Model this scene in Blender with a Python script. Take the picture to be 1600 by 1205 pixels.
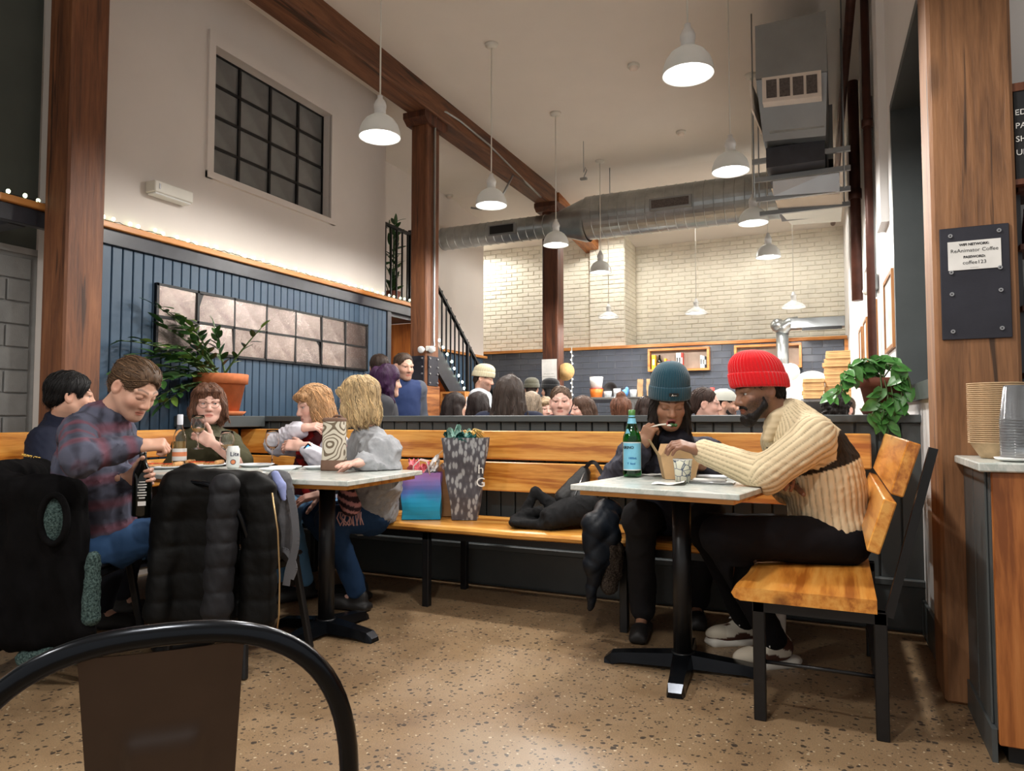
import bpy, bmesh, math, random
import numpy as np
from mathutils import Vector, Matrix, Euler
for o in list(bpy.data.objects): bpy.data.objects.remove(o)
random.seed(7); RNG = np.random.default_rng(7)
S = bpy.context.scene; C = S.collection
# ------------------------------------------------ camera
YAW, PITCH = math.radians(24.9), math.radians(2.7)
cd = bpy.data.cameras.new('camera'); cam = bpy.data.objects.new('camera', cd); C.objects.link(cam)
cd.sensor_width = 36; cd.lens = 1100*36/1600; cd.clip_start = .02; cd.clip_end = 100
cam.location = (0, 0, 1.05); cam.rotation_euler = (math.pi/2+PITCH, 0, YAW); S.camera = cam
# ------------------------------------------------ world, exposure
w = bpy.data.worlds.new('world'); S.world = w; w.use_nodes = True
w.node_tree.nodes['Background'].inputs[0].default_value = (.95, .93, .9, 1)
w.node_tree.nodes['Background'].inputs[1].default_value = .5
S.view_settings.view_transform = 'Standard'; S.view_settings.look = 'None'
S.view_settings.gamma = 1; S.view_settings.use_curve_mapping = False
S.view_settings.exposure = 0.22
PEND_W = 128.0     # watts of one dome pendant
KITCH_W = 85.0    # watts of one shallow kitchen pendant

# ------------------------------------------------ materials
MAT = {}
def newmat(name):
    m = bpy.data.materials.new(name); m.use_nodes = True
    MAT[name] = m
    nt = m.node_tree
    return m, nt, nt.nodes['Principled BSDF']
def rgb(r, g, b):           # sRGB 0-255 -> linear
    f = lambda c: ((c/255+.055)/1.055)**2.4 if c > 10 else c/255/12.92
    return (f(r), f(g), f(b), 1)
def N(nt, t, **kw):
    n = nt.nodes.new(t)
    for k, v in kw.items(): setattr(n, k, v)
    return n
def coords(nt, scale=(1, 1, 1), rot=(0, 0, 0), kind='Object', loc=(0, 0, 0)):
    tc = N(nt, 'ShaderNodeTexCoord'); mp = N(nt, 'ShaderNodeMapping')
    mp.inputs['Scale'].default_value = scale; mp.inputs['Rotation'].default_value = rot; mp.inputs['Location'].default_value = loc
    nt.links.new(tc.outputs[kind], mp.inputs[0]); return mp.outputs[0]
def ramp(nt, fac, stops):
    r = N(nt, 'ShaderNodeValToRGB'); e = r.color_ramp.elements
    while len(e) < len(stops): e.new(.5)
    for i, (p, c) in enumerate(stops): e[i].position = p; e[i].color = c
    nt.links.new(fac, r.inputs[0]); return r.outputs[0]
def noise(nt, vec, scale, detail=4, rough=.55, dist=0):
    n = N(nt, 'ShaderNodeTexNoise'); n.inputs['Scale'].default_value = scale; n.inputs['Detail'].default_value = detail
    n.inputs['Roughness'].default_value = rough; n.inputs['Distortion'].default_value = dist
    nt.links.new(vec, n.inputs['Vector']); return n.outputs['Fac']
def bump(nt, b, h, strength=.3, dist=.01):
    n = N(nt, 'ShaderNodeBump'); n.inputs['Strength'].default_value = strength; n.inputs['Distance'].default_value = dist
    nt.links.new(h, n.inputs['Height']); nt.links.new(n.outputs[0], b.inputs['Normal'])
def mix(nt, a, b, fac, mode='MIX'):
    n = N(nt, 'ShaderNodeMix', data_type='RGBA', blend_type=mode)
    for v, i in ((fac, 0), (a, 6), (b, 7)):
        if hasattr(v, 'is_linked') or hasattr(v, 'links'): nt.links.new(v, n.inputs[i])
        elif i == 0: n.inputs[0].default_value = v
        else: n.inputs[i].default_value = v
    return n.outputs[2]
def mth(nt, op, a, b=0.0, c=None):
    n = N(nt, 'ShaderNodeMath', operation=op)
    for i, v in enumerate((a, b) + ((c,) if c is not None else ())):
        if isinstance(v, (int, float)): n.inputs[i].default_value = v
        else: nt.links.new(v, n.inputs[i])
    return n.outputs[0]
def plain(name, col, rough=.5, metal=0, var=.06, nscale=8, bmp=0, bscale=60, emit=None, spec=.5, alpha=None, trans=0, coat=0, sheen=0):
    m, nt, b = newmat(name)
    v = coords(nt)
    f = noise(nt, v, nscale, 5)
    lo = tuple(c*(1-var*2) for c in col[:3])+(1,); hi = tuple(min(1, c*(1+var*2)) for c in col[:3])+(1,)
    nt.links.new(ramp(nt, f, [(.3, lo), (.7, hi)]), b.inputs['Base Color'])
    b.inputs['Roughness'].default_value = rough; b.inputs['Metallic'].default_value = metal
    b.inputs['Specular IOR Level'].default_value = spec
    if trans: b.inputs['Transmission Weight'].default_value = trans
    if coat: b.inputs['Coat Weight'].default_value = coat; b.inputs['Coat Roughness'].default_value = .08
    if sheen: b.inputs['Sheen Weight'].default_value = sheen; b.inputs['Sheen Roughness'].default_value = .5
    if bmp: bump(nt, b, noise(nt, v, bscale, 4), bmp, .004)
    if emit: b.inputs['Emission Color'].default_value = emit[0]; b.inputs['Emission Strength'].default_value = emit[1]
    return m
def wood(name, dark, mid, light, axis='x', grain=1.0, rough=.45, bmp=.25, crack=0, knots=.0, coat=0, con=.10):
    m, nt, b = newmat(name)
    sc = {'x': (.55, 7, 7), 'y': (7, .55, 7), 'z': (7, 7, .55)}[axis]
    v = coords(nt, tuple(s*grain for s in sc))
    f = noise(nt, v, 1.6, 6, .6, .9)
    v2 = coords(nt, tuple(s*grain*5 for s in sc)); f2 = noise(nt, v2, 2.2, 4, .6, .2)
    ff = mth(nt, 'ADD', mth(nt, 'MULTIPLY', f, .72), mth(nt, 'MULTIPLY', f2, .28))
    col = ramp(nt, ff, [(.5-con, dark), (.5, mid), (.5+con, light)])
    if knots:
        kv = coords(nt, {'x': (1.1, 3.2, 3.2), 'y': (3.2, 1.1, 3.2), 'z': (3.2, 3.2, 1.1)}[axis])
        vo = N(nt, 'ShaderNodeTexVoronoi'); vo.inputs['Scale'].default_value = 1.15; nt.links.new(kv, vo.inputs['Vector'])
        kf = ramp(nt, vo.outputs['Distance'], [(.0, (1, 1, 1, 1)), (.075, (.7, .7, .7, 1)), (.14, (0, 0, 0, 1))])
        col = mix(nt, col, tuple(c*.35 for c in dark[:3])+(1,), mth(nt, 'MULTIPLY', kf, knots))
    if crack:
        cv = coords(nt, {'x': (.5, 9, 9), 'y': (9, .5, 9), 'z': (9, 9, .5)}[axis]); cf = noise(nt, cv, 2.1, 3, .5, .35)
        cm = ramp(nt, cf, [(.33, (1, 1, 1, 1)), (.37, (0, 0, 0, 1))])
        col = mix(nt, col, tuple(c*.2 for c in dark[:3])+(1,), mth(nt, 'MULTIPLY', cm, crack))
    nt.links.new(col, b.inputs['Base Color']); b.inputs['Roughness'].default_value = rough
    if coat: b.inputs['Coat Weight'].default_value = coat; b.inputs['Coat Roughness'].default_value = .15
    bump(nt, b, ff, bmp, .012)
    return m
def vcol(name, rough=.55, spec=.4, bmp=0, bscale=200, sss=0):   # base colour stored per vertex
    m, nt, b = newmat(name)
    a = N(nt, 'ShaderNodeAttribute', attribute_name='Col'); nt.links.new(a.outputs['Color'], b.inputs['Base Color'])
    b.inputs['Roughness'].default_value = rough; b.inputs['Specular IOR Level'].default_value = spec
    if sss: b.inputs['Subsurface Weight'].default_value = sss; b.inputs['Subsurface Radius'].default_value = (.012, .005, .003); b.inputs['Subsurface Scale'].default_value = .6
    if bmp: bump(nt, b, noise(nt, coords(nt), bscale, 3), bmp, .002)
    return m
def cloth(name, col, rough=.85, weave=500, bmp=.25, fold=.5, var=.12, sheen=.2):
    m, nt, b = newmat(name); v = coords(nt)
    f = noise(nt, v, 14, 5, .6)
    lo = tuple(c*(1-var) for c in col[:3])+(1,); hi = tuple(min(1, c*(1+var)) for c in col[:3])+(1,)
    nt.links.new(ramp(nt, f, [(.3, lo), (.7, hi)]), b.inputs['Base Color']); b.inputs['Roughness'].default_value = rough
    b.inputs['Sheen Weight'].default_value = sheen; b.inputs['Sheen Roughness'].default_value = .5; b.inputs['Specular IOR Level'].default_value = .25
    h = mth(nt, 'ADD', mth(nt, 'MULTIPLY', noise(nt, v, weave, 2), .12), mth(nt, 'MULTIPLY', noise(nt, v, 16, 3, .5, .8), fold))
    bump(nt, b, h, bmp, .02)
    return m
def glass(name, col=(1, 1, 1, 1), rough=.02, ior=1.45):
    m, nt, b = newmat(name)
    b.inputs['Base Color'].default_value = col; b.inputs['Roughness'].default_value = rough
    b.inputs['Transmission Weight'].default_value = 1; b.inputs['IOR'].default_value = ior
    return m

# ------------------------------------------------ mesh builder
class MB:
    def __init__(s): s.v = []; s.f = []; s.m = []; s.sm = []
    def add(s, vs, fs, mi=0, smooth=False):
        o = len(s.v); s.v += [tuple(map(float, p)) for p in vs]
        for f in fs: s.f.append(tuple(i+o for i in f)); s.m.append(mi); s.sm.append(smooth)
        return s
    def box(s, x0, x1, y0, y1, z0, z1, mi=0, bev=0, M=None):
        if bev:
            b = min(bev, (x1-x0)*.49, (y1-y0)*.49, (z1-z0)*.49); vs = []; fs = []
            cx, cy, cz = (x0+x1)/2, (y0+y1)/2, (z0+z1)/2; h = ((x1-x0)/2, (y1-y0)/2, (z1-z0)/2)
            idx = {}
            for sx in (-1, 1):
                for sy in (-1, 1):
                    for sz in (-1, 1):
                        for ax in range(3):
                            p = [sx*(h[0]-b), sy*(h[1]-b), sz*(h[2]-b)]; p[ax] = (sx, sy, sz)[ax]*h[ax]
                            idx[(sx, sy, sz, ax)] = len(vs); vs.append((cx+p[0], cy+p[1], cz+p[2]))
            for ax in range(3):
                a, c = [(1, 2), (2, 0), (0, 1)][ax]
                for sg in (-1, 1):
                    q = []
                    for (u, w_) in ((-1, -1), (1, -1), (1, 1), (-1, 1)):
                        k = [0, 0, 0]; k[ax] = sg; k[a] = u; k[c] = w_; q.append(idx[(*k, ax)])
                    fs.append(q if sg > 0 else q[::-1])
            for ax in range(3):     # edges along ax
                a, c = [(1, 2), (2, 0), (0, 1)][ax]
                for u in (-1, 1):
                    for w_ in (-1, 1):
                        k0 = [0, 0, 0]; k0[ax] = -1; k0[a] = u; k0[c] = w_; k1 = list(k0); k1[ax] = 1
                        q = [idx[(*k0, a)], idx[(*k1, a)], idx[(*k1, c)], idx[(*k0, c)]]
                        fs.append(q if u*w_ < 0 else q[::-1])
            for sx in (-1, 1):
                for sy in (-1, 1):
                    for sz in (-1, 1):
                        q = [idx[(sx, sy, sz, i)] for i in range(3)]; fs.append(q if sx*sy*sz > 0 else q[::-1])
        else:
            vs = [(x, y, z) for z in (z0, z1) for y in (y0, y1) for x in (x0, x1)]
            fs = [(0, 2, 3, 1), (4, 5, 7, 6), (0, 1, 5, 4), (2, 6, 7, 3), (0, 4, 6, 2), (1, 3, 7, 5)]
        if M is not None: vs = [tuple(M @ Vector(p)) for p in vs]
        return s.add(vs, fs, mi)
    def obox(s, a, b, w, h, up=(0, 0, 1), mi=0, bev=0):   # bar from a to b, width w (sideways) height h (along up)
        a = Vector(a); b = Vector(b); d = (b-a); L = d.length; d.normalize(); u = Vector(up); side = d.cross(u)
        if side.length < 1e-5: side = d.cross(Vector((0, 1, 0)))
        side.normalize(); u = side.cross(d)
        M = Matrix((( *[d.x, side.x, u.x], a.x), (d.y, side.y, u.y, a.y), (d.z, side.z, u.z, a.z), (0, 0, 0, 1)))
        return s.box(0, L, -w/2, w/2, -h/2, h/2, mi, bev, M)
    def tube(s, path, r, n=10, mi=0, cap=True, closed=False, smooth=True):
        P = [Vector(p) for p in path]; k = len(P); rs = r if hasattr(r, '__len__') else [r]*k
        vs = []; fs = []; prev = None
        for i in range(k):
            if closed: t = P[(i+1) % k]-P[i-1]
            else: t = P[min(i+1, k-1)]-P[max(i-1, 0)]
            t.normalize()
            if prev is None:
                a = Vector((0, 0, 1)) if abs(t.z) < .9 else Vector((1, 0, 0)); nrm = t.cross(a).normalized()
            else:
                nrm = prev-t*prev.dot(t)
                if nrm.length < 1e-6: nrm = t.orthogonal()
                nrm.normalize()
            prev = nrm; bn = t.cross(nrm)
            for j in range(n):
                an = 2*math.pi*j/n; vs.append(P[i]+(nrm*math.cos(an)+bn*math.sin(an))*rs[i])
        m_ = k if closed else k-1
        for i in range(m_):
            for j in range(n):
                a, b = i*n+j, i*n+(j+1) % n; c, d = ((i+1) % k)*n+(j+1) % n, ((i+1) % k)*n+j
                fs.append((a, b, c, d))
        s.add(vs, fs, mi, smooth)
        if cap and not closed:
            o = len(s.v)-len(vs)
            s.f.append(tuple(o+j for j in range(n))[::-1]); s.m.append(mi); s.sm.append(False)
            s.f.append(tuple(o+(k-1)*n+j for j in range(n))); s.m.append(mi); s.sm.append(False)
        return s
    def lathe(s, prof, n=32, c=(0, 0, 0), mi=0, smooth=True, rib=None, M=None):   # prof: (r, z)
        vs = []; fs = []; k = len(prof)
        for (r, z) in prof:
            for j in range(n):
                a = 2*math.pi*j/n; rr = r*(rib(a, z) if rib else 1); vs.append(Vector((rr*math.cos(a), rr*math.sin(a), z)))
        for i in range(k-1):
            for j in range(n): fs.append((i*n+j, i*n+(j+1) % n, (i+1)*n+(j+1) % n, (i+1)*n+j))
        if prof[0][0] > 1e-6 and False: pass
        if M is not None: vs = [M @ p for p in vs]
        vs = [p+Vector(c) for p in vs]
        return s.add(vs, fs, mi, smooth)
    def disc(s, c, r, n=24, nz=1, mi=0):
        vs = [(c[0]+r*math.cos(2*math.pi*j/n), c[1]+r*math.sin(2*math.pi*j/n), c[2]) for j in range(n)]
        return s.add(vs, [tuple(range(n)) if nz > 0 else tuple(range(n))[::-1]], mi)
    def prism(s, poly, d0, d1, axis='z', mi=0, smooth=False):    # polygon in the two other axes, extruded along axis
        def P(u, v, d): return {'z': (u, v, d), 'x': (d, u, v), 'y': (u, d, v)}[axis]
        n = len(poly); vs = [P(u, v, d0) for u, v in poly]+[P(u, v, d1) for u, v in poly]
        fs = [tuple(range(n))[::-1], tuple(range(n, 2*n))]
        s.add(vs, fs, mi, False)
        o = len(s.v)-2*n
        for i in range(n):
            s.f.append((o+i, o+(i+1) % n, o+n+(i+1) % n, o+n+i)); s.m.append(mi); s.sm.append(smooth)
        return s
    def hexa(s, p8, mi=0):      # 8 points: bottom ring 4, top ring 4
        return s.add(p8, [(3, 2, 1, 0), (4, 5, 6, 7), (0, 1, 5, 4), (1, 2, 6, 5), (2, 3, 7, 6), (3, 0, 4, 7)], mi)
    def grid(s, fn, nu, nv, mi=0, smooth=True, closeu=False):
        vs = [fn(i/(nu if closeu else nu-1), j/(nv-1)) for j in range(nv) for i in range(nu)]; fs = []
        for j in range(nv-1):
            for i in range(nu if closeu else nu-1): fs.append((j*nu+i, j*nu+(i+1) % nu, (j+1)*nu+(i+1) % nu, (j+1)*nu+i))
        return s.add(vs, fs, mi, smooth)
    def sphere(s, c, r, n=14, mi=0):
        rr = r if hasattr(r, '__len__') else (r, r, r); k = max(6, n//2+1)
        return s.grid(lambda u, v: (c[0]+rr[0]*math.cos(2*math.pi*u)*math.sin(math.pi*v), c[1]+rr[1]*math.sin(2*math.pi*u)*math.sin(math.pi*v), c[2]-rr[2]*math.cos(math.pi*v)), n, k, mi, True, True)
    def rings(s, R, n, mi=0, smooth=True):   # list of rings of n points
        vs = [p for r in R for p in r]; fs = []
        for i in range(len(R)-1):
            for j in range(n): fs.append((i*n+j, i*n+(j+1) % n, (i+1)*n+(j+1) % n, (i+1)*n+j))
        return s.add(vs, fs, mi, smooth)
def wpos(o):
    p = Vector((0, 0, 0)); chain = []
    while o: chain.append(o); o = o.parent
    M = Matrix.Identity(4)
    for q in reversed(chain): M = M @ q.matrix_basis
    return M
def mesh_from(name, mb, mats, inv=None):
    me = bpy.data.meshes.new(name); vs = mb.v
    if inv is not None: vs = [tuple(inv @ Vector(p)) for p in vs]
    me.from_pydata(vs, [], mb.f)
    if not isinstance(mats, (list, tuple)): mats = [mats]
    for m in mats: me.materials.append(MAT[m] if isinstance(m, str) else m)
    me.polygons.foreach_set('material_index', mb.m); me.polygons.foreach_set('use_smooth', mb.sm)
    me.validate(); me.update()
    return me
def part(name, mb, mats, parent=None, label=None, world=True):
    inv = wpos(parent).inverted() if (parent is not None and world) else None
    me = mesh_from(name, mb, mats, inv); o = bpy.data.objects.new(name, me); C.objects.link(o); o.parent = parent
    if label: o['label'] = label
    return o
def tag(o, label=None, cat=None, group=None, kind=None):
    for k, v in (('label', label), ('category', cat), ('group', group), ('kind', kind)):
        if v: o[k] = v
    return o
def thing(name, label, cat, loc=(0, 0, 0), group=None, rz=0):
    o = bpy.data.objects.new(name, None); o.empty_display_size = .1; C.objects.link(o); o.location = loc; o.rotation_euler.z = rz
    return tag(o, label, cat, group)
def solo(name, mb, mats, label, cat, group=None, kind=None):
    a = np.array(mb.v); lo, hi = a.min(0), a.max(0); b = Vector(((lo[0]+hi[0])/2, (lo[1]+hi[1])/2, lo[2]))
    me = mesh_from(name, mb, mats, Matrix.Translation(-b)); o = bpy.data.objects.new(name, me); C.objects.link(o); o.location = b
    return tag(o, label, cat, group, kind)
def struct(name, mb, mats, label=None): 
    o = part(name, mb, mats); tag(o, label, None, None, 'structure'); return o
def copy_tree(o, parent=None, loc=None, label=None):
    c = o.copy(); C.objects.link(c); c.parent = parent
    if loc is not None: c.location = loc
    if label: c['label'] = label
    for ch in list(o.children): copy_tree(ch, c)
    return c

# ------------------------------------------------ implicit surfaces (organic shapes)
def frame(fwd, up=(0, 0, 1)):           # rows: right, forward, up
    f = np.array(fwd, float); f /= np.linalg.norm(f); u = np.array(up, float); r_ = np.cross(f, u); r_ /= np.linalg.norm(r_); u = np.cross(r_, f)
    return np.array([r_, f, u])
I3 = np.eye(3)
def cap(a, b, ra, rb=None, k=.03, op='+'): return dict(t='cap', a=np.array(a, float), b=np.array(b, float), ra=ra, rb=ra if rb is None else rb, k=k, op=op)
def ell(c, r, R=I3, k=.03, op='+'): return dict(t='ell', c=np.array(c, float), r=np.array(r if hasattr(r, '__len__') else (r, r, r), float), R=np.array(R, float), k=k, op=op)
def rbx(c, h, R=I3, rd=.01, k=.02, op='+'): return dict(t='box', c=np.array(c, float), h=np.array(h, float), R=np.array(R, float), rd=rd, k=k, op=op)
def hsp(p, n, k=.004): return dict(t='pl', p=np.array(p, float), n=np.array(n, float)/np.linalg.norm(n), k=k, op='-')   # removes the side n points to
def pdist(q, P):
    if q['t'] == 'cap':
        ab = q['b']-q['a']; L2 = max(ab @ ab, 1e-9); t = np.clip(((P-q['a']) @ ab)/L2, 0, 1)
        return np.linalg.norm(P-q['a']-t[..., None]*ab, axis=-1)-(q['ra']+(q['rb']-q['ra'])*t)
    if q['t'] == 'ell':
        L = (P-q['c']) @ q['R'].T; k0 = np.linalg.norm(L/q['r'], axis=-1); k1 = np.linalg.norm(L/q['r']**2, axis=-1)
        return k0*(k0-1)/np.maximum(k1, 1e-6)
    if q['t'] == 'box':
        L = np.abs((P-q['c']) @ q['R'].T)-q['h']+q['rd']
        return np.linalg.norm(np.maximum(L, 0), axis=-1)+np.minimum(L.max(-1), 0)-q['rd']
    return -((P-q['p']) @ q['n'])
def pbox(q):
    if q['t'] == 'cap':
        r = max(q['ra'], q['rb']); return np.minimum(q['a'], q['b'])-r, np.maximum(q['a'], q['b'])+r
    if q['t'] == 'ell': e = np.sqrt(((q['R'].T*q['r'])**2).sum(1)); return q['c']-e, q['c']+e
    e = np.abs(q['R'].T*q['h']).sum(1); return q['c']-e, q['c']+e
def surfnet(fl, org, res):
    nx, ny, nz = fl.shape; ins = fl < 0
    cnt = np.zeros((nx-1, ny-1, nz-1), np.int8)
    for i in (0, 1):
        for j in (0, 1):
            for k in (0, 1): cnt += ins[i:nx-1+i, j:ny-1+j, k:nz-1+k]
    cells = np.argwhere((cnt > 0) & (cnt < 8)); M = len(cells)
    if M == 0: return np.zeros((0, 3)), np.zeros((0, 4), int)
    idx = -np.ones((nx-1, ny-1, nz-1), np.int64); idx[tuple(cells.T)] = np.arange(M)
    acc = np.zeros((M, 3)); n = np.zeros(M)
    cor = np.array([(i, j, k) for i in (0, 1) for j in (0, 1) for k in (0, 1)])
    val = [fl[tuple((cells+c).T)] for c in cor]
    for a in range(8):
        for b in range(a+1, 8):
            if np.abs(cor[a]-cor[b]).sum() != 1: continue
            va, vb = val[a], val[b]; m = (va < 0) != (vb < 0)
            t = np.where(m, va/np.where(np.abs(va-vb) < 1e-12, 1, va-vb), 0)
            acc += np.where(m[:, None], cor[a]+t[:, None]*(cor[b]-cor[a]), 0); n += m
    V = org+(cells+acc/n[:, None])*res; Fs = []
    for ax in range(3):
        sl0 = [slice(None)]*3; sl1 = [slice(None)]*3; sl0[ax] = slice(0, -1); sl1[ax] = slice(1, None)
        a0 = ins[tuple(sl0)]; a1 = ins[tuple(sl1)]; e = np.argwhere(a0 != a1)
        b, c = [(1, 2), (2, 0), (0, 1)][ax]
        sh = fl.shape; ok = (e[:, b] > 0) & (e[:, c] > 0) & (e[:, b] < sh[b]-1) & (e[:, c] < sh[c]-1); e = e[ok]
        fl0 = a0[tuple(e.T)]; q = []
        for db, dc in ((-1, -1), (0, -1), (0, 0), (-1, 0)):
            p = e.copy(); p[:, b] += db; p[:, c] += dc; q.append(idx[tuple(p.T)])
        q = np.stack(q, 1); q[~fl0] = q[~fl0][:, ::-1]; Fs.append(q)
    return V, np.concatenate(Fs)
def sdf(prims, res, disp=None, pad=.03):
    bs = [pbox(q) for q in prims if q['op'] == '+']
    lo = np.min([b[0] for b in bs], 0)-pad; hi = np.max([b[1] for b in bs], 0)+pad
    n = np.ceil((hi-lo)/res).astype(int)+2
    ax = [lo[i]+np.arange(n[i])*res for i in range(3)]
    fl = np.full(n, .2)
    for q in prims:
        if q['t'] == 'pl': i0 = np.zeros(3, int); i1 = n
        else:
            a, b = pbox(q); mg = q['k']+4*res+.012
            i0 = np.clip(np.floor((a-mg-lo)/res).astype(int), 0, n-1); i1 = np.clip(np.ceil((b+mg-lo)/res).astype(int)+1, 1, n)
        sl = tuple(slice(i0[i], i1[i]) for i in range(3))
        P = np.stack(np.meshgrid(*[ax[i][sl[i]] for i in range(3)], indexing='ij'), -1)
        if P.size == 0: continue
        d = pdist(q, P); f = fl[sl]; k = max(q['k'], 1e-5)
        if q['op'] == '+':
            h = np.maximum(k-np.abs(f-d), 0)/k; fl[sl] = np.minimum(f, d)-h*h*k/4
        else:
            d = -d; h = np.maximum(k-np.abs(f-d), 0)/k; fl[sl] = np.maximum(f, d)+h*h*k/4
    if disp is not None:
        m = np.abs(fl) < .06; ii = np.argwhere(m)
        fl[m] += disp(lo+ii*res)
    for i in range(3):
        s0 = [slice(None)]*3; s0[i] = 0; fl[tuple(s0)] = np.maximum(fl[tuple(s0)], .001); s0[i] = -1; fl[tuple(s0)] = np.maximum(fl[tuple(s0)], .001)
    return surfnet(fl, lo, res)
_W = RNG.normal(size=(40, 3)); _PH = RNG.uniform(0, 6.28, 40)
def fbm(P, s, n=10, stretch=(1, 1, 1), seed=0):      # cheap smooth noise in -1..1
    Q = P*np.array(stretch)*s; r = np.zeros(len(P))
    for i in range(n):
        j = (i+seed*7) % 40; r += np.sin(Q @ _W[j]*(1+.35*(i % 3))+_PH[(j*3+seed) % 40])
    return r/(n*.55)
class Raw:      # numpy mesh -> object, with colour attribute
    def __init__(s): s.V = []; s.F = []; s.Cc = []; s.mi = []; s.n = 0
    def add(s, V, F, col=None, mi=0):
        s.V.append(V); s.F.append(np.asarray(F)+s.n); s.n += len(V); s.mi += [mi]*len(F)
        s.Cc.append(np.tile(np.array((1, 1, 1)), (len(V), 1)) if col is None else (np.tile(np.array(col[:3]), (len(V), 1)) if np.ndim(col) == 1 else col))
        return s
    def addmb(s, mb, col=None, mi=0):
        V = np.array(mb.v); F4 = [f if len(f) == 4 else (f+(f[-1],) if len(f) == 3 else None) for f in mb.f]
        F = []
        for f in mb.f:
            if len(f) == 4: F.append(f)
            elif len(f) == 3: F.append((*f, f[2]))
        return s.add(V, np.array(F), col, mi)
def rawobj(name, raw, mats, parent=None, label=None):
    V = np.concatenate(raw.V); F = np.concatenate(raw.F); col = np.concatenate(raw.Cc)
    if parent is not None:
        M = np.array(wpos(parent).inverted()); V = V @ M[:3, :3].T+M[:3, 3]
    me = bpy.data.meshes.new(name); nf = len(F)
    tri = F[:, 3] == F[:, 2]
    if tri.any(): me.from_pydata(V.tolist(), [], [tuple(f[:3]) if t else tuple(f) for f, t in zip(F.tolist(), tri)])
    else:
        me.vertices.add(len(V)); me.vertices.foreach_set('co', V.astype(np.float32).ravel())
        me.loops.add(nf*4); me.loops.foreach_set('vertex_index', F.astype(np.int32).ravel())
        me.polygons.add(nf); me.polygons.foreach_set('loop_start', np.arange(0, nf*4, 4, dtype=np.int32))
        me.update(calc_edges=True)
    if not isinstance(mats, (list, tuple)): mats = [mats]
    for m in mats: me.materials.append(MAT[m])
    me.polygons.foreach_set('material_index', np.array(raw.mi, np.int32)); me.polygons.foreach_set('use_smooth', np.ones(nf, bool))
    at = me.color_attributes.new('Col', 'FLOAT_COLOR', 'POINT'); at.data.foreach_set('color', np.c_[col, np.ones(len(col))].astype(np.float32).ravel())
    me.validate(); me.update()
    o = bpy.data.objects.new(name, me); C.objects.link(o); o.parent = parent
    if label: o['label'] = label
    return o
def sobj(name, prims, res, mats, parent=None, disp=None, col=None, label=None):
    V, F = sdf(prims, res, disp); c_ = col(V) if callable(col) else col
    if parent is not None and parent.get('category') == 'person' and name in ('top', 'trousers', 'scarf'): V = press(V, .004 if name == 'top' else 0.0)
    raw = Raw().add(V, F, c_)
    return rawobj(name, raw, mats, parent, label)
def ssolo(name, prims, res, mats, label, cat, group=None, disp=None, col=None):
    V, F = sdf(prims, res, disp); b = np.array([(V[:, 0].min()+V[:, 0].max())/2, (V[:, 1].min()+V[:, 1].max())/2, V[:, 2].min()])
    raw = Raw().add(V-b, F, col(V) if callable(col) else col)
    o = rawobj(name, raw, mats); o.location = b; return tag(o, label, cat, group)
# ================================================================ materials of the place
plain('wall_white', rgb(222, 214, 207), .75, var=.015, nscale=2, bmp=.08, bscale=40)
plain('ceil_white', rgb(228, 221, 212), .85, var=.015, nscale=1.5, bmp=.05, bscale=30)
plain('wall_right_white', rgb(228, 226, 224), .5, var=.015, nscale=2)
plain('grey_upper', rgb(92, 98, 92), .6, var=.05, nscale=3)
plain('blue_paint', rgb(52, 76, 98), .45, var=.05, nscale=5, bmp=.05)
plain('charcoal_paint', rgb(74, 79, 80), .42, var=.05, nscale=5, bmp=.05)
plain('dark_trim', rgb(46, 47, 54), .35, var=.12, nscale=12)
plain('black_metal', rgb(22, 22, 24), .38, .2, var=.1, nscale=20)
plain('black_gloss', rgb(30, 33, 38), .22, .75, var=.05, nscale=10)
plain('gunmetal', rgb(74, 60, 52), .36, .35, var=.06, nscale=10)
plain('block_paint', rgb(142, 142, 140), .6, var=.07, nscale=9, bmp=.5, bscale=120)
plain('block_joint', rgb(172, 172, 170), .7, var=.05, nscale=9)
plain('brick_paint', rgb(230, 224, 208), .6, var=.05, nscale=3, bmp=.35, bscale=25)
plain('tile_slate', rgb(84, 88, 97), .14, var=.10, nscale=3, bmp=.1, bscale=6, coat=.3)
plain('grout', rgb(120, 120, 124), .7, var=.05)
plain('screw_steel', rgb(170, 170, 172), .35, .9, var=.05)
plain('plate_steel', rgb(52, 52, 60), .5, .5, var=.1, nscale=6, bmp=.15, bscale=90)
plain('galv', rgb(168, 172, 172), .3, .9, var=.09, nscale=5)
plain('galv_box', rgb(150, 154, 156), .38, .85, var=.07, nscale=2)
plain('insul_foil', rgb(190, 190, 190), .25, .9, var=.06, nscale=4, bmp=.3, bscale=9)
plain('white_enamel', rgb(232, 232, 230), .3, var=.02)
def opal():
    m, nt, b = newmat('opal_enamel'); b.inputs['Base Color'].default_value = rgb(232, 233, 230); b.inputs['Roughness'].default_value = .3
    v = coords(nt); nt.links.new(ramp(nt, noise(nt, v, 6, 3), [(.3, rgb(226, 228, 225)), (.7, rgb(236, 236, 233))]), b.inputs['Base Color'])
    t = N(nt, 'ShaderNodeBsdfTranslucent'); t.inputs[0].default_value = (.95, .95, .92, 1); mx = N(nt, 'ShaderNodeMixShader'); mx.inputs[0].default_value = .12
    nt.links.new(b.outputs[0], mx.inputs[1]); nt.links.new(t.outputs[0], mx.inputs[2]); nt.links.new(mx.outputs[0], nt.nodes['Material Output'].inputs[0])
opal()
plain('white_plastic', rgb(225, 222, 212), .4, var=.02)
plain('grille_white', rgb(232, 220, 208), .5, var=.03)
plain('grille_dark', rgb(90, 82, 78), .6, var=.2, nscale=60)
plain('dark_void', rgb(14, 14, 16), .6, var=.1)
plain('pane_dark', rgb(112, 113, 112), .16, .0, var=.14, nscale=2.5, coat=.2)
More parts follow.
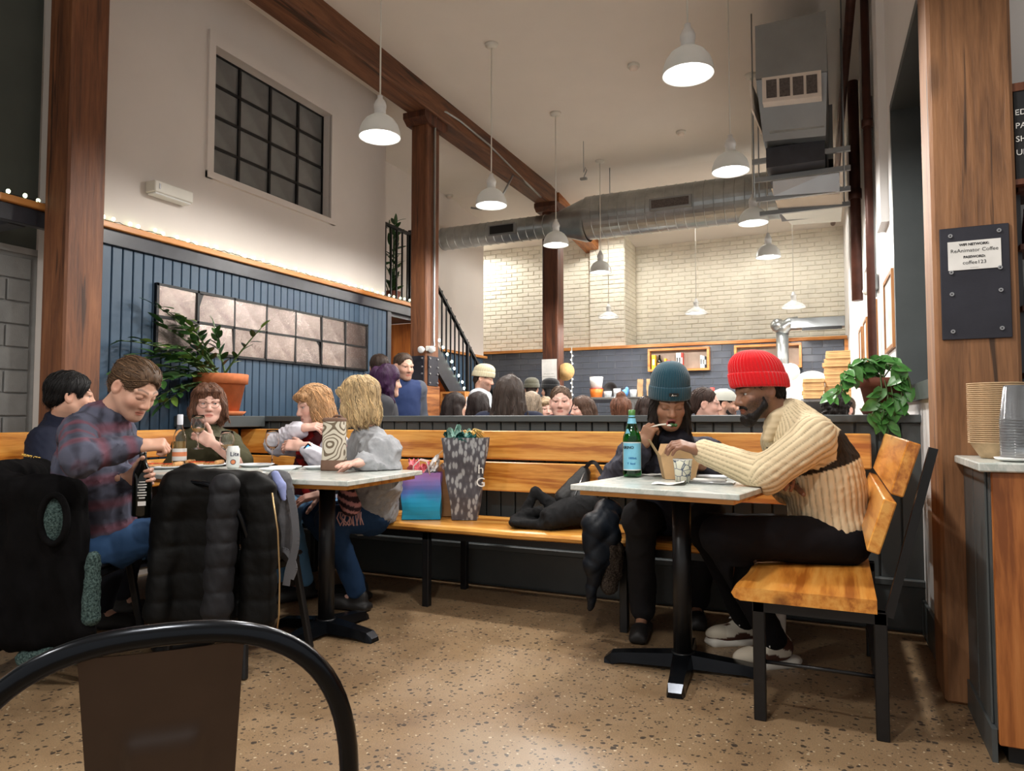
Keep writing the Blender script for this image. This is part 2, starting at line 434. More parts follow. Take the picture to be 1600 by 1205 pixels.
plain('night_glass', rgb(30, 34, 38), .08, .0, var=.2, nscale=1.5)
plain('brown_pipe', rgb(84, 48, 38), .45, .2, var=.12, nscale=10)
plain('poster', rgb(200, 198, 190), .6, var=.15, nscale=6)
wood('timber', rgb(66, 36, 20), rgb(110, 66, 38), rgb(138, 88, 54), 'z', 1.0, .62, .45, crack=.75, knots=.5, con=.18)
wood('timber_pale', rgb(84, 54, 32), rgb(134, 92, 58), rgb(160, 114, 76), 'z', 1.0, .6, .6, crack=.85, knots=.7, con=.18)
wood('timber_dark', rgb(50, 24, 14), rgb(84, 44, 24), rgb(112, 62, 34), 'z', 1.0, .6, .35, crack=.5, knots=.3, con=.18)
wood('timber_y', rgb(60, 32, 18), rgb(104, 64, 38), rgb(136, 90, 58), 'y', 1.0, .62, .4, crack=.7, knots=.5, con=.18)
wood('timber_end', rgb(110, 60, 26), rgb(160, 98, 50), rgb(186, 124, 68), 'y', 1.0, .55, .2)
wood('pine_x', rgb(170, 98, 30), rgb(214, 146, 62), rgb(230, 172, 88), 'x', .8, .32, .12, knots=.85, coat=.35)
wood('pine_y', rgb(164, 92, 28), rgb(210, 138, 56), rgb(226, 164, 80), 'y', .8, .32, .12, knots=.85, coat=.35)
wood('pine_trim_y', rgb(160, 96, 40), rgb(196, 128, 62), rgb(212, 146, 80), 'y', 1, .4, .1)
wood('pine_trim_x', rgb(160, 96, 40), rgb(196, 128, 62), rgb(212, 146, 80), 'x', 1, .4, .1)
wood('ply_orange', rgb(176, 92, 28), rgb(206, 118, 44), rgb(220, 134, 56), 'z', .7, .4, .05, coat=.2)
wood('counter_wood', rgb(132, 74, 34), rgb(172, 104, 52), rgb(190, 122, 66), 'z', .8, .4, .08)
def terrazzo():
    m, nt, b = newmat('concrete_floor'); v = coords(nt)
    big = noise(nt, v, 1.3, 6, .65, .4); base = ramp(nt, big, [(.28, rgb(112, 92, 72)), (.5, rgb(144, 123, 97)), (.72, rgb(160, 141, 115))])
    fine = noise(nt, v, 220, 3, .7); base = mix(nt, base, ramp(nt, fine, [(.3, rgb(90, 70, 50)), (.7, rgb(226, 205, 170))]), .35, 'OVERLAY')
    warp = N(nt, 'ShaderNodeTexNoise'); warp.inputs['Scale'].default_value = 60; nt.links.new(v, warp.inputs['Vector'])
    vv = N(nt, 'ShaderNodeVectorMath', operation='MULTIPLY_ADD'); vv.inputs[1].default_value = (.014,)*3
    nt.links.new(warp.outputs['Color'], vv.inputs[0]); nt.links.new(v, vv.inputs[2])
    col = base
    for sc, thr, keep, c in ((44, .46, .62, rgb(46, 42, 40)), (80, .44, .55, rgb(62, 54, 46)), (70, .36, .82, rgb(196, 178, 148))):
        vo = N(nt, 'ShaderNodeTexVoronoi'); vo.inputs['Scale'].default_value = sc; nt.links.new(vv.outputs[0], vo.inputs['Vector'])
        sep = N(nt, 'ShaderNodeSeparateColor'); nt.links.new(vo.outputs['Color'], sep.inputs[0])
        a = mth(nt, 'LESS_THAN', vo.outputs['Distance'], mth(nt, 'MULTIPLY', sep.outputs[1], thr)); k = mth(nt, 'GREATER_THAN', sep.outputs[0], keep)
        col = mix(nt, col, c, mth(nt, 'MULTIPLY', mth(nt, 'MULTIPLY', a, k), .85))
    nt.links.new(col, b.inputs['Base Color'])
    nt.links.new(ramp(nt, noise(nt, v, 4, 4), [(.3, (.28,)*3+(1,)), (.7, (.42,)*3+(1,))]), b.inputs['Roughness'])
    bump(nt, b, fine, .05, .002)
terrazzo()
def mirror_mat():
    m, nt, b = newmat('antique_mirror'); v = coords(nt); oi = N(nt, 'ShaderNodeObjectInfo')
    f = noise(nt, v, 7, 6, .7); g = noise(nt, v, 90, 3, .7)
    nt.links.new(mix(nt, mix(nt, ramp(nt, f, [(.3, rgb(122, 106, 102)), (.7, rgb(172, 160, 154))]), ramp(nt, g, [(.3, rgb(96, 84, 80)), (.6, rgb(178, 170, 166))]), .3), ramp(nt, oi.outputs['Random'], [(0, (.75, .72, .71, 1)), (1, (1.25, 1.25, 1.25, 1))]), .8, 'MULTIPLY'), b.inputs['Base Color'])
    b.inputs['Metallic'].default_value = .85
    nt.links.new(ramp(nt, g, [(.3, (.3,)*3+(1,)), (.7, (.14,)*3+(1,))]), b.inputs['Roughness']); bump(nt, b, g, .12, .002)
mirror_mat()
def marble():
    m, nt, b = newmat('marble'); v = coords(nt)
    f = noise(nt, v, 3.5, 8, .65, 1.6)
    nt.links.new(ramp(nt, f, [(.30, rgb(168, 176, 170)), (.44, rgb(206, 210, 204)), (.5, rgb(182, 190, 184)), (.56, rgb(212, 214, 208)), (.75, rgb(222, 222, 216))]), b.inputs['Base Color'])
    b.inputs['Roughness'].default_value = .2
marble()

# ================================================================ room shell
XB, CEIL = -4.25, 4.38
m = MB().box(-7.2, 3.2, -2.5, 12.6, -.12, 0); struct('floor', m, 'concrete_floor', 'polished tan concrete floor with dark stone chips')
m = MB().box(-7.2, 3.2, -2.5, 9.2, CEIL, CEIL+.15)
m.hexa([(-7.2, 9.2, CEIL), (3.2, 9.2, CEIL), (3.2, 12.6, 4.0), (-7.2, 12.6, 4.0), (-7.2, 9.2, CEIL+.15), (3.2, 9.2, CEIL+.15), (3.2, 12.6, 4.2), (-7.2, 12.6, 4.2)])
struct('ceiling', m, 'ceil_white', 'smooth warm white ceiling')
# --- left: painted block wall
wl = struct('wall_left', MB().box(-4.95, -4.72, -2.5, 2.82, 0, 2.1).box(-4.95, -4.69, -2.5, 2.82, 2.1, 2.14).box(-4.95, -4.735, -2.5, 2.82, 2.14, CEIL, 1), ['block_joint', 'grey_upper'], 'painted block wall with grey upper part')
bh, bl = .145, .3
for r_ in range(14):
    off = 0 if r_ % 2 else bl/2
    y = 2.78
    first = True
    while y > .9:
        L = bl-(off if first else 0); first = False
        part('block', MB().box(-4.735, -4.7, y-L+.006, y-.006, .05+r_*bh+.005, .05+(r_+1)*bh-.005, 0, .004), 'block_paint', wl); y -= L
# --- left: partition with blue boards below, white plaster above
m = MB().box(XB-.4, XB, 2.78, 6.02, 2.28, 2.9).box(XB-.4, XB, 2.78, 6.02, 3.88, CEIL).box(XB-.4, XB, 2.78, 3.785, 2.9, 3.88).box(XB-.4, XB, 5.135, 6.02, 2.9, 3.88)
m.box(XB-.4, XB-.03, 2.78, 6.1, 0, 2.28)
wb = struct('wall_partition', m, 'wall_white', 'white plaster partition wall with blue boarded lower half')
n = 41; y0, y1 = 2.93, 6.06; pw = (y1-y0)/n; bmesh_board = None
for i in range(n):
    b0 = MB().box(XB-.03, XB-.003, y0+i*pw+.0035, y0+(i+1)*pw-.0035, .1, 2.17, 0, .004); part('board', b0, 'blue_paint', wb)
part('board_backing', MB().box(XB-.035, XB-.022, 2.9, 6.1, .05, 2.2), 'dark_trim', wb)
part('side_trim', MB().box(XB-.03, XB+.012, 2.84, 2.93, 0, 2.17, 0, .004), 'dark_trim', wb)
part('end_trim', MB().box(XB-.03, XB+.012, 6.06, 6.13, 0, 2.17, 0, .004), 'dark_trim', wb)
part('top_fascia', MB().box(XB-.03, XB+.02, 2.3, 6.6, 2.17, 2.27, 0, .004), 'dark_trim', wb)
sh = solo('wall_shelf', MB().box(XB-.25, XB+.05, 2.3, 2.77, 2.27, 2.31, 0, .004).box(XB-.0, XB+.05, 2.77, 6.6, 2.27, 2.31, 0, .004), 'pine_trim_y', 'long thin pine ledge above the blue boards carrying string lights', 'shelf')
# beam stub carrying the ledge left of the post
solo('ledge_bracket', MB().box(-4.7, -4.3, 2.4, 2.5, 2.17, 2.268, 0, .004).tube([(-4.6, 2.39, 2.2), (-4.6, 2.405, 2.2)], .014).tube([(-4.6, 2.39, 2.24), (-4.6, 2.405, 2.24)], .014), 'dark_trim', 'dark steel bracket fixed to block wall under the pine ledge', 'bracket')
# mirror panel 7 x 2
mp = thing('mirror_panel', 'wide wall panel of fourteen tarnished mirror squares in black frame', 'mirror', (XB, 4.52, 1.53))
PY0, PY1, PZ0, PZ1 = 3.33, 5.70, 1.53, 1.975; cw = (PY1-PY0)/7; rh = (PZ1-PZ0)/2
for i in range(7):
    for j in range(2):
        q = MB().box(-.004, .004, -cw/2+.008, cw/2-.008, -rh/2+.008, rh/2-.008, 0, .002)
        o = part('pane', q, 'antique_mirror', mp, world=False); o.location = (.016, PY0+cw*(i+.5)-4.52, rh*(j+.5)); o.rotation_euler = (0, RNG.normal()*.03, RNG.normal()*.03)
fr = MB().box(XB+.0, XB+.012, PY0, PY1, PZ0, PZ1)
for i in range(8): fr.box(XB, XB+.026, PY0+cw*i-.009, PY0+cw*i+.009, PZ0-.01, PZ1+.01)
for j in range(3): fr.box(XB, XB+.026, PY0-.01, PY1+.01, PZ0+rh*j-.009, PZ0+rh*j+.009)
part('frame', fr, 'black_metal', mp)
# upper interior window 4 x 4
WY0, WY1, WZ0, WZ1 = 3.785, 5.135, 2.9, 3.88
wi = struct('window_1', MB().box(XB-.005, XB+.02, WY0-.06, WY0, WZ0-.05, WZ1+.1).box(XB-.005, XB+.02, WY1, WY1+.06, WZ0-.05, WZ1+.1).box(XB-.005, XB+.02, WY0, WY1, WZ1, WZ1+.1).box(XB-.005, XB+.03, WY0-.06, WY1+.06, WZ0-.05, WZ0)
    .box(XB-.2, XB-.17, WY0, WY1, WZ0, WZ1, 1), ['wall_white', 'dark_void'], 'interior window with black glazing bars high in the white wall')
for i in range(4):
    for j in range(4):
        a = (WY1-WY0)/4; c = (WZ1-WZ0)/4
        o = part('pane', MB().box(-.003, .003, -a/2+.01, a/2-.01, -c/2+.01, c/2-.01), 'pane_dark', wi, world=False); o.location = (XB-.1, WY0+a*(i+.5), WZ0+c*(j+.5)); o.rotation_euler = (0, RNG.normal()*.01, RNG.normal()*.01)
fr = MB()
for i in range(5): fr.box(XB-.115, XB-.08, WY0+a*i-.011, WY0+a*i+.011, WZ0, WZ1)
for j in range(5): fr.box(XB-.113, XB-.082, WY0, WY1, WZ0+c*j-.011, WZ0+c*j+.011)
part('glazing_bars', fr, 'black_metal', wi)
# wall lamp (emergency light box)
el = thing('emergency_light', 'white box shaped emergency light on white wall above the ledge', 'light', (XB, 3.385, 2.58))
part('housing', MB().box(XB, XB+.1, 3.23, 3.54, 2.585, 2.665, 0, .006), 'white_plastic', el); part('lens', MB().box(XB+.01, XB+.09, 3.24, 3.53, 2.572, 2.586, 0, .004), 'white_enamel', el)
part('indicator', MB().box(XB+.1, XB+.104, 3.26, 3.27, 2.61, 2.645), 'screw_steel', el)

# --- posts and beam
def post(name, x0, x1, y0, y1, z0, z1, mat, label):
    p = struct(name, MB().box(x0, x1, y0, y1, z0, z1, 0, .012), mat, label); return p
P1 = post('trim_1', -4.14, -3.925, 2.5, 2.725, 0, 4.15, 'timber', 'big brown timber post beside the block wall')
P2 = post('trim_2', -3.925, -3.735, 6.0, 6.25, 0, 4.15, 'timber', 'brown timber post with bolted steel plates beside the stairs')
P3 = post('trim_3', -3.86, -3.62, 9.35, 9.6, 0, 4.1, 'timber_dark', 'dark timber post near the kitchen')
P4 = post('trim_4', .335, .605, 3.08, 3.36, 0, CEIL, 'timber_pale', 'weathered timber post with cracks beside the counter')
B1 = struct('trim_5', MB().box(-3.92, -3.66, -2.4, 9.45, 4.15, 4.42, 0, .012), 'timber_y', 'long brown timber ceiling beam')
B2 = struct('trim_6', MB().hexa([(-3.9, 9.47, 4.1), (-3.64, 9.47, 4.1), (-3.64, 11.45, 3.9), (-3.9, 11.45, 3.9), (-3.9, 9.47, 4.4), (-3.64, 9.47, 4.4), (-3.64, 11.45, 4.2), (-3.9, 11.45, 4.2)]), 'timber_end', 'pale end piece of timber ceiling beam near brick wall')
for (x0, x1, y0, y1, pp) in ((-3.96, -3.70, 5.9, 6.35, P2), (-3.93, -3.58, 9.22, 9.7, P3)):
    part('capital', MB().prism([(y0, 4.15), (y0, 4.09), (y0+.07, 4.04), (y1-.07, 4.04), (y1, 4.09), (y1, 4.15)], x0, x1, 'x'), 'timber_dark', pp)
# bolted plates on the middle post
pl = part('steel_plate', MB().box(-3.91, -3.75, 5.985, 6.0, 1.38, 1.68, 0, .002), 'plate_steel', P2)
for zz in (1.41, 1.5, 1.57, 1.655):
    for xx in (-3.895, -3.765): part('bolt', MB().tube([(xx, 5.972, zz), (xx, 5.986, zz)], .009, 8), 'screw_steel', pl)
pl = part('steel_plate', MB().box(-3.735, -3.72, 6.03, 6.22, 1.38, 1.68, 0, .002), 'plate_steel', P2)
for zz in (1.41, 1.5, 1.57, 1.655):
    for yy in (6.05, 6.2): part('bolt', MB().tube([(-3.708, yy, zz), (-3.722, yy, zz)], .009, 8), 'screw_steel', pl)
part('collar_board', MB().box(-3.935, -3.725, 5.988, 6.26, 1.0, 1.38, 0, .004), 'timber_end', P2)
# conduit with twin spotlights
cu = thing('conduit_spotlights', 'twin white emergency spotlights on grey conduit down timber post', 'light', (-3.7, 6.12, 1.7))
part('conduit', MB().tube([(-3.69, 8.9, 4.12), (-3.64, 7.2, 4.24), (-3.635, 6.5, 4.25), (-3.66, 6.25, 4.25), (-3.69, 6.15, 4.22), (-3.715, 6.12, 4.13), (-3.715, 6.12, 3.9), (-3.715, 6.12, 1.85), (-3.70, 6.1, 1.79), (-3.69, 6.05, 1.76)], .012, 8), 'galv', cu)
part('base', MB().box(-3.735, -3.68, 5.99, 6.1, 1.725, 1.775, 0, .006), 'white_plastic', cu)
for k, (dx, dy) in enumerate(((-.03, -.06), (.04, .03))):
    part('spot_head', MB().lathe([(.004, -.02), (.02, -.02), (.035, .015), (.035, .032), (.022, .037), (.001, .038)], 18, (-3.69+dx*1.5, 5.95+dy*.3, 1.735), M=Matrix.Rotation(math.radians(100), 4, 'X')), 'white_enamel', cu)

# --- back wall: painted brick above, slate tiles below
m = MB().box(-6.6, -3.8, 11.45, 11.8, 0, 4.3).box(-3.8, -3.2, 11.33, 12.4, 0, 4.3).box(-3.2, .6, 12.05, 12.4, 0, 4.3)
wk = struct('wall_back', m, 'brick_paint', 'white painted brick wall above dark tiles')
br = MB()
def bricks(x0, x1, y, z0, z1, h=.075, L=.215):
    z = z0; r_ = 0
    while z < z1:
        x = x0-(L/2 if r_ % 2 else 0)
        while x < x1:
            a, b = max(x+.004, x0), min(x+L-.004, x1)
            if b-a > .03:
                d = .012+RNG.uniform(-.004, .005); br.box(a, b, y-d, y+.01, z+.005+RNG.uniform(-.002, .002), z+h-.004, 0, .006)
            x += L
        z += h; r_ += 1
bricks(-6.6, -3.8, 11.45, 2.25, 4.2); bricks(-3.8, -3.2, 11.33, 2.25, 4.15); bricks(-3.2, .3, 12.05, 2.2, 4.1)
z = 2.25; r_ = 0
while z < 4.1:       # side of the pier
    for k in range(4):
        a = 11.34+k*.215-(.1 if r_ % 2 else 0); br.box(-3.21, -3.188-RNG.uniform(0, .004), max(a+.004, 11.335), min(a+.211, 12.04), z+.005, z+.071, 0, .005)
    z += .075; r_ += 1
o = part('brick_face', br, 'brick_paint', wk); o['kind'] = 'stuff'
TY = 11.22
wt = struct('wall_tiled', MB().box(-6.0, .25, TY+.012, TY+.1, 0, 2.2), 'grout', 'dark slate tile wall behind the kitchen')
tw, th = .285, .105; meshes = {}
for r_ in range(11):
    z = 2.2-(r_+1)*th; x = -5.9-(tw/2 if r_ % 2 else 0)
    while x < .12:
        a, b = max(x, -5.9), min(x+tw, .13); k = round(b-a, 3)
        if k > .02:
            if k not in meshes: meshes[k] = mesh_from('tile', MB().box(-k/2+.003, k/2-.003, -.006, .008, -th/2+.003, th/2-.003, 0, .003), 'tile_slate')
            o = bpy.data.objects.new('tile', meshes[k]); C.objects.link(o); o.parent = wt; o.location = ((a+b)/2, TY+.008, z+th/2); o.rotation_euler = (RNG.normal()*.008, 0, RNG.normal()*.006)
        x += tw
part('ledge_trim', MB().box(-6.0, .13, TY-.03, TY+.14, 2.2, 2.25, 0, .004), 'pine_trim_x', wt); part('end_trim', MB().box(.09, .14, TY-.02, TY+.05, .9, 2.2), 'pine_trim_x', wt)

# --- stairs side: rear wall, loft floor, plywood, stair
ws = struct('wall_stairs', MB().box(-5.6, -5.25, 6.3, 10.2, 2.05, CEIL).box(-5.6, -5.28, 6.3, 10.2, 0, 2.05).box(-7.1, -6.9, 2.8, 12.5, 0, CEIL), 'wall_white', 'white wall behind the stairs')
for i in range(34):
    a = 6.85+i*.098
    if a < 10.1: part('board', MB().box(-5.28, -5.252, a+.004, a+.094, 0, 2.03, 0, .004), 'blue_paint', ws)
part('ledge', MB().box(-5.25, -5.2, 6.9, 10.25, 2.03, 2.07, 0, .003), 'pine_trim_y', ws)
lf = struct('floor_loft', MB().box(-6.9, XB-.02, 6.02, 6.7, 2.13, 2.27), 'dark_trim', 'loft floor edge')
struct('wall_plywood', MB().box(-5.25, XB-.06, 6.72, 6.76, 0, 2.13), 'ply_orange', 'orange plywood wall under the loft')
slope = -.83
def nz(y): return 2.27+(y-6.65)*slope
st = thing('staircase', 'dark steel staircase with black railing climbing to the loft', 'stairs', (XB-.45, 8.0, 0))
part('stringer', MB().prism([(6.65, 2.3), (6.65, 2.0), (9.3, nz(9.3)-.24), (9.3, nz(9.3)+.06)], XB-.07, XB-.02, 'x'), 'dark_trim', st)
part('stringer', MB().prism([(6.65, 2.3), (6.65, 2.0), (9.3, nz(9.3)-.24), (9.3, nz(9.3)+.06)], XB-.93, XB-.88, 'x'), 'dark_trim', st)
for i in range(12):
    y = 6.75+i*.215
    part('tread', MB().box(XB-.88, XB-.07, y, y+.25, nz(y+.1)-.03, nz(y+.1)+.01), 'dark_trim', st)
part('soffit', MB().prism([(6.78, 1.93), (6.78, 1.9), (9.0, nz(9.0)-.22), (9.0, nz(9.0)-.19)], XB-.88, XB-.07, 'x'), 'ply_orange', st)
R_ = XB-.045
part('handrail', MB().obox((R_, 6.02, 3.1), (R_, 6.55, 3.1), .04, .03).obox((R_, 6.54, 3.11), (R_, 9.2, nz(9.2)+.78), .04, .03), 'black_metal', st)
for i in range(5): part('baluster', MB().box(R_-.008, R_+.008, 6.08+i*.105, 6.096+i*.105, 2.27, 3.1), 'black_metal', st)
for i in range(25):
    y = 6.62+i*.105
    part('baluster', MB().box(R_-.008, R_+.008, y, y+.016, nz(y)+.02, nz(y)+.815), 'black_metal', st)
for y in (6.56, 7.9, 9.18): part('newel', MB().box(R_-.018, R_+.018, y-.018, y+.018, nz(y)+.0, nz(y)+.8), 'black_metal', st)

# --- half wall
hw = struct('wall_half', MB().box(XB, .37, 4.03, 4.12, 0, 1.03), 'charcoal_paint', 'charcoal boarded half wall behind the bench')
part('cap', MB().box(XB-.0, .37, 3.97, 4.17, 1.03, 1.07, 0, .004), 'charcoal_paint', hw)
for i in range(46):
    a = XB+.0+i*.1005
    part('board', MB().box(a+.004, min(a+.0965, .37), 4.006, 4.032, .26, 1.03, 0, .004), 'charcoal_paint', hw)
part('rail', MB().box(XB, .37, 3.975, 4.03, .225, .262, 0, .006), 'charcoal_paint', hw); part('skirting', MB().box(XB, .37, 3.995, 4.03, .02, .225), 'charcoal_paint', hw)

# --- right wall (runs slightly askew), with deep dark window
def xr(y): return .385-.031*(y-3.3)
SL = math.atan(.031)
def rbox(mb, d0, d1, y0, y1, z0, z1, mi=0):     # d: distance from the wall face to the right
    return mb.hexa([(xr(y0)+d0, y0, z0), (xr(y0)+d1, y0, z0), (xr(y1)+d1, y1, z0), (xr(y1)+d0, y1, z0), (xr(y0)+d0, y0, z1), (xr(y0)+d1, y0, z1), (xr(y1)+d1, y1, z1), (xr(y1)+d0, y1, z1)], mi)
RW0, RW1, RZ0, RZ1 = 3.5, 4.9, 1.2, 3.0
m = MB(); rbox(m, 0, .4, 3.36, RW0, 0, CEIL); rbox(m, 0, .4, RW0, RW1, 0, RZ0); rbox(m, 0, .4, RW0, RW1, RZ1, CEIL); rbox(m, 0, .4, RW1, 12.1, 0, CEIL)
wr = struct('wall_right', m, 'wall_right_white', 'white right hand wall')
m = MB(); rbox(m, -.012, .3, RW0, RW0+.05, RZ0, RZ1); rbox(m, -.012, .3, RW1-.05, RW1, RZ0, RZ1); rbox(m, -.012, .3, RW0+.05, RW1-.05, RZ1-.05, RZ1); rbox(m, -.03, .3, RW0-.02, RW1+.02, RZ0-.06, RZ0+.02)
w2 = struct('window_2', m, 'charcoal_paint', 'deep set window with dark grey frame in right wall')
m = MB(); rbox(m, .2, .25, RW0+.05, RW0+.13, RZ0+.02, RZ1-.05); rbox(m, .2, .25, RW1-.13, RW1-.05, RZ0+.02, RZ1-.05); rbox(m, .2, .25, (RW0+RW1)/2-.04, (RW0+RW1)/2+.04, RZ0+.02, RZ1-.05); rbox(m, .2, .25, RW0+.1, RW1-.1, RZ1-.13, RZ1-.05); rbox(m, .2, .25, RW0+.1, RW1-.1, RZ0+.02, RZ0+.1)
part('sash', m, 'charcoal_paint', w2)
for (a, b) in ((RW0+.13, (RW0+RW1)/2-.04), ((RW0+RW1)/2+.04, RW1-.13)):
    m = MB(); rbox(m, .22, .228, a, b, RZ0+.1, RZ1-.13); part('pane', m, 'night_glass', w2)
m = MB(); rbox(m, -.016, 0, 3.36, 4.0, 0, .17); struct('baseboard_right', m, 'charcoal_paint', 'grey baseboard under right wall')
# shallow white pilasters and old bearing plates up the wall
for i, (y0, y1, z0, z1, d) in enumerate(((5.2, 5.5, 2.35, CEIL, .05), (6.35, 6.7, 2.3, CEIL, .06), (8.6, 8.9, 0, CEIL, .08))):
    m = MB(); rbox(m, -d, 0, y0, y1, z0, z1); struct('trim_%d' % (10+i), m, 'wall_right_white', 'shallow white pilaster on right wall')
# space behind the post on the right: back of the service area
struct('wall_service', MB().box(.605, 3.0, 3.42, 3.5, 0, CEIL), 'dark_trim', 'dark wall of the service area')
# ================================================================ pendants and lighting
def emat(name, col, s):
    m, nt, b = newmat(name); b.inputs['Base Color'].default_value = col; b.inputs['Emission Color'].default_value = col; b.inputs['Emission Strength'].default_value = s; return m
emat('bulb_white', (1, .97, .92, 1), 6); emat('bulb_fairy', (.82, 1, .62, 1), 4); emat('bulb_fairy_cool', (.75, 1, .82, 1), 16)
def lamp(kind, loc, r, watts, parent, col=(1, .965, .915)):
    ld = bpy.data.lights.new('lamp', 'SPOT'); ld.energy = watts; ld.spot_size = math.radians(172); ld.spot_blend = .35; ld.shadow_soft_size = r; ld.color = col
    o = bpy.data.objects.new('lamp', ld); C.objects.link(o); o.parent = parent; o.location = loc; return o
def dome_pendant(loc, label, group, top=CEIL, pw=PEND_W):
    t = thing('dome_pendant_lamp', label, 'lamp', loc, group); s = .14
    prof = [(s, 0), (s*1.0, .006), (s*.985, .012), (s*.96, .045), (s*.86, .085), (s*.68, .12), (s*.46, .142), (s*.28, .15), (s*.27, .16)]
    inner = [(s*.965, .012), (s*.94, .045), (s*.84, .082), (s*.66, .115), (s*.44, .137), (.004, .145)]
    part('shade', MB().lathe([(s*.965, .004)]+prof[0:], 40).lathe([(s*.985, .002)]+inner, 40), 'opal_enamel', t, world=False)
    part('neck', MB().lathe([(s*.27, .155), (s*.27, .2), (s*.3, .202), (s*.3, .225), (s*.27, .23), (s*.24, .245), (s*.16, .262), (s*.13, .268), (s*.13, .285), (.004, .287)], 24), 'white_enamel', t, world=False)
    part('bulb', MB().sphere((0, 0, .055), (.075, .075, .048), 20), 'bulb_white', t, world=False)
    part('cord', MB().tube([(0, 0, .28), (0, 0, top-loc[2]-.02)], .0055, 6), 'white_plastic', t, world=False)
    part('canopy', MB().lathe([(.004, -.035), (.03, -.032), (.055, -.02), (.06, 0), (.004, .001)], 20, (0, 0, top-loc[2])), 'white_plastic', t, world=False)
    lamp('s', (0, 0, .0), .09, pw, t); return t
PY = (3.81, 5.47, 7.03, 8.6)
nm = ['first', 'second', 'third', 'fourth']
for row, (x, txt) in enumerate(((-2.74, 'along the timber beam'), (-.71, 'along the rectangular duct'))):
    for i, y in enumerate(PY):
        q = ['white dome pendant over the %s' % ('wine drinkers table' if row == 0 else 'two diners in beanies'), 'second white dome pendant %s, past the half wall' % txt,
             'third white dome pendant %s' % txt, 'white dome pendant %s, last before the brick wall' % txt][i]
        tz = CEIL
        dome_pendant((x-(.0 if row == 0 else .0), y, 2.92), q, 'dome pendants hung in two rows', tz)
# the rows carry on behind the camera
for (x, y, l) in ((-.71, 2.1, 'white dome pendant over the floor before the two diners'), (-.71, .4, 'white dome pendant over the black metal chair'), (-2.74, -.2, 'white dome pendant nearest the block wall')):
    dome_pendant((x, y, 2.92), l, 'dome pendants hung in two rows')
def shallow_pendant(loc, label, top):
    t = thing('shallow_pendant_lamp', label, 'lamp', loc, 'shallow kitchen pendants'); s = .155
    part('shade', MB().lathe([(s*.97, .003), (s, 0), (s, .008), (s*.95, .02), (s*.72, .05), (s*.42, .078), (s*.26, .09), (s*.25, .1)], 32).lathe([(s*.97, .003), (s*.93, .016), (s*.7, .044), (s*.4, .07), (.004, .08)], 32), 'opal_enamel', t, world=False)
    part('socket', MB().lathe([(s*.22, .095), (s*.22, .15), (s*.26, .152), (s*.26, .165), (s*.18, .17), (s*.1, .21), (.003, .215)], 16), 'white_enamel', t, world=False)
    part('bulb', MB().sphere((0, 0, .03), (.09, .09, .028), 18), 'bulb_white', t, world=False)
    part('cord', MB().tube([(0, 0, .2), (0, 0, top-loc[2])], .005, 6), 'white_plastic', t, world=False)
    part('canopy', MB().lathe([(.004, -.03), (.03, -.028), (.05, -.015), (.055, 0), (.004, .001)], 16, (0, 0, top-loc[2])), 'white_plastic', t, world=False)
    lamp('s', (0, 0, -.01), .1, KITCH_W, t, (1, .97, .92))
def cz(y): return CEIL if y < 9.2 else CEIL-(y-9.2)*.1118
shallow_pendant((-3.08, 10.05, 2.55), 'shallow white pendant in front of the brick pier', cz(10.05)); shallow_pendant((-1.8, 10.05, 2.53), 'shallow white pendant above the wooden wall niches', cz(10.05)); shallow_pendant((-.52, 10.05, 2.53), 'shallow white pendant above the pizza oven', cz(10.05))
# added lights that brighten the brick wall, hidden by duct and stair wall
for i, (x, y) in enumerate(((-3.25, 10.35), (-6.0, 10.75), (-1.0, 10.35))):
    t = thing('added_fill_light', ['added round fill light above the brick pier', 'added round fill light round the corner of the stair wall', 'added round fill light above the pizza oven'][i], 'light', (x, y, cz(y)-.07), 'added lights that brighten the brick wall')
    part('ring', MB().lathe([(.13, .07), (.14, .05), (.14, .03), (.125, .028)], 28), 'white_enamel', t, world=False); part('diffuser', MB().lathe([(.125, .03), (.1, .01), (.05, .002), (.001, 0)], 28), 'bulb_white', t, world=False)
    lamp('s', (0, 0, -.012), .1, 135, t, (1, .97, .9))
# string lights on the ledge and on the stair
def fairy(name, label, pts, mat, n, r, parentloc, jit):
    t = thing(name, label, 'string lights', parentloc); P = np.array(pts); seg = np.r_[0, np.cumsum(np.linalg.norm(np.diff(P, axis=0), axis=1))]
    at_ = lambda s: np.array([np.interp(s, seg, P[:, i]) for i in range(3)])
    wire = []
    me = None
    for i in range(n*3):
        p = at_(seg[-1]*i/(n*3-1))+np.array([RNG.uniform(-jit, jit)*.4, 0, abs(RNG.normal())*jit*.25]); wire.append(p)
    part('wire', MB().tube(wire, .0025, 5), 'black_metal', t)
    for i in range(n):
        p = wire[min(i*3+1, len(wire)-1)]+np.array([RNG.uniform(-jit, jit)*.5, RNG.uniform(-.02, .02), r+RNG.uniform(0, jit*.4)])
        if me is None: me = mesh_from('bulb', MB().sphere((0, 0, 0), (r, r, r*1.2), 8), mat)
        o = bpy.data.objects.new('bulb', me); C.objects.link(o); o.parent = t; o.location = Vector(p)-t.location
    return t
fairy('string_lights', 'string of small green white lights along the pine ledge', [(XB+.03, 2.32, 2.313), (XB+.03, 6.55, 2.313)], 'bulb_fairy', 46, .0115, (XB+.03, 4.4, 2.312), .025)
fairy('string_lights', 'string of small green white lights running down the stair', [(XB-.01, 7.1, nz(7.1)+.08), (XB-.01, 8.75, nz(8.75)+.08)], 'bulb_fairy_cool', 18, .015, (XB-.01, 8.0, 1.3), .02)

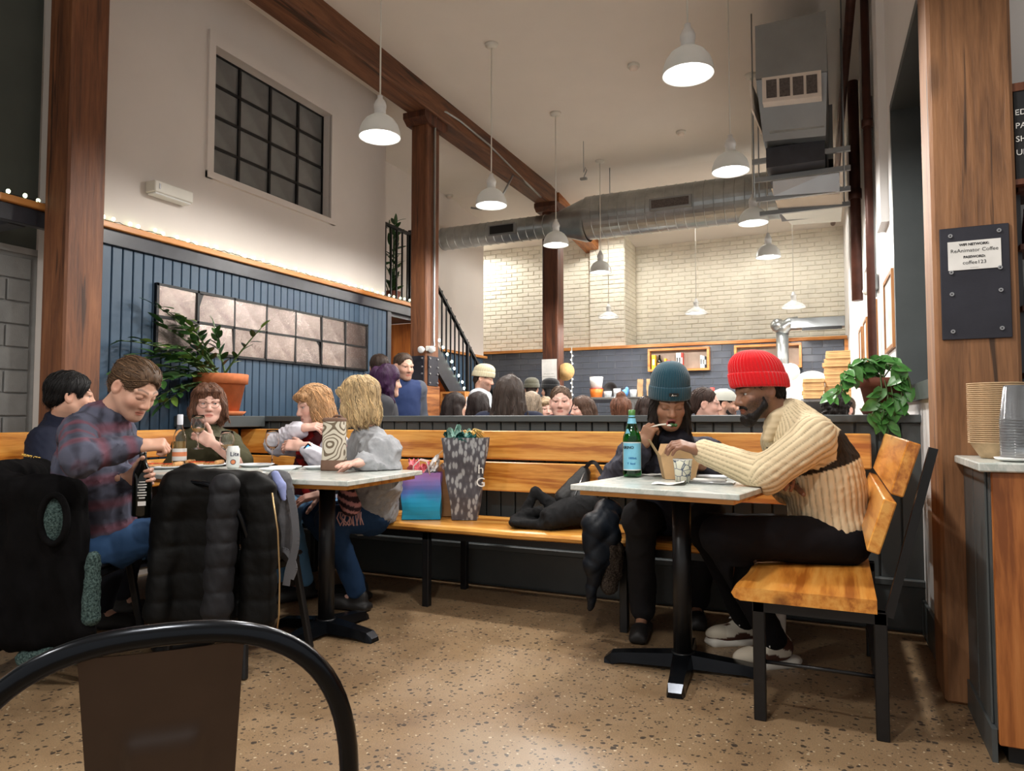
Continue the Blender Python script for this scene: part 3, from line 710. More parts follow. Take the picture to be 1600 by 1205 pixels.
# ================================================================ ducts
du = thing('spiral_duct', 'round galvanised spiral duct crossing the room with reducer and grilles', 'duct', (-2.0, 8.9, 3.4))
def spiral(x0, x1, r, z, y=8.9):
    m = MB(); L = x1-x0; k = max(2, int(L/.12)); prof = []
    for i in range(k):
        a = x0+L*i/k; d = L/k; prof += [(r, a), (r, a+d*.9), (r+.006, a+d*.93), (r+.006, a+d*.97)]
    prof.append((r, x1)); return m.lathe(prof, 40, (0, y, z), M=Matrix(((0, 0, 1, 0), (1, 0, 0, 0), (0, 1, 0, 0), (0, 0, 0, 1))), smooth=False)
part('wide_run', spiral(-3.0, .0, .285, 3.735), 'galv', du)
part('reducer', MB().lathe([(.285, -3.0), (.285, -3.05), (.165, -3.42), (.165, -3.5)], 40, (0, 8.9, 3.71), M=Matrix(((0, 0, 1, 0), (1, 0, 0, 0), (0, 1, 0, 0), (0, 0, 0, 1)))), 'galv', du)
part('narrow_run', spiral(-6.6, -3.48, .16, 3.695), 'galv', du)
g = part('grille', MB().box(-2.1, -1.58, 8.58, 8.64, 3.64, 3.79, 0, .004), 'galv_box', du); part('louvre', MB().box(-2.07, -1.61, 8.572, 8.582, 3.665, 3.765), 'grille_dark', g)
g = part('grille', MB().box(-4.42, -4.0, 8.72, 8.76, 3.61, 3.76, 0, .004), 'galv_box', du); part('louvre', MB().box(-4.39, -4.03, 8.712, 8.722, 3.63, 3.74), 'dark_void', g)
part('elbow', MB().tube([(-.03, 8.9, 3.735), (.0, 8.9, 3.735)], .29, 28), 'galv', du)
for x in (-1.2, -2.7): part('hanger', MB().tube([(x, 8.9, 4.02), (x, 8.9, CEIL)], .006, 6), 'galv', du)
# rectangular air handler duct along the right wall
rd = thing('rectangular_duct', 'grey sheet metal duct box with white return grille', 'duct', (-.25, 6.1, 3.2))
part('upper_box', MB().hexa([(-.53, 5.6, 3.66), (-.03, 5.6, 3.62), (-.03, 7.2, 3.62), (-.53, 7.2, 3.66), (-.53, 5.6, 4.08), (-.03, 5.6, 4.08), (-.03, 7.2, 4.08), (-.53, 7.2, 4.08)]), 'galv_box', rd)
part('sloped_throat', MB().hexa([(-.50, 5.8, 3.24), (-.05, 5.8, 3.21), (-.05, 7.2, 3.21), (-.50, 7.2, 3.24), (-.53, 5.62, 3.66), (-.03, 5.62, 3.62), (-.03, 7.2, 3.62), (-.53, 7.2, 3.66)]), 'galv_box', rd)
part('bottom_lip', MB().obox((-.45, 5.78, 3.3), (-.06, 5.78, 3.28), .02, .025), 'galv', rd)
part('dark_liner', MB().box(-.49, -.06, 5.9, 7.6, 3.06, 3.22), 'dark_trim', rd)
gr = part('return_grille', MB().hexa([(-.485, 5.6, 3.47), (-.07, 5.6, 3.44), (-.07, 5.72, 3.44), (-.485, 5.72, 3.47), (-.485, 5.585, 3.655), (-.07, 5.585, 3.63), (-.07, 5.7, 3.63), (-.485, 5.7, 3.655)]), 'grille_white', rd)
for i in range(4):
    a = -.455+i*.094
    part('grille_opening', MB().hexa([(a, 5.594, 3.495-.007*i), (a+.075, 5.594, 3.49-.007*i), (a+.075, 5.7, 3.49-.007*i), (a, 5.7, 3.495-.007*i), (a, 5.582, 3.63-.007*i), (a+.075, 5.582, 3.625-.007*i), (a+.075, 5.7, 3.625-.007*i), (a, 5.7, 3.63-.007*i)]), 'grille_dark', gr)
part('side_flap', MB().hexa([(-.575, 5.62, 3.45), (-.56, 5.62, 3.44), (-.53, 6.3, 3.44), (-.545, 6.3, 3.45), (-.58, 5.6, 3.66), (-.565, 5.6, 3.66), (-.53, 6.3, 3.66), (-.545, 6.3, 3.66)]), 'grille_white', rd)
part('supply_box', MB().box(-.52, .0, 6.9, 8.55, 3.4, 3.9), 'galv_box', rd)
lo = part('insulated_run', MB().hexa([(-.46, 6.15, 2.9), (.04, 6.15, 2.87), (.04, 8.4, 3.25), (-.46, 8.4, 3.3), (-.46, 6.1, 3.05), (.04, 6.1, 3.05), (.04, 8.4, 3.8), (-.46, 8.4, 3.8)]), 'insul_foil', rd)
part('insulated_skirt', MB().hexa([(-.44, 6.5, 2.86), (.06, 6.5, 2.84), (.06, 8.4, 3.2), (-.44, 8.4, 3.22), (-.48, 6.2, 2.98), (.05, 6.2, 2.95), (.05, 8.4, 3.4), (-.48, 8.4, 3.42)]), 'insul_foil', rd)
for (y, z) in ((5.95, 3.14), (6.05, 3.02), (6.2, 2.9), (6.5, 2.86)):
    part('strut', MB().box(-.6, .12, y-.02, y+.02, z-.02, z+.01).box(-.6, .12, y-.024, y-.018, z-.024, z+.014), 'galv_box', rd)
for (x, y) in ((-.59, 5.95), (-.575, 6.2), (.075, 5.95), (.075, 6.5)):
    part('rod', MB().tube([(x, y, 2.84), (x, y, CEIL-.002)], .006, 6), 'galv_box', rd)
solo('ceiling_rail', MB().box(-.95, -.45, 5.0, 5.04, CEIL-.03, CEIL), 'galv_box', 'short grey metal rail on ceiling above the second pendant', 'rail')
# brown pipes on the right wall
def rp(y, d=.06): return xr(y)-d
solo('downpipe', MB().tube([(rp(6.0), 6.0, 1.2), (rp(6.0), 6.0, CEIL)], .03, 12).tube([(rp(6.0), 6.0, 3.3), (rp(6.0), 6.0, 3.36)], .04, 12), 'brown_pipe', 'brown vertical pipe running up the right wall', 'pipe')
solo('downpipe', MB().tube([(rp(7.6, .066), 7.6, 2.2), (rp(7.6, .066), 7.6, CEIL)], .05, 12).tube([(rp(7.6, .066), 7.6, 3.2), (rp(7.6, .066), 7.6, 3.3)], .06, 12), 'brown_pipe', 'thick brown pipe on right wall behind the duct', 'pipe')
solo('sprinkler_pipe', MB().tube([(rp(4.8, .16), 4.8, 4.3), (rp(8.2, .16), 8.2, 4.18), (rp(11.4, .16), 11.4, 3.95)], .035, 12), 'brown_pipe', 'brown pipe sloping along the top of right wall', 'pipe')
solo('conduit', MB().tube([(rp(6.15, .02), 6.15, 2.0), (rp(6.15, .02), 6.15, 3.6)], .012, 8).box(rp(6.15, .05), rp(6.15, .003), 6.08, 6.22, 2.05, 2.17, 0, .005), 'galv', 'thin grey conduit ending in a box on right wall', 'conduit')
solo('fire_alarm', MB().box(xr(6.5)-.05, xr(6.5)+.0, 6.42, 6.58, 2.05, 2.16, 0, .01).sphere((xr(6.5)-.06, 6.5, 2.105), .03, 12), 'white_plastic', 'small white alarm box on right wall beside the pipes', 'alarm')
# ceiling detectors, sprinkler
for (x, y, l) in ((-1.69, 6.36, 'white smoke detector on ceiling between the pendant rows'), (-1.6, 8.1, 'white smoke detector on ceiling before the spiral duct'), (-5.2, 9.0, 'white smoke detector on ceiling beyond the timber beam')):
    t = thing('smoke_detector', l, 'detector', (x, y, CEIL-.05))
    part('base', MB().lathe([(.055, .05), (.058, .03), (.045, .026), (.004, .026)], 20), 'white_plastic', t, world=False); part('cap', MB().lathe([(.042, .026), (.04, .008), (.02, 0), (.001, 0)], 20), 'grille_white', t, world=False)
solo('cable_drop', MB().tube([(-2.72, 7.9, CEIL), (-2.72, 7.9, 4.0)], .004, 6).tube([(-2.72, 7.9, 4.0), (-2.7, 7.9, 4.06), (-2.68, 7.9, 4.02), (-2.71, 7.9, 3.96), (-2.72, 7.9, 3.93)], .006, 6).box(-2.76, -2.68, 7.88, 7.92, 3.91, 3.935), 'galv', 'coiled cable hook hanging from ceiling before the spiral duct', 'cable')
solo('flexible_conduit', MB().tube([(-4.3, 8.0, 3.8), (-4.15, 8.0, 3.76), (-4.0, 8.0, 3.78), (-3.85, 8.0, 3.9), (-3.7, 8.0, 4.14)], .014, 8), 'galv', 'flexible grey conduit hanging below the timber beam', 'conduit')
wood('frame_wood', rgb(120, 76, 36), rgb(158, 104, 54), rgb(176, 122, 70), 'z', 1, .5, .1)
# poster frames along right wall
for i, (a, b) in enumerate(((5.0, 5.55), (6.25, 6.75), (7.3, 7.75), (8.05, 8.45), (9.0, 9.4), (9.85, 10.3))):
    t = thing('picture_frame', ['pine picture frame on right wall above trailing plant', 'pine picture frame on right wall next to alarm box', 'pine picture frame on right wall, third from the window', 'pine picture frame on right wall, third from the brick wall', 'pine picture frame on right wall, second from the brick wall', 'pine picture frame on right wall beside the tiles'][i], 'frame', (xr(a), (a+b)/2, 1.5), 'pine frames along right wall')
    m = MB(); z0, z1, w_ = 1.5, 2.0, .026
    rbox(m, -.018, 0, a, a+w_, z0, z1); rbox(m, -.018, 0, b-w_, b, z0, z1); rbox(m, -.018, 0, a+w_, b-w_, z0, z0+w_); rbox(m, -.018, 0, a+w_, b-w_, z1-w_, z1)
    part('frame', m, 'frame_wood', t); m = MB(); rbox(m, -.008, 0, a+w_, b-w_, z0+w_, z1-w_); part('picture', m, 'poster', t)
# ================================================================ benches
SEAT = .46
def plank(name, p0, p1, h, th, mat, par, lean=(0, 0, 1), bev=.006):
    return part(name, MB().obox(p0, p1, th, h, lean, 0, bev), mat, par)
def live_edge(mb, x0, x1, yf, yb, z0, z1, axis='x', seed=0):      # seat board with a softly wavering rounded front
    n = 44; R = []
    for i in range(n+1):
        t = x0+(x1-x0)*i/n; w_ = .008*math.sin(t*5.1+seed)+.005*math.sin(t*13+seed*2); f = yf+w_; h = (z1-z0)/2; c = (z0+z1)/2
        s_ = 1 if yb > yf else -1
        ring = [(yb, z0), (yb, z1), (f+s_*.03, z1), (f+s_*.008, z1-.006), (f, c+.002), (f+s_*.01, z0+.008), (f+s_*.03, z0)]
        R.append([(t, a, b) if axis == 'x' else (a, t, b) for a, b in ring])
    mb.rings(R, 7, 0, False)
    o = len(mb.v)-7*(n+1)
    mb.f += [tuple(o+i for i in range(7)), tuple(o+7*n+i for i in range(7))[::-1]]; mb.m += [0, 0]; mb.sm += [False, False]
    return mb
bm_ = thing('wooden_bench', 'long varnished pine bench with two plank back along charcoal half wall', 'bench', (-1.9, 3.65, 0), 'pine benches on black steel frames')
part('seat', live_edge(MB(), -3.5, -.35, 3.38, 3.86, SEAT-.045, SEAT), 'pine_x', bm_)
L1 = (0, .10, 1)
plank('back_plank', (-3.99, 3.865, .70), (.1, 3.865, .70), .175, .035, 'pine_x', bm_, L1); plank('back_plank', (-4.02, 3.9, .888), (.14, 3.9, .888), .175, .035, 'pine_x', bm_, L1)
for x in (-3.3, -2.12, -.98):
    part('leg', MB().box(x-.02, x+.02, 3.41, 3.45, 0, SEAT-.046, 0, .003), 'black_metal', bm_); part('leg', MB().box(x-.02, x+.02, 3.85, 3.89, 0, SEAT-.046, 0, .003), 'black_metal', bm_)
    part('cross_rail', MB().box(x-.02, x+.02, 3.41, 3.89, SEAT-.085, SEAT-.046), 'black_metal', bm_)
    part('back_support', MB().obox((x, 3.905, .42), (x, 3.95, .97), .04, .03, (0, 1, 0)), 'black_metal', bm_)
part('front_rail', MB().box(-3.4, -.4, 3.44, 3.47, SEAT-.085, SEAT-.046), 'black_metal', bm_)
bl_ = thing('wooden_bench', 'pine bench section along the block wall and blue boards', 'bench', (-3.8, 2.6, 0), 'pine benches on black steel frames')
part('seat', live_edge(MB(), 1.2, 3.86, -3.53, -4.0, SEAT-.045, SEAT, 'y', 2), 'pine_y', bl_)
L2 = (-.10, 0, 1)
plank('back_plank', (-4.005, 1.2, .70), (-4.005, 3.85, .70), .175, .035, 'pine_y', bl_, L2); plank('back_plank', (-4.04, 1.2, .888), (-4.04, 3.88, .888), .175, .035, 'pine_y', bl_, L2)
for y in (1.5, 3.0):
    part('leg', MB().box(-3.6, -3.56, y-.02, y+.02, 0, SEAT-.046, 0, .003), 'black_metal', bl_); part('leg', MB().box(-4.0, -3.96, y-.02, y+.02, 0, SEAT-.046, 0, .003), 'black_metal', bl_)
    part('back_support', MB().obox((-4.03, y, .42), (-4.1, y, .97), .03, .04, (0, 1, 0)), 'black_metal', bl_)
br_ = thing('wooden_bench', 'short pine bench with angled back that the man in red beanie sits on', 'bench', (-.1, 3.0, 0), 'pine benches on black steel frames')
part('seat', live_edge(MB(), 2.6, 3.86, -.345, .1, SEAT-.045, SEAT, 'y', 4), 'pine_y', br_)
L3 = (.32, 0, 1)
plank('back_plank', (.118, 2.59, .70), (.118, 3.83, .70), .18, .04, 'pine_y', br_, L3, .004); plank('back_plank', (.19, 2.59, .888), (.19, 3.86, .888), .18, .04, 'pine_y', br_, L3, .004)
for y in (2.65, 3.55):
    part('leg', MB().box(-.29, -.25, y-.02, y+.02, 0, SEAT-.046, 0, .003), 'black_metal', br_); part('leg', MB().box(.09, .13, y-.02, y+.02, 0, SEAT-.046, 0, .003), 'black_metal', br_)
    part('cross_rail', MB().box(-.29, .13, y-.02, y+.02, SEAT-.085, SEAT-.046), 'black_metal', br_)
    if y < 3: part('back_support', MB().obox((.135, y, .4), (.275, y, .955), .03, .026, (1, 0, 0)), 'black_metal', br_)
    part('stretcher', MB().tube([(-.27, y, .2), (.11, y, .2)], .007, 8), 'black_metal', br_)
part('side_rail', MB().box(.09, .13, 2.65, 3.55, .14, .18), 'black_metal', br_)
# ================================================================ tables
def pedestal_table(cx, cy, rz, label, half=.345, ft=.28, frot=0, bx=None):
    t = thing('pedestal_table', label, 'table', (cx, cy, 0), 'marble topped pedestal tables', rz)
    part('marble_top', MB().box(-half, half, -half, half, .757, .78, 0, .003), 'marble', t, world=False)
    part('wood_underlay', MB().box(-half+.03, half-.03, -half+.03, half-.03, .737, .757), 'pine_x', t, world=False)
    part('stem', MB().tube([(0, 0, .05), (0, 0, .737)], .039, 20).tube([(0, 0, .05), (0, 0, .075)], .047, 20), 'black_metal', t, world=False)
    part('mount_plate', MB().box(-.16, .16, -.16, .16, .725, .737), 'black_metal', t, world=False)
    for k in range(4):
        a = frot+k*math.pi/2; d = Vector((math.cos(a), math.sin(a), 0)); s_ = Vector((-d.y, d.x, 0)); R = []
        for (q, w_, z0, z1) in ((.0, .05, .02, .075), (.06, .045, .018, .07), (ft*.8, .036, .012, .052), (ft-.01, .036, .0, .045), (ft+.02, .03, .0, .02)):
            c = d*q; R.append([c-s_*w_+Vector((0, 0, z0)), c+s_*w_+Vector((0, 0, z0)), c+s_*w_*.8+Vector((0, 0, z1)), c-s_*w_*.8+Vector((0, 0, z1))])
        m = MB().rings(R, 4, 0, False); n0 = len(m.v); m.f += [(n0-4, n0-3, n0-2, n0-1), (3, 2, 1, 0)]; m.m += [0, 0]; m.sm += [False, False]
        part('foot', m, 'black_gloss', t, world=False)
    return t
RZ1_ = math.radians(4.5)
pedestal_table(-2.30, 2.79, RZ1_, 'marble table with patterned wine tote standing on it', frot=math.radians(85)-RZ1_+math.radians(3))
pedestal_table(-2.30-.695*math.cos(RZ1_), 2.79-.695*math.sin(RZ1_), RZ1_, 'marble table with pizza plates and beer can on it', frot=math.radians(-10))
pedestal_table(-.615, 3.03, math.radians(-9), 'marble table with green bottle and takeout box on it', frot=math.radians(-75), ft=.31)
# ================================================================ metal chairs
def metal_chair(loc, rz, label, seatz=.45, top=.85, met='black_metal', wsp=1.0, W_=.215):
    # faces +y in its own frame; back hoop at y = -.2
    t = thing('metal_chair', label, 'chair', loc, 'black metal cafe chairs', rz)
    part('seat', MB().box(-.19, .19, -.17, .19, seatz-.02, seatz, 0, .012), met, t, world=False)
    part('seat_apron', MB().box(-.18, .18, -.16, .18, seatz-.06, seatz-.02, 0, .01), met, t, world=False)
    for sx in (-1, 1):
        for sy in (-1, 1):
            part('leg', MB().obox((sx*.165, sy*.155-.0, seatz-.03), (sx*.215, sy*.21, 0), .032, .028, (0, 1, 0), 0, .006), met, t, world=False)
    P = []; H_ = top
    for i in range(41):
        a = math.pi*i/40; u = -math.cos(a); v = math.sin(a)
        x = W_*math.copysign(abs(u)**.8, u); z = seatz-.03+(H_-seatz+.03)*(abs(v)**.45); P.append((x, -.16-.16*(z-seatz)/(H_-seatz)*.75, z))
    part('back_hoop', MB().tube(P, .0115, 14), 'black_gloss', t, world=False)
    def yb(z): return -.16-.12*(z-seatz)/(H_-seatz)
    zt = H_+.002
    def pan(u, v):
        x = (u-.5)*2; z = seatz-.02+(zt-seatz)*v; w_ = (.078+.014*v)*wsp
        d = .012*(1-x*x)
        e = min(1, max(0, (abs(x)-.42)/.1)); f_ = min(1, max(0, (v-.72)/.05)); emb = .013*max(e, f_)
        return (x*w_, yb(z)-d*.5-.004+emb*.8-.003, z)
    sp = MB().grid(pan, 25, 40); sp.grid(lambda u, v: (pan(u, v)[0], pan(u, v)[1]+.002, pan(u, v)[2]), 25, 40)
    part('back_splat', sp, met, t, world=False)
    return t
fwd = lambda ang: math.radians(ang)
FC = metal_chair((-.838, .70, 0), math.radians(48), 'empty metal chair with black tubular hoop back and brown splat', top=.83, met='gunmetal', wsp=.84, W_=.205)
metal_chair((-2.42, 2.36, 0), math.radians(3), 'black metal chair hidden under puffer jacket', top=.79)
metal_chair((-3.0, 1.98, 0), math.radians(-62), 'black metal chair that the man in plaid shirt sits on', top=.79)
# ================================================================ service counter at right
ct = thing('service_counter', 'service counter end with marble top, grey side and orange wood panel', 'counter', (.75, 2.8, 0))
part('side_panel', MB().box(.42, .44, 2.62, 3.075, .1, .885).box(.405, .42, 2.62, 3.075, .0, .1), 'charcoal_paint', ct)
for i in range(2): part('side_board', MB().box(.412, .42, 2.66+i*.21, 2.86+i*.21, .1, .885, 0, .003), 'charcoal_paint', ct)
part('end_panel', MB().box(.422, 1.4, 2.6, 2.62, .06, .885, 0, .003), 'counter_wood', ct)
part('plinth', MB().box(.45, 1.4, 2.64, 3.07, 0, .06), 'dark_void', ct)
part('carcass', MB().box(.44, 1.4, 2.62, 3.07, .06, .885).box(.61, 1.4, 3.07, 3.08, .06, .885), 'dark_trim', ct)
part('marble_top', MB().box(.385, 1.42, 2.575, 3.075, .887, .915, 0, .004), 'marble', ct)
# ================================================================ people: builder
CAMR = np.array([math.cos(YAW), math.sin(YAW), 0]); CAMF0 = np.array([-math.sin(YAW), math.cos(YAW), 0]); ZZ = np.array([0, 0, 1.])
CAMF = math.cos(PITCH)*CAMF0+math.sin(PITCH)*ZZ; CAMU = math.cos(PITCH)*ZZ-math.sin(PITCH)*CAMF0
def at(px, py, d): return np.array([0, 0, 1.05])+(CAMF+CAMR*(px-800)/1100+CAMU*(602.5-py)/1100)*d     # point seen at px, py, d metres deep
def dr(a, b, c): v = a*CAMR+b*ZZ+c*CAMF0; return v/np.linalg.norm(v)      # right, up, away
def unit(v): v = np.array(v, float); return v/np.linalg.norm(v)
vcol('skin', .5, .35, .06, 300, .08); vcol('eyeball', .12, .6); vcol('hair', .5, .25); vcol('fabric_v', .85, .2, .3, 420)
def hair_mat():
    m, nt, b = newmat('hair_strands'); a = N(nt, 'ShaderNodeAttribute', attribute_name='Col')
    v = coords(nt, (260, 260, 14)); f = noise(nt, v, 1, 3, .6, .3)
    c = mix(nt, a.outputs['Color'], ramp(nt, f, [(.35, (.18, .18, .18, 1)), (.65, (1.0, 1.0, 1.0, 1))]), .8, 'MULTIPLY')
    nt.links.new(c, b.inputs['Base Color']); b.inputs['Roughness'].default_value = .5; b.inputs['Specular IOR Level'].default_value = .22; bump(nt, b, f, .6, .005)
hair_mat()
def head_raw(raw, c, hf, hu, nb, skin, hs=1.0, brow=(.08, .05, .03), lip=None, beard=None, mouth='closed', eyes='open', iris=(.12, .08, .05), res=.0034, gaze=None, nose=1.0, round_=1.0):
    R = frame(hf, hu); c = np.array(c)
    T = lambda x, y, z: c+(np.array([x, y, z])*hs) @ R
    def E(p, r, k=.02, op='+', rot=None): return ell(T(*p), np.array(r)*hs, R if rot is None else rot @ R, k*hs, op)
    def K(a, b, ra, rb, k=.015, op='+'): return cap(T(*a), T(*b), ra*hs, rb*hs, k*hs, op)
    w = round_
    pr = [E((0, -.018, .032), (.075, .094, .082), .02), E((0, .016, -.028), (.062*w, .074, .085), .03), E((0, .046, -.082), (.040*w, .038, .03), .03),
          K((.056*w, -.01, -.045), (.02, .066, -.1), .016, .014, .03), K((-.056*w, -.01, -.045), (-.02, .066, -.1), .016, .014, .03),
          E((.036*w, .058, -.032), (.026*w, .022, .024), .025), E((-.036*w, .058, -.032), (.026*w, .022, .024), .025),
          K((.048, .066, .020), (.012, .081, .016), .010, .011, .014), K((-.048, .066, .020), (-.012, .081, .016), .010, .011, .014),
          K((0, .081, .014), (0, .102*1, -.032), .0075*nose, .0125*nose, .014), E((0, .100, -.037), (.013*nose, .011, .009), .008), E((.0125*nose, .09, -.039), (.0085, .010, .0075), .008), E((-.0125*nose, .09, -.039), (.0085, .010, .0075), .008),
          E((0, .072, -.104), (.02, .018, .015), .02)]
    if mouth == 'open':
        pr += [E((0, .084, -.062), (.022, .011, .006), .006), E((0, .078, -.092), (.021, .012, .007), .006), E((0, .09, -.077), (.017, .022, .0115), .004, '-')]
    else:
        wd = .025 if mouth == 'smile' else .022
        pr += [E((0, .083, -.066), (wd, .010, .0058), .007), E((0, .081, -.076), (wd*.86, .0105, .0068), .007), E((0, .094, -.0708), (wd*1.02, .009, .0013), .003, '-')]
    for s in (-1, 1): pr += [E((s*.031, .089, .001), (.0165, .012, .0105), .008, '-')]
    for s in (-1, 1):
        if eyes == 'open': pr += [E((s*.031, .0735, .0085), (.0175, .0135, .0062), .004), E((s*.031, .0725, -.0095), (.017, .012, .0055), .004)]
        else: pr += [E((s*.031, .0735, .0005), (.0172, .0135, .0125), .004)]
    for s in (-1, 1):
        a = math.radians(18)*s; ca, sa = math.cos(a), math.sin(a); rz = np.array([[ca, sa, 0], [-sa, ca, 0], [0, 0, 1]])
        pr += [E((s*.079, -.014, -.008), (.0085, .021, .032), .008, '+', rz), E((s*.086, -.010, -.004), (.005, .011, .017), .005, '-', rz)]
    pr += [cap(T(0, -.03, -.06), nb, .052*hs, .058*hs, .035)]
    V, F = sdf(pr, res)
    L = (V-c) @ R.T/hs; x, y, z = L[:, 0], L[:, 1], L[:, 2]; sk = np.array(skin[:3]); col = np.tile(sk, (len(V), 1))
    col *= (1+.05*fbm(L, 60, 8)[:, None])
    def blend(mask, cc): 
        nonlocal col
        m = np.clip(mask, 0, 1)[:, None]; col = col*(1-m)+np.array(cc[:3])*m
    g = lambda p, s: np.exp(-(((L-np.array(p))/np.array(s))**2).sum(1))
    blush = sk*np.array([1.08, .72, .66])
    blend(.45*(g((.045, .06, -.035), (.022, .03, .02))+g((-.045, .06, -.035), (.022, .03, .02)))+.5*g((0, .105, -.035), (.014, .012, .012))+.3*g((.08, -.01, 0), (.015, .03, .03))+.3*g((-.08, -.01, 0), (.015, .03, .03)), blush)
    blend(.28*(g((.031, .08, 0), (.02, .02, .014))+g((-.031, .08, 0), (.02, .02, .014))), sk*np.array([.62, .5, .48]))  # eye socket shade put into the skin colour
    if beard is not None:
        bc, al, fullness = beard
        m = 1/(1+np.exp((z+.052-.028*np.clip((np.abs(x)-.03)/.03, 0, 1)*(1 if fullness > .5 else .3))/.004)); m *= 1/(1+np.exp(-(y-(-.005 if fullness > .5 else .03))/.006)); m *= 1/(1+np.exp(-(z+.122)/.006))
        m *= 1-.0*x; blend(al*m*(.8+.2*fbm(L, 900, 6, seed=3)), bc)
    lc = np.array(lip) if lip is not None else sk*np.array([.86, .48, .46])
    if mouth == 'open':
        blend((((x/.024)**2+((z+.077)/.023)**2) < 1)*(y > .06)*.9, lc); blend((((x/.017)**2+((z+.077)/.0115)**2) < 1.05)*(y > .04)*(y < .085)*1.0, (.12, .02, .02))
    else:
        blend((((x/.024)**2+((z+.0705)/.0115)**2) < 1)*(y > .055)*.75, lc); blend(np.exp(-((z+.0708)/.0016)**2)*(np.abs(x) < .024)*(y > .055)*.6, lc*.35)
    arch = .0245+.006*np.sin(np.clip((np.abs(x)-.012)/.042, 0, 1)*math.pi*.8)
    blend(np.exp(-((z-arch)/.0042)**2)*(np.abs(x) > .011)*(np.abs(x) < .053)*(y > .045)*.85, brow)
    if eyes != 'open': blend(np.exp(-((z+.0075-.004*(1-((np.abs(x)-.031)/.017)**2)*-1)/.0018)**2)*(np.abs(np.abs(x)-.031) < .017)*(y > .06)*.85, (.03, .02, .02))
    else: blend(np.exp(-((z-.0052)/.0016)**2)*(np.abs(np.abs(x)-.031) < .017)*(y > .072)*.7, (.03, .02, .02))
    for s in (-1, 1): blend(g((s*.0075, .1, -.0455), (.004, .02, .003))*.7, (.08, .03, .03))
    raw.add(V, F, col, 0)
    if eyes == 'open':
        gz = unit(hf if gaze is None else gaze)
        for s in (-1, 1):
            mb = MB().sphere((0, 0, 0), .0132*hs, 22); P = np.array(mb.v); n_ = P/(.0132*hs); d = n_ @ gz
            cc = np.tile(np.array((.42, .40, .39)), (len(P), 1)); cc[d > .86] = iris; cc[d > .95] = (.01, .01, .01)
            r2 = Raw().addmb(mb); raw.add(P+T(s*.031, .0685, 0), r2.F[0], cc, 1)
    return R, T
def hand_raw(raw, wr, d, back, side, skin, curl=.45, res=.0042, thumb=.5, spread=.06, s=1.0, point=0):
    d = unit(d); back = np.array(back, float); back = unit(back-d*(back @ d)); ac = -side*np.cross(d, back); R = np.array([ac, d, back]); wr = np.array(wr, float)
    T = lambda x, y, z: wr+(np.array([x, y, z])*s) @ R
    pr = [rbx(T(.0, .05, 0), np.array((.037, .047, .0135))*s, R, .0125*s, .012), cap(T(0, -.04, 0), T(0, .02, 0), .026*s, .024*s, .02)]
    cu = curl if hasattr(curl, '__len__') else [curl]*4
    for i, (xo, ln) in enumerate(zip((.028, .0095, -.0095, -.027), (.074, .082, .076, .06))):
        p = np.array([xo, .088-(.004 if i in (0, 3) else 0), .002]); ang = 0; r_ = .0092 if i < 3 else .0082; sp = (1.5-i)*spread
        for j, (fr_, mx) in enumerate(((.45, 75), (.31, 95), (.24, 65))):
            ang += math.radians(mx)*cu[i]; q = p+ln*fr_*np.array([math.sin(sp)*math.cos(ang), math.cos(ang), -math.sin(ang)])
            pr.append(cap(T(*p), T(*q), (r_-.0006*j)*s, (r_-.0006*(j+1))*s, .004)); p = q
    p = np.array([.026, .018, -.004]); a1 = np.array([.72-.35*thumb, .62, -.15-.5*thumb])
    for j, (ln, b) in enumerate(((.042, 0), (.034, .35), (.027, .6))):
        v = unit(a1+b*thumb*np.array([-.7, .25, -.35])); q = p+ln*v; pr.append(cap(T(*p), T(*q), (.0125-.001*j)*s, (.0115-.001*j)*s, .008)); p = q
    V, F = sdf(pr, res); L = (V-wr) @ R.T/s; col = np.tile(np.array(skin[:3]), (len(V), 1))*(1+.06*fbm(L, 70, 8)[:, None])
    k = np.clip((L[:, 1]-.06)/.05, 0, 1)[:, None]*.22; col = col*(1-k)+np.array(skin[:3])*np.array([1.05, .78, .72])*k
    raw.add(V, F, col, 0)
    return T
# seats and table tops that bodies and cloth press against: centre, turn, half sizes, height, depth of the zone below the top
REST = [(-1.925, 3.6, 0, 1.6, .275, .456, .11), (-3.75, 2.53, 0, .275, 1.34, .456, .11), (-.14, 3.23, 0, .265, .65, .456, .11), (-3.0, 1.98, math.radians(-62), .2, .2, .446, .11),
        (-2.30, 2.79, math.radians(4.5), .348, .348, .7805, .1), (-2.993, 2.7355, math.radians(4.5), .348, .348, .7805, .1), (-.615, 3.03, math.radians(-9), .348, .348, .7805, .1)]
def press(V, lift=0.0, only=None):
    V = V.copy()
    for k, (cx, cy, rz, hx, hy, zt, rg) in enumerate(REST):
        if only is not None and k not in only: continue
        x, y = V[:, 0]-cx, V[:, 1]-cy; c, s_ = math.cos(rz), math.sin(rz); u, v = x*c+y*s_, -x*s_+y*c
        m = (np.abs(u) < hx) & (np.abs(v) < hy) & (V[:, 2] < zt+lift) & (V[:, 2] > zt-rg); V[m, 2] = zt+lift
    return V
def tframe(J, up): return np.array([J['br'], unit(np.cross(up, J['br'])), up])
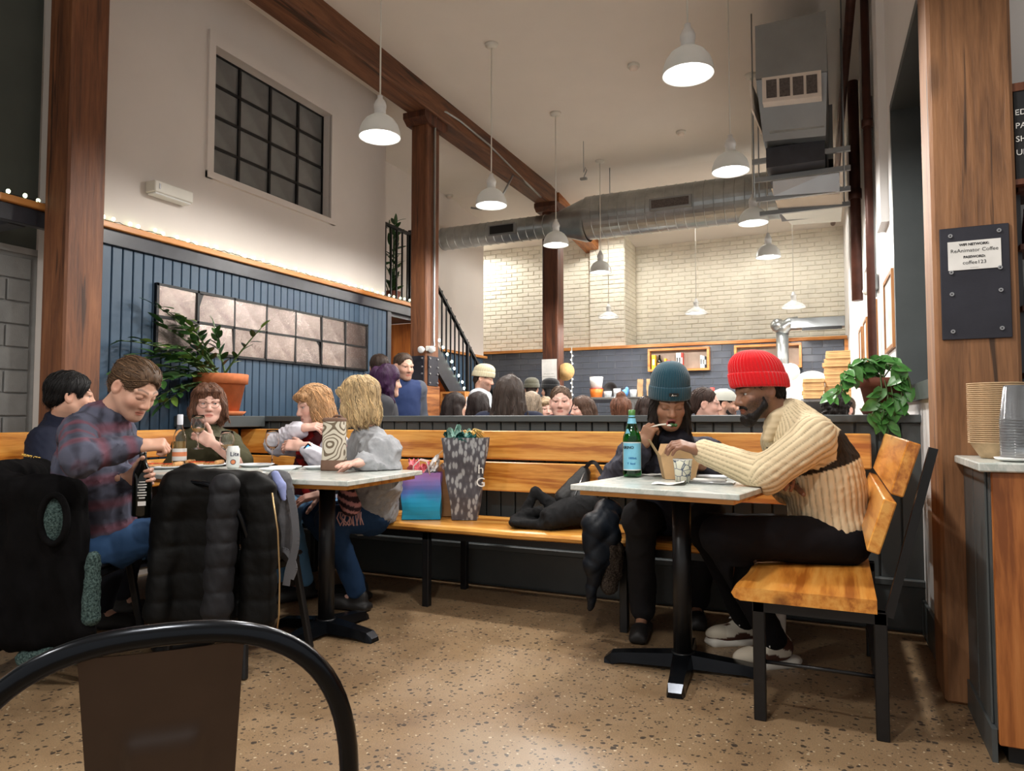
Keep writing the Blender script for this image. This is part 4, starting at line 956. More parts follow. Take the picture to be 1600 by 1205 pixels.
def torso(J, inf=0.0, w=1.0, dp=1.0, k=.06, belly=0):
    pe, ch, nb = J['pe'], J['ch'], J['nb']; u1 = unit(ch-pe); u2 = unit(nb-ch); R1 = tframe(J, unit(u1-J['br']*(u1 @ J['br']))); R2 = tframe(J, unit(u2-J['br']*(u2 @ J['br'])))
    m = (pe+ch)/2
    return [ell(pe, (.165*w+inf, .125*dp+inf, .115+inf), R1, k), ell(m+R1[1]*belly*.4, (.148*w+inf, .112*dp+inf+belly, .15+inf), R1, k), ell(ch, (.162*w+inf, .118*dp+inf, .165+inf), R1, k),
            ell(ch*.45+nb*.55, (.16*w+inf, .092*dp+inf, .105+inf), R2, k), cap(J['shR']*.93+nb*.07, J['shL']*.93+nb*.07, .058+inf, None, k), cap(ch*.3+nb*.7, nb, .07+inf, .056+inf, .05)]
def wrinkle(amp=.006, s=16, seed=0):
    def f(P):
        w_ = P+.05*np.stack([fbm(P, 9, 6, seed=seed+i) for i in range(3)], 1)
        r1 = 1-np.abs(fbm(w_, s*1.5, 6, (1, 1, 1.7), seed)); r2 = 1-np.abs(fbm(w_, s*2.6, 6, (1.5, 1.5, 1), seed+1))
        return -amp*.9*np.clip(r1, 0, 1)**3*np.clip(.5+.7*fbm(P, 6, 6, seed=seed+2), 0, 1)-amp*.45*np.clip(r2, 0, 1)**3+amp*.5*fbm(P, s, 8, seed=seed+3)
    return f
def person(label, J, head, skin, top, pants=None, shoes=None, hands=(None, None), hair=None, res=1.0, group=None, sc=1.0, sleeve=(1.0, 1.0), top_kw=None, body=True, hem=.08, extra=None):
    """J joints; head dict for head_raw; top/pants (material, colour or colour function)."""
    J = {k: np.array(v, float) for k, v in J.items()}
    for q in 'RL':
        if 'an'+q in J and J['an'+q][2] < .3: J['an'+q][2] = .09; J['to'+q][2] = .03
    J['br'] = unit(J['shR']-J['shL']) if 'br' not in J else unit(J['br'])
    base = np.array([J['pe'][0], J['pe'][1], 0.0])
    t = thing('person', label, 'person', base, group); t.name = 'person'
    raw = Raw(); hd = dict(head); R, T = head_raw(raw, hd.pop('c'), hd.pop('f'), hd.pop('u', ZZ), J['nb'], skin, res=.0034*(1 if res <= 1 else 1.8), **hd)
    if body:
        pr = torso(J, -.018, .92, .9)
        for s in 'RL':
            if 'el'+s in J: pr += [cap(J['sh'+s], J['el'+s], .044*sc, .038*sc, .03), cap(J['el'+s], J['wr'+s], .037*sc, .026*sc, .02)]
            if 'kn'+s in J: pr += [cap(J['hi'+s], J['kn'+s], .066*sc, .048*sc, .04), cap(J['kn'+s], J['an'+s], .046*sc, .034*sc, .03), cap(J['an'+s], J['an'+s]+unit(J['to'+s]-J['an'+s])*.12, .03, .025, .02)]
        V, F = sdf(pr, .0125*res); raw.add(press(V, .014), F, np.array(skin[:3]), 0)
    HT = {}
    for s, h in zip('RL', hands):
        if h is not None:
            h = dict(h); HT[s] = hand_raw(raw, J['wr'+s]+unit(h['d'])*.012, h.pop('d'), h.pop('back'), 1 if s == 'R' else -1, skin, res=.0042*(1 if res <= 1 else 1.7), **h)
    rawobj('body', raw, ['skin', 'eyeball'], t)
    kw = dict(inf=.008, w=1.0, dp=1.0, belly=0, amp=.006, arm=(.062, .056, .054, .042), collar=0, seed=0, hemcut=None, armk=.028)
    kw.update(top_kw or {})
    pr = torso(J, kw['inf'], kw['w'], kw['dp'], .06, kw['belly'])
    a0, a1, a2, a3 = kw['arm']
    for s, sl in zip('RL', sleeve):
        if 'el'+s in J and sl > 0:
            if sl <= .5: pr += [cap(J['sh'+s], J['sh'+s]+(J['el'+s]-J['sh'+s])*sl*2, a0, a1*1.08, kw['armk'])]
            else:
                e = J['el'+s]+(J['wr'+s]-J['el'+s])*(sl-.5)*2
                pr += [cap(J['sh'+s], J['el'+s], a0, a1, kw['armk']), cap(J['el'+s], e, a2, a3, .03)]
    if kw['collar']:
        n_ = unit(J['nb']-J['ch']); c0 = J['nb']+n_*.02
        for k in range(12):
            a = 2*math.pi*k/12; b = 2*math.pi*(k+1)/12; e1 = J['br']; e2 = unit(np.cross(n_, e1))
            pr.append(cap(c0+(e1*math.cos(a)+e2*math.sin(a))*.064, c0+(e1*math.cos(b)+e2*math.sin(b))*.064, kw['collar'], None, .015))
    u1 = unit(J['ch']-J['pe'])
    pr.append(hsp(J['pe']-u1*hem, -u1)) if hem is not None else None
    sobj('top', pr, .0092*(1 if res <= 1 else 1.8), top[0], t, wrinkle(kw['amp'], 14, kw['seed']), (lambda V: top[1](V, J)) if callable(top[1]) else top[1])
    if pants is not None:
        pr = [ell(J['pe']-u1*.02, (.172, .135, .12), tframe(J, unit(u1-J['br']*(u1 @ J['br']))), .05)]
        q = pants[2] if len(pants) > 2 else (.09, .07, .066, .05)
        for s in 'RL':
            if 'kn'+s in J: pr += [cap(J['hi'+s], J['kn'+s], q[0], q[1], .05), cap(J['kn'+s], J['an'+s]+(J['kn'+s]-J['an'+s])*.06, q[2], q[3], .03)]
        sobj('trousers', pr, .0098*(1 if res <= 1 else 1.8), pants[0], t, wrinkle(.007, 15, 5), pants[1])
    if shoes is not None:
        for s in 'RL':
            if 'to'+s in J: shoes(J['an'+s], J['to'+s], t)
    if hair is not None: hair(R, T, t, res)
    if extra is not None: extra(R, T, t, J)
    return t
def text_mesh(body, size, mat, M, parent=None, name='lettering', extrude=.0005, font_spacing=1.0, align='CENTER', bold=0.0):
    fc = bpy.data.curves.new(name, 'FONT'); fc.body = body; fc.size = size; fc.extrude = extrude; fc.align_x = align; fc.space_character = font_spacing; fc.resolution_u = 3; fc.offset = bold
    o = bpy.data.objects.new('tmp', fc); C.objects.link(o); dg = bpy.context.evaluated_depsgraph_get(); me = bpy.data.meshes.new_from_object(o.evaluated_get(dg)); bpy.data.objects.remove(o)
    me.materials.clear(); me.materials.append(MAT[mat]); q = bpy.data.objects.new(name, me); C.objects.link(q); q.parent = parent
    q.matrix_local = (wpos(parent).inverted() if parent else Matrix.Identity(4)) @ M; return q
def facing(p, n, up=(0, 0, 1)):      # matrix whose z axis is n, y axis ~ up, at p
    n = Vector(n).normalized(); u = Vector(up); x = u.cross(n).normalized(); y = n.cross(x); M = Matrix((x, y, n)).transposed().to_4x4(); M.translation = Vector(p); return M
# ---- hair helpers (local head coordinates x right, y forward, z up)
def hair_strands(o, R, t, col, n, comb, slen, var):
    """loose strands combed over the hair, one child of the person"""
    from mathutils.kdtree import KDTree
    me = o.data; k = len(me.vertices); co = np.empty(k*3, np.float32); me.vertices.foreach_get('co', co); co = co.reshape(-1, 3).astype(float); nr = np.empty(k*3, np.float32); me.vertices.foreach_get('normal', nr); nr = nr.reshape(-1, 3)
    kd = KDTree(k)
    for i, p in enumerate(co): kd.insert(p, i)
    kd.balance(); cd_ = np.array(comb) @ R; VV, FF, CC = [], [], []; b = 0
    for i in RNG.choice(k, n):
        p = co[i].copy(); d0 = unit(cd_+RNG.normal(size=3)*.22); pts = []; st = slen*RNG.uniform(.6, 1.3)/7
        for j in range(8):
            _, q, _ = kd.find(p); nn = nr[q]; s_ = co[q]+nn*.0022
            if j < 6 and np.linalg.norm(p-s_) < .02: p = p*.35+s_*.65
            pts.append(p.copy()); tg = d0-nn*(nn @ d0)*(1 if j < 6 else .5); p = p+unit(tg)*st
        c_ = np.clip(np.array(col[:3])*(1+RNG.normal()*var*1.6), .002, 1)
        a1 = unit(np.cross(pts[-1]-pts[0], nr[i]+.001)); a2 = nr[i]
        for j, q in enumerate(pts):
            r_ = .0021*(1-.75*j/7)
            VV += [q+a1*r_, q-a1*r_*.6+a2*r_, q-a1*r_*.6-a2*r_]; CC += [c_]*3
        for j in range(7):
            for m_ in range(3): FF.append((b+j*3+m_, b+j*3+(m_+1) % 3, b+(j+1)*3+(m_+1) % 3, b+(j+1)*3+m_))
        b += 24
    M = np.array(wpos(t)); V_ = np.array(VV) @ M[:3, :3].T+M[:3, 3]
    rawobj('loose_hair', Raw().add(V_, np.array(FF), np.array(CC)), 'hair', t)['kind'] = 'stuff'
def mkhair(adds, cuts, col, amp=.0035, freq=70, fine=.006, mat='hair_strands', stretch=(1, 1, .15), name='hair', var=.25, strands=420, comb=(0, -.35, -1), slen=.075):
    def f(R, T, t, res):
        pr = []
        for a in adds:
            if a[0] == 'e': pr.append(ell(T(*a[1]), a[2], R, a[3] if len(a) > 3 else .02))
            else: pr.append(cap(T(*a[1]), T(*a[2]), a[3], a[4], a[5] if len(a) > 5 else .02))
        for a in cuts:
            if a[0] == 'e': pr.append(ell(T(*a[1]), a[2], R, a[3] if len(a) > 3 else .01, '-'))
            elif a[0] == 'c': pr.append(cap(T(*a[1]), T(*a[2]), a[3], a[4], .008, '-'))
            else: pr.append(hsp(T(*a[1]), np.array(a[2]) @ R, .006))
        c0 = T(0, 0, 0)
        def disp(P): L = (P-c0) @ R.T; g_ = 1+1.6*np.clip(-L[:, 2]/.12, 0, 1.5); return g_*(amp*fbm(L, freq, 10, stretch, 1)+amp*.6*fbm(L, freq*2.3, 8, stretch, 2))-amp*1.1*np.clip(1-1.6*np.abs(fbm(L, freq*.55, 7, stretch, 3)), 0, 1)**2*-1
        def cf(V): L = (V-c0) @ R.T; q = fbm(L, 110, 10, (1, 1, .1), 4)[:, None]; return np.clip(np.array(col[:3])*(1+var*q), .002, 1)
        o = sobj(name, pr, fine*(1 if res <= 1 else 1.6), mat, t, disp, cf)
        if strands: hair_strands(o, R, t, col, strands if res <= 1 else strands//3, comb, slen, var)
    return f
FACECUT = [('e', (0, .112, -.03), (.072, .09, .112), .012), ('e', (.085, .0, -.022), (.03, .022, .04), .008), ('e', (-.085, .0, -.022), (.03, .022, .04), .008), ('p', (0, 0, -.075), (0, .35, -1))]
def short_hair(col, thick=.009, **kw): return mkhair([('e', (0, -.02, .038), (.078+thick, .098+thick, .083+thick)), ('e', (0, -.06, -.02), (.062+thick*.6, .05+thick, .05), .02)], FACECUT, col, **kw)
def beard3d(R, T, t, col, full=1.0, res=.005):
    pr = [ell(T(0, .07, -.11), (.036*full, .034, .034), R, .02), cap(T(.058, .018, -.064), T(.034, .058, -.1), .014*full, .021*full, .02), cap(T(-.058, .018, -.064), T(-.034, .058, -.1), .014*full, .021*full, .02), cap(T(.0645, .014, -.03), T(.062, .016, -.062), .006, .013, .015), cap(T(-.0645, .014, -.03), T(-.062, .016, -.062), .006, .013, .015),
          cap(T(.003, .09, -.054), T(.024, .082, -.06), .0058, .006, .006), cap(T(-.003, .09, -.054), T(-.024, .082, -.06), .0058, .006, .006), cap(T(.024, .08, -.06), T(.024, .068, -.09), .006, .012, .012), cap(T(-.024, .08, -.06), T(-.024, .068, -.09), .006, .012, .012)]
    sobj('beard', pr, res, 'hair_strands', t, lambda P: .003*fbm(P, 150, 10), np.array(col))
def beanie(c, R, T, t, col, z0=.018, top=.155, rad=(.098, .118), rib=34, cuff=.055, mat='knit', tilt=0, slouch=0, yo=-.02, depth=.035, seed=0):
    """ribbed knit hat built around the head"""
    def mk(prof, ribd, n=rib*8):
        mb = MB(); rings = []
        for (f, z) in prof:
            ring = []
            for j in range(n):
                a = 2*math.pi*j/n; q = f*(1+ribd*(abs(math.sin(a*rib/2))-.5)*2)
                x, y = rad[0]*q*math.cos(a), rad[1]*q*math.sin(a); zz = z+tilt*y
                ring.append(T(x, y+yo-slouch*max(0, z-.06), zz))
            rings.append(ring)
        mb.rings(rings, n); return mb
    crown = [(1.0, z0+cuff*.5), (1.01, z0+cuff), (1.0, z0+cuff+.015)]
    zc = z0+cuff+.015
    for k in range(1, 13):
        a = k/12*math.pi/2; crown.append((max(.02, math.cos(a)**.86), zc+(top-zc)*math.sin(a)))
    cuffp = [(.95, z0+.004), (1.0, z0-.004), (1.05, z0), (1.065, z0+.01), (1.07, z0+cuff*.5), (1.06, z0+cuff-.006), (1.035, z0+cuff+.002), (.99, z0+cuff-.004)]
    h = part('beanie', mk(crown, depth*.6), mat, t); part('cuff', mk(cuffp, depth*.6), mat, h); return h
# ================================================================ people: the ones near the camera
def knit(name, col, var=.2):
    m, nt, b = newmat(name); v = coords(nt); f = noise(nt, v, 260, 3)
    nt.links.new(ramp(nt, f, [(.3, tuple(c*(1-var) for c in col[:3])+(1,)), (.7, col)]), b.inputs['Base Color']); b.inputs['Roughness'].default_value = .9
    b.inputs['Sheen Weight'].default_value = .3; b.inputs['Specular IOR Level'].default_value = .15; bump(nt, b, f, .35, .004)
knit('knit_red', rgb(214, 22, 30)); knit('knit_teal', rgb(34, 70, 84)); knit('knit_cream', rgb(205, 196, 165))
plain('glasses_wire', rgb(120, 100, 80), .3, .8); plain('gold', rgb(220, 170, 70), .25, 1); plain('watch_black', rgb(20, 20, 24), .15); plain('watch_band', rgb(214, 206, 204), .5); emat('watch_face', (.05, .3, .9, 1), 1.2)
plain('sole_white', rgb(214, 210, 200), .6, var=.04); plain('shoe_brown', rgb(84, 58, 46), .8, var=.1, nscale=30); plain('shoe_cream', rgb(205, 196, 180), .75, var=.05); plain('lace_white', rgb(225, 222, 216), .8); plain('shoe_black', rgb(24, 22, 22), .6); plain('sock_white', rgb(205, 205, 200), .9, bmp=.3, bscale=200)
def bone_uv(P, bones):
    best = np.full(len(P), 9.); out = [np.zeros(len(P)) for _ in range(3)]; idx = np.zeros(len(P), int)
    for i, (a, b, r, ref) in enumerate(bones):
        ab = b-a; L = np.linalg.norm(ab); d = ab/L; q = P-a; t = np.clip(q @ d, -.12, L+.12); tc = np.clip(t, 0, L)
        w_ = q-tc[:, None]*d; D = np.linalg.norm(w_, axis=1)-r; e1 = unit(np.array(ref)-d*(np.array(ref) @ d)); e2 = np.cross(d, e1); an = np.arctan2(w_ @ e2, w_ @ e1)
        m = D < best; best[m] = D[m]; idx[m] = i
        for o, v in zip(out, (q @ d, an, np.full(len(P), r))): o[m] = v[m]
    return idx, out[0], out[1], out[2]
def bones_of(J): return [(J['pe'], J['nb'], .14, J['br'])]+[(J[a+s], J[b+s], r, ZZ+.3*CAMF0) for s in 'RL' for a, b, r in (('sh', 'el', .055), ('el', 'wr', .045)) if a+s in J and b+s in J]
def shoe_simple(an, to, t, mat='shoe_black', heel=.0):
    f = np.array(to)-np.array(an); f[2] = 0; f = unit(f); R = frame(f); c = np.array([an[0], an[1], 0]); z = an[2]
    T = lambda x, y, zz: c+np.array([x, y, zz+z-.085]) @ R if False else c+x*R[0]+y*R[1]+np.array([0, 0, max(zz+z-.085, zz*.3)])
    sobj('shoe', [rbx(T(0, .06, .02), (.043, .135, .02), R, .018, .02), ell(T(0, .11, .04), (.042, .085, .036), R, .02), ell(T(0, 0, .065), (.037, .06, .055), R, .02)], .0085, mat, t)
def sneaker(an, to, t):
    f = np.array(to)-np.array(an); f[2] = 0; f = unit(f); R = frame(f); c = np.array([an[0], an[1], an[2]-.095])
    T = lambda x, y, zz: c+x*R[0]+y*R[1]+np.array([0, 0, zz])
    s = sobj('shoe', [ell(T(0, .105, .055), (.044, .1, .042), R, .02), ell(T(0, .02, .075), (.038, .075, .055), R, .02), ell(T(0, -.03, .08), (.036, .05, .055), R, .02), cap(T(0, .0, .1), T(0, -.01, .12), .036, .036, .02), ell(T(0, -.005, .15), (.026, .032, .03), R, .006, '-')], .006, 'fabric_v', t, None,
        lambda V: np.where((((V-c) @ R[1])[:, None] > .12) & ((V[:, 2]-c[2])[:, None] > .045), np.array(rgb(200, 190, 172)[:3]), np.where((fbm((V-c), 30, 6)[:, None] > .1) & ((V[:, 2]-c[2])[:, None] > .05), np.array(rgb(214, 206, 190)[:3]), np.array(rgb(84, 56, 46)[:3]))))
    rawp = [rbx(T(0, .05, .016), (.044, .135, .0165), R, .014, .02), ell(T(0, .165, .022), (.043, .045, .02), R, .02), ell(T(0, -.075, .024), (.042, .045, .022), R, .02)]
    sobj('sole', rawp, .006, 'sole_white', s)
    m = MB()
    for k in range(4):
        y = .05+k*.022; z_ = .118-k*.012; m.tube([T(-.022, y, z_-.012), T(0, y+.004, z_), T(.022, y, z_-.012)], .0035, 6)
    m.tube([T(0, .045, .125), T(.03, .05, .14), T(.045, .07, .11), T(.02, .06, .12)], .003, 6).tube([T(0, .045, .125), T(-.03, .045, .135), T(-.045, .06, .1), T(-.02, .055, .118)], .003, 6)
    part('laces', m, 'lace_white', s)
    sobj('sock', [cap(np.array(an)+np.array([0, 0, -.0]), np.array(an)+np.array([0, 0, .12]), .037, .043, .01)], .008, 'sock_white', t)
SK_L = (.66, .40, .30); SK_P = (.68, .41, .33); SK_T = (.62, .36, .26); SK_B = (.30, .155, .095); SK_D = (.23, .115, .07)
# ---- man in plaid shirt opening a bottle
def plaid(V, J):
    i, t_, an, r_ = bone_uv(V, bones_of(J)); s = np.where(i == 0, t_, t_+.04); u = an*r_
    base = np.array(rgb(82, 84, 100)[:3]); red = np.array(rgb(120, 62, 72)[:3]); dk = np.array(rgb(44, 44, 54)[:3])
    a = .5+.5*np.sin(s*2*math.pi/.105+1.2); b = .5+.5*np.sin(u*2*math.pi/.095); c = .5+.5*np.sin(s*2*math.pi/.052)
    k = (np.clip(a*1.6-.75, 0, 1)*.7)[:, None]; g = (np.clip(b*1.8-.9, 0, 1)*.75)[:, None]; h = (np.clip(c*b*2-1.1, 0, 1)*.5)[:, None]
    col = base*(1-g)+dk*g; col = col*(1-k)+red*k; return col*(1-h)+dk*h+0*fbm(V, 20, 5)[:, None]
A_J = dict(pe=at(160, 850, 3.08), ch=at(140, 742, 3.02), nb=at(166, 652, 3.03), shR=at(124, 678, 2.90), shL=at(176, 672, 3.22), elR=at(124, 716, 2.66), wrR=at(212, 697, 2.82), elL=at(205, 752, 3.28), wrL=at(198, 746, 2.985),
    hiR=at(150, 856, 2.98), knR=(-2.73, 2.38, .545), anR=(-2.76, 2.28, .09), toR=(-2.71, 2.38, .03), hiL=at(185, 852, 3.2), knL=(-2.87, 2.55, .545), anL=(-2.855, 2.37, .09), toL=(-2.825, 2.47, .03))
A_H = dict(c=at(211, 607, 3.02), f=dr(.78, -.52, -.30), u=dr(.45, .85, -.1), brow=(.10, .06, .04), beard=((.20, .12, .08), .35, .2), eyes='closed', nose=1.05)
def combed(col): return mkhair([('e', (0, -.02, .042), (.086, .106, .09)), ('e', (0, -.07, -.02), (.066, .05, .06), .02), ('c', (.076, .012, .01), (.074, .012, -.03), .008, .006), ('c', (-.076, .012, .01), (-.074, .012, -.03), .008, .006)], FACECUT, col, amp=.004, freq=60, stretch=(1, .18, .7), fine=.005, comb=(0, -1, -.25), slen=.09)
person('man in blue and red plaid shirt opening a dark wine bottle', A_J, A_H, SK_T, ('fabric_v', plaid), ('fabric_v', rgb(44, 72, 108)), lambda a, b, t: shoe_simple(a, b, t),
    (dict(d=dr(.8, .05, .25), back=dr(.2, .8, -.4), curl=.85, thumb=.8), dict(d=dr(1, .05, -.05), back=dr(.05, .1, 1), curl=.52, thumb=.35)), combed((.13, .075, .042)), top_kw=dict(inf=.012, collar=.018, amp=.017, arm=(.072, .062, .06, .046), belly=.01), sleeve=(.97, .95))
# ---- man in navy polo beside the post
B_J = dict(pe=at(85, 800, 3.72), ch=at(88, 730, 3.72), nb=at(98, 660, 3.68), shR=at(68, 692, 3.52), shL=at(132, 690, 3.85), elR=at(66, 752, 3.40), wrR=at(118, 785, 3.45), elL=at(150, 758, 3.92), wrL=at(165, 782, 3.72),
    hiR=at(80, 815, 3.6), knR=at(195, 815, 3.55), anR=(-3.38, 2.38, .09), toR=(-3.27, 2.42, .03), hiL=at(110, 812, 3.82), knL=at(215, 805, 3.8), anL=(-3.52, 2.60, .09), toL=(-3.41, 2.64, .03))
def b_extra(R, T, t, J):
    p = J['shR']+(J['elR']-J['shR'])*.30; n_ = unit(-CAMF0+CAMR*.12-ZZ*.12); text_mesh('HEAVY CIVIL', .0155, 'letter_gold', facing(p+n_*.106, n_, ZZ+CAMR*.25), t, 'sleeve_lettering', .003)
plain('letter_gold', rgb(232, 190, 90), .6)
person('dark haired man in navy polo sitting beside the timber post', B_J, dict(c=at(112, 619, 3.66), f=dr(.80, -.05, .55), brow=(.02, .015, .01), eyes='open', beard=((.1, .06, .05), .3, .3)), SK_T, ('fabric_v', rgb(26, 30, 46)), ('fabric_v', rgb(40, 42, 50)), shoe_simple,
    (dict(d=dr(.9, 0, .2), back=ZZ, curl=.4), dict(d=dr(.8, 0, -.3), back=ZZ, curl=.4)), short_hair((.010, .009, .009), .012, amp=.003, freq=90), sleeve=(.36, .36), top_kw=dict(inf=.014, collar=.014, arm=(.074, .07, .05, .04), seed=3, amp=.012), extra=b_extra)
# ---- woman in olive shirt with glasses
C_J = dict(pe=at(325, 788, 4.62), ch=at(324, 735, 4.48), nb=at(323, 672, 4.36), shR=at(290, 696, 4.32), shL=at(357, 694, 4.40), elR=at(268, 748, 4.32), wrR=at(298, 778, 4.24), elL=at(378, 727, 4.22), wrL=at(334, 694, 4.05),
    hiR=at(305, 796, 4.56), knR=at(300, 796, 4.14), anR=at(298, 905, 4.14), toR=at(302, 915, 4.0), hiL=at(345, 796, 4.56), knL=at(350, 796, 4.16), anL=at(348, 905, 4.2), toL=at(352, 915, 4.06))
wavy_brown = mkhair([('e', (0, -.02, .042), (.092, .108, .092)), ('e', (.078, -.005, -.045), (.034, .062, .075), .03), ('e', (-.078, -.005, -.045), (.034, .062, .075), .03), ('e', (0, -.07, -.05), (.085, .05, .085), .03), ('e', (.03, .068, .074), (.045, .03, .022), .02), ('e', (-.03, .068, .074), (.045, .03, .022), .02)], [('e', (0, .12, -.042), (.06, .075, .104), .012), ('p', (0, 0, -.125), (0, 0, -1))], (.16, .075, .045), amp=.008, freq=42, stretch=(1, 1, .35))
def c_extra(R, T, t, J):
    g = part('glasses', MB(), 'glasses_wire', t) if False else None
    m = MB()
    for s in (-1, 1):
        m.tube([T(s*.032+.025*math.cos(a), .096-.004*abs(math.cos(a)), -.004+.021*math.sin(a)) for a in [2*math.pi*k/24 for k in range(24)]], .0014, 6, closed=True)
        m.tube([T(s*.057, .093, .002), T(s*.075, .05, .004), T(s*.082, -.005, .002)], .0014, 6)
    m.tube([T(-.008, .099, 0), T(0, .102, .003), T(.008, .099, 0)], .0014, 6); part('glasses', m, 'glasses_wire', t)
    c0 = J['nb']; n_ = unit(np.cross(ZZ, J['br'])); m = MB()
    for s in (-1, 1):
        a = c0+J['br']*s*.075+n_*.02+ZZ*.035; b = c0+J['br']*s*.02+n_*.095-ZZ*.035; e = c0+J['br']*s*.085+n_*.085-ZZ*.05; f = c0+J['br']*s*.105+n_*.02-ZZ*.005
        pts = [a, b, e, f]; m.add([tuple(p) for p in pts]+[tuple(p+n_*.008+ZZ*.004) for p in pts], [(0, 1, 2, 3), (7, 6, 5, 4), (0, 4, 5, 1), (1, 5, 6, 2), (2, 6, 7, 3), (3, 7, 4, 0)])
    part('collar', m, 'olive_cloth', t)
plain('olive_cloth', rgb(78, 76, 56), .85, var=.1, nscale=20)
person('woman in olive shirt and glasses holding a wine glass', C_J, dict(c=at(326, 631, 4.33), f=dr(.42, -.02, -.9), brow=(.14, .08, .05), mouth='closed', gaze=dr(.75, -.05, -.6), round_=1.1, iris=(.1, .14, .12)), SK_P, ('fabric_v', rgb(76, 74, 54)), ('fabric_v', rgb(50, 52, 60)), shoe_simple,
    (dict(d=dr(.3, -.1, -.9), back=ZZ, curl=.3), dict(d=dr(-.75, .55, -.25), back=dr(.35, .3, -.85), curl=.55, thumb=.35)), wavy_brown, sleeve=(.4, .42), top_kw=dict(inf=.014, w=1.04, dp=1.1, arm=(.07, .07, .05, .04), seed=4, amp=.013, belly=.02, armk=.016), extra=c_extra)
# ---- woman in white cardigan and red scarf
D_J = dict(pe=at(510, 795, 4.52), ch=at(506, 735, 4.50), nb=at(504, 678, 4.46), shR=at(474, 697, 4.56), shL=at(527, 698, 4.38), elR=at(432, 694, 4.42), wrR=at(470, 669, 4.28), elL=at(519, 737, 4.22), wrL=at(474, 697, 4.16),
    hiR=at(495, 802, 4.50), knR=(-3.06, 3.16, .545), anR=(-3.04, 3.27, .09), toR=(-3.08, 3.18, .03), hiL=at(525, 802, 4.40), knL=(-2.87, 3.12, .545), anL=(-2.85, 3.27, .09), toL=(-2.89, 3.18, .03))
def bob(col, ln=-.125, bangs=True, amp=.005, vol=1.0): return mkhair([('e', (0, -.022, .045), (.092*vol, .112*vol, .095*vol)), ('e', (.074*vol, -.01, -.05), (.032, .07, .09), .03), ('e', (-.074*vol, -.01, -.05), (.032, .07, .09), .03), ('e', (0, -.075, -.05), (.085*vol, .055, .1), .03)]+([('e', (.03, .07, .07), (.05, .03, .025), .02), ('e', (-.04, .066, .066), (.04, .03, .028), .02)] if bangs else []), [('e', (.004, .125, -.042), (.061, .08, .104), .012), ('p', (0, 0, ln), (0, -.1, -1))], col, amp=amp, freq=55, stretch=(1, 1, .2), fine=.0052)
def d_extra(R, T, t, J):
    d = unit(J['wrL']-J['elL']); c = J['wrL']-d*.02; m = MB(); e1 = unit(np.cross(d, ZZ)); e2 = np.cross(e1, d)
    m.tube([c+(e1*math.cos(a)+e2*math.sin(a))*.034 for a in [2*math.pi*k/20 for k in range(20)]], .007, 6, closed=True); w_ = part('watch', m, 'watch_band', t)
    n_ = -CAMF0*.8+ZZ*.5; n_ = unit(n_-d*(n_ @ d)); s = np.cross(d, n_); q = c+n_*.036; m = MB().hexa([q+d*a*.017+s*b*.02+n_*z for z in (0, .01) for a, b in ((-1, -1), (1, -1), (1, 1), (-1, 1))]); part('watch_case', m, 'watch_black', w_)
    m = MB().hexa([q+d*a*.009+s*b*.01+n_*z for z in (.009, .0112) for a, b in ((-1, -1), (1, -1), (1, 1), (-1, 1))]); part('watch_dial', m, 'watch_face', w_)
    f = unit(np.cross(ZZ, J['br'])); ch = J['ch']; pr = [ell(J['nb']+f*.04-ZZ*.02, (.085, .08, .045), tframe(J, ZZ), .03)]
    for s_, o in ((.03, 0), (-.04, 1)): pr += [cap(J['nb']+f*.1+J['br']*s_-ZZ*.03, ch+f*.14+J['br']*s_*1.2-ZZ*.0, .045, .05, .03), cap(ch+f*.14+J['br']*s_*1.2, ch+f*.15+J['br']*s_*1.4-ZZ*.2, .05, .05, .03)]
    sobj('scarf', pr, .009, 'fabric_v', t, wrinkle(.009, 18, 6), lambda V: np.where((fbm(V, 26, 8, seed=3) > .15)[:, None], np.array(rgb(140, 26, 24)[:3]), np.array(rgb(64, 20, 22)[:3])))
person('woman in white cardigan and dark red scarf reaching for tote', D_J, dict(c=at(489, 634, 4.4), f=dr(-.74, -.2, -.58), u=dr(-.1, .95, 0), brow=(.32, .2, .12), eyes='open', gaze=dr(-.8, -.5, -.5), lip=(.5, .2, .18)), SK_P, ('fabric_v', rgb(214, 212, 222)), ('fabric_v', rgb(104, 150, 190)), shoe_simple,
    (dict(d=dr(.9, .1, -.15), back=dr(0, .8, -.5), curl=.35, thumb=.3), dict(d=dr(-.9, .05, .1), back=dr(0, .6, -.8), curl=.4, thumb=.4)), bob((.58, .33, .16)), sleeve=(.93, .92), top_kw=dict(inf=.014, arm=(.066, .06, .06, .05), amp=.014, seed=6), extra=d_extra)
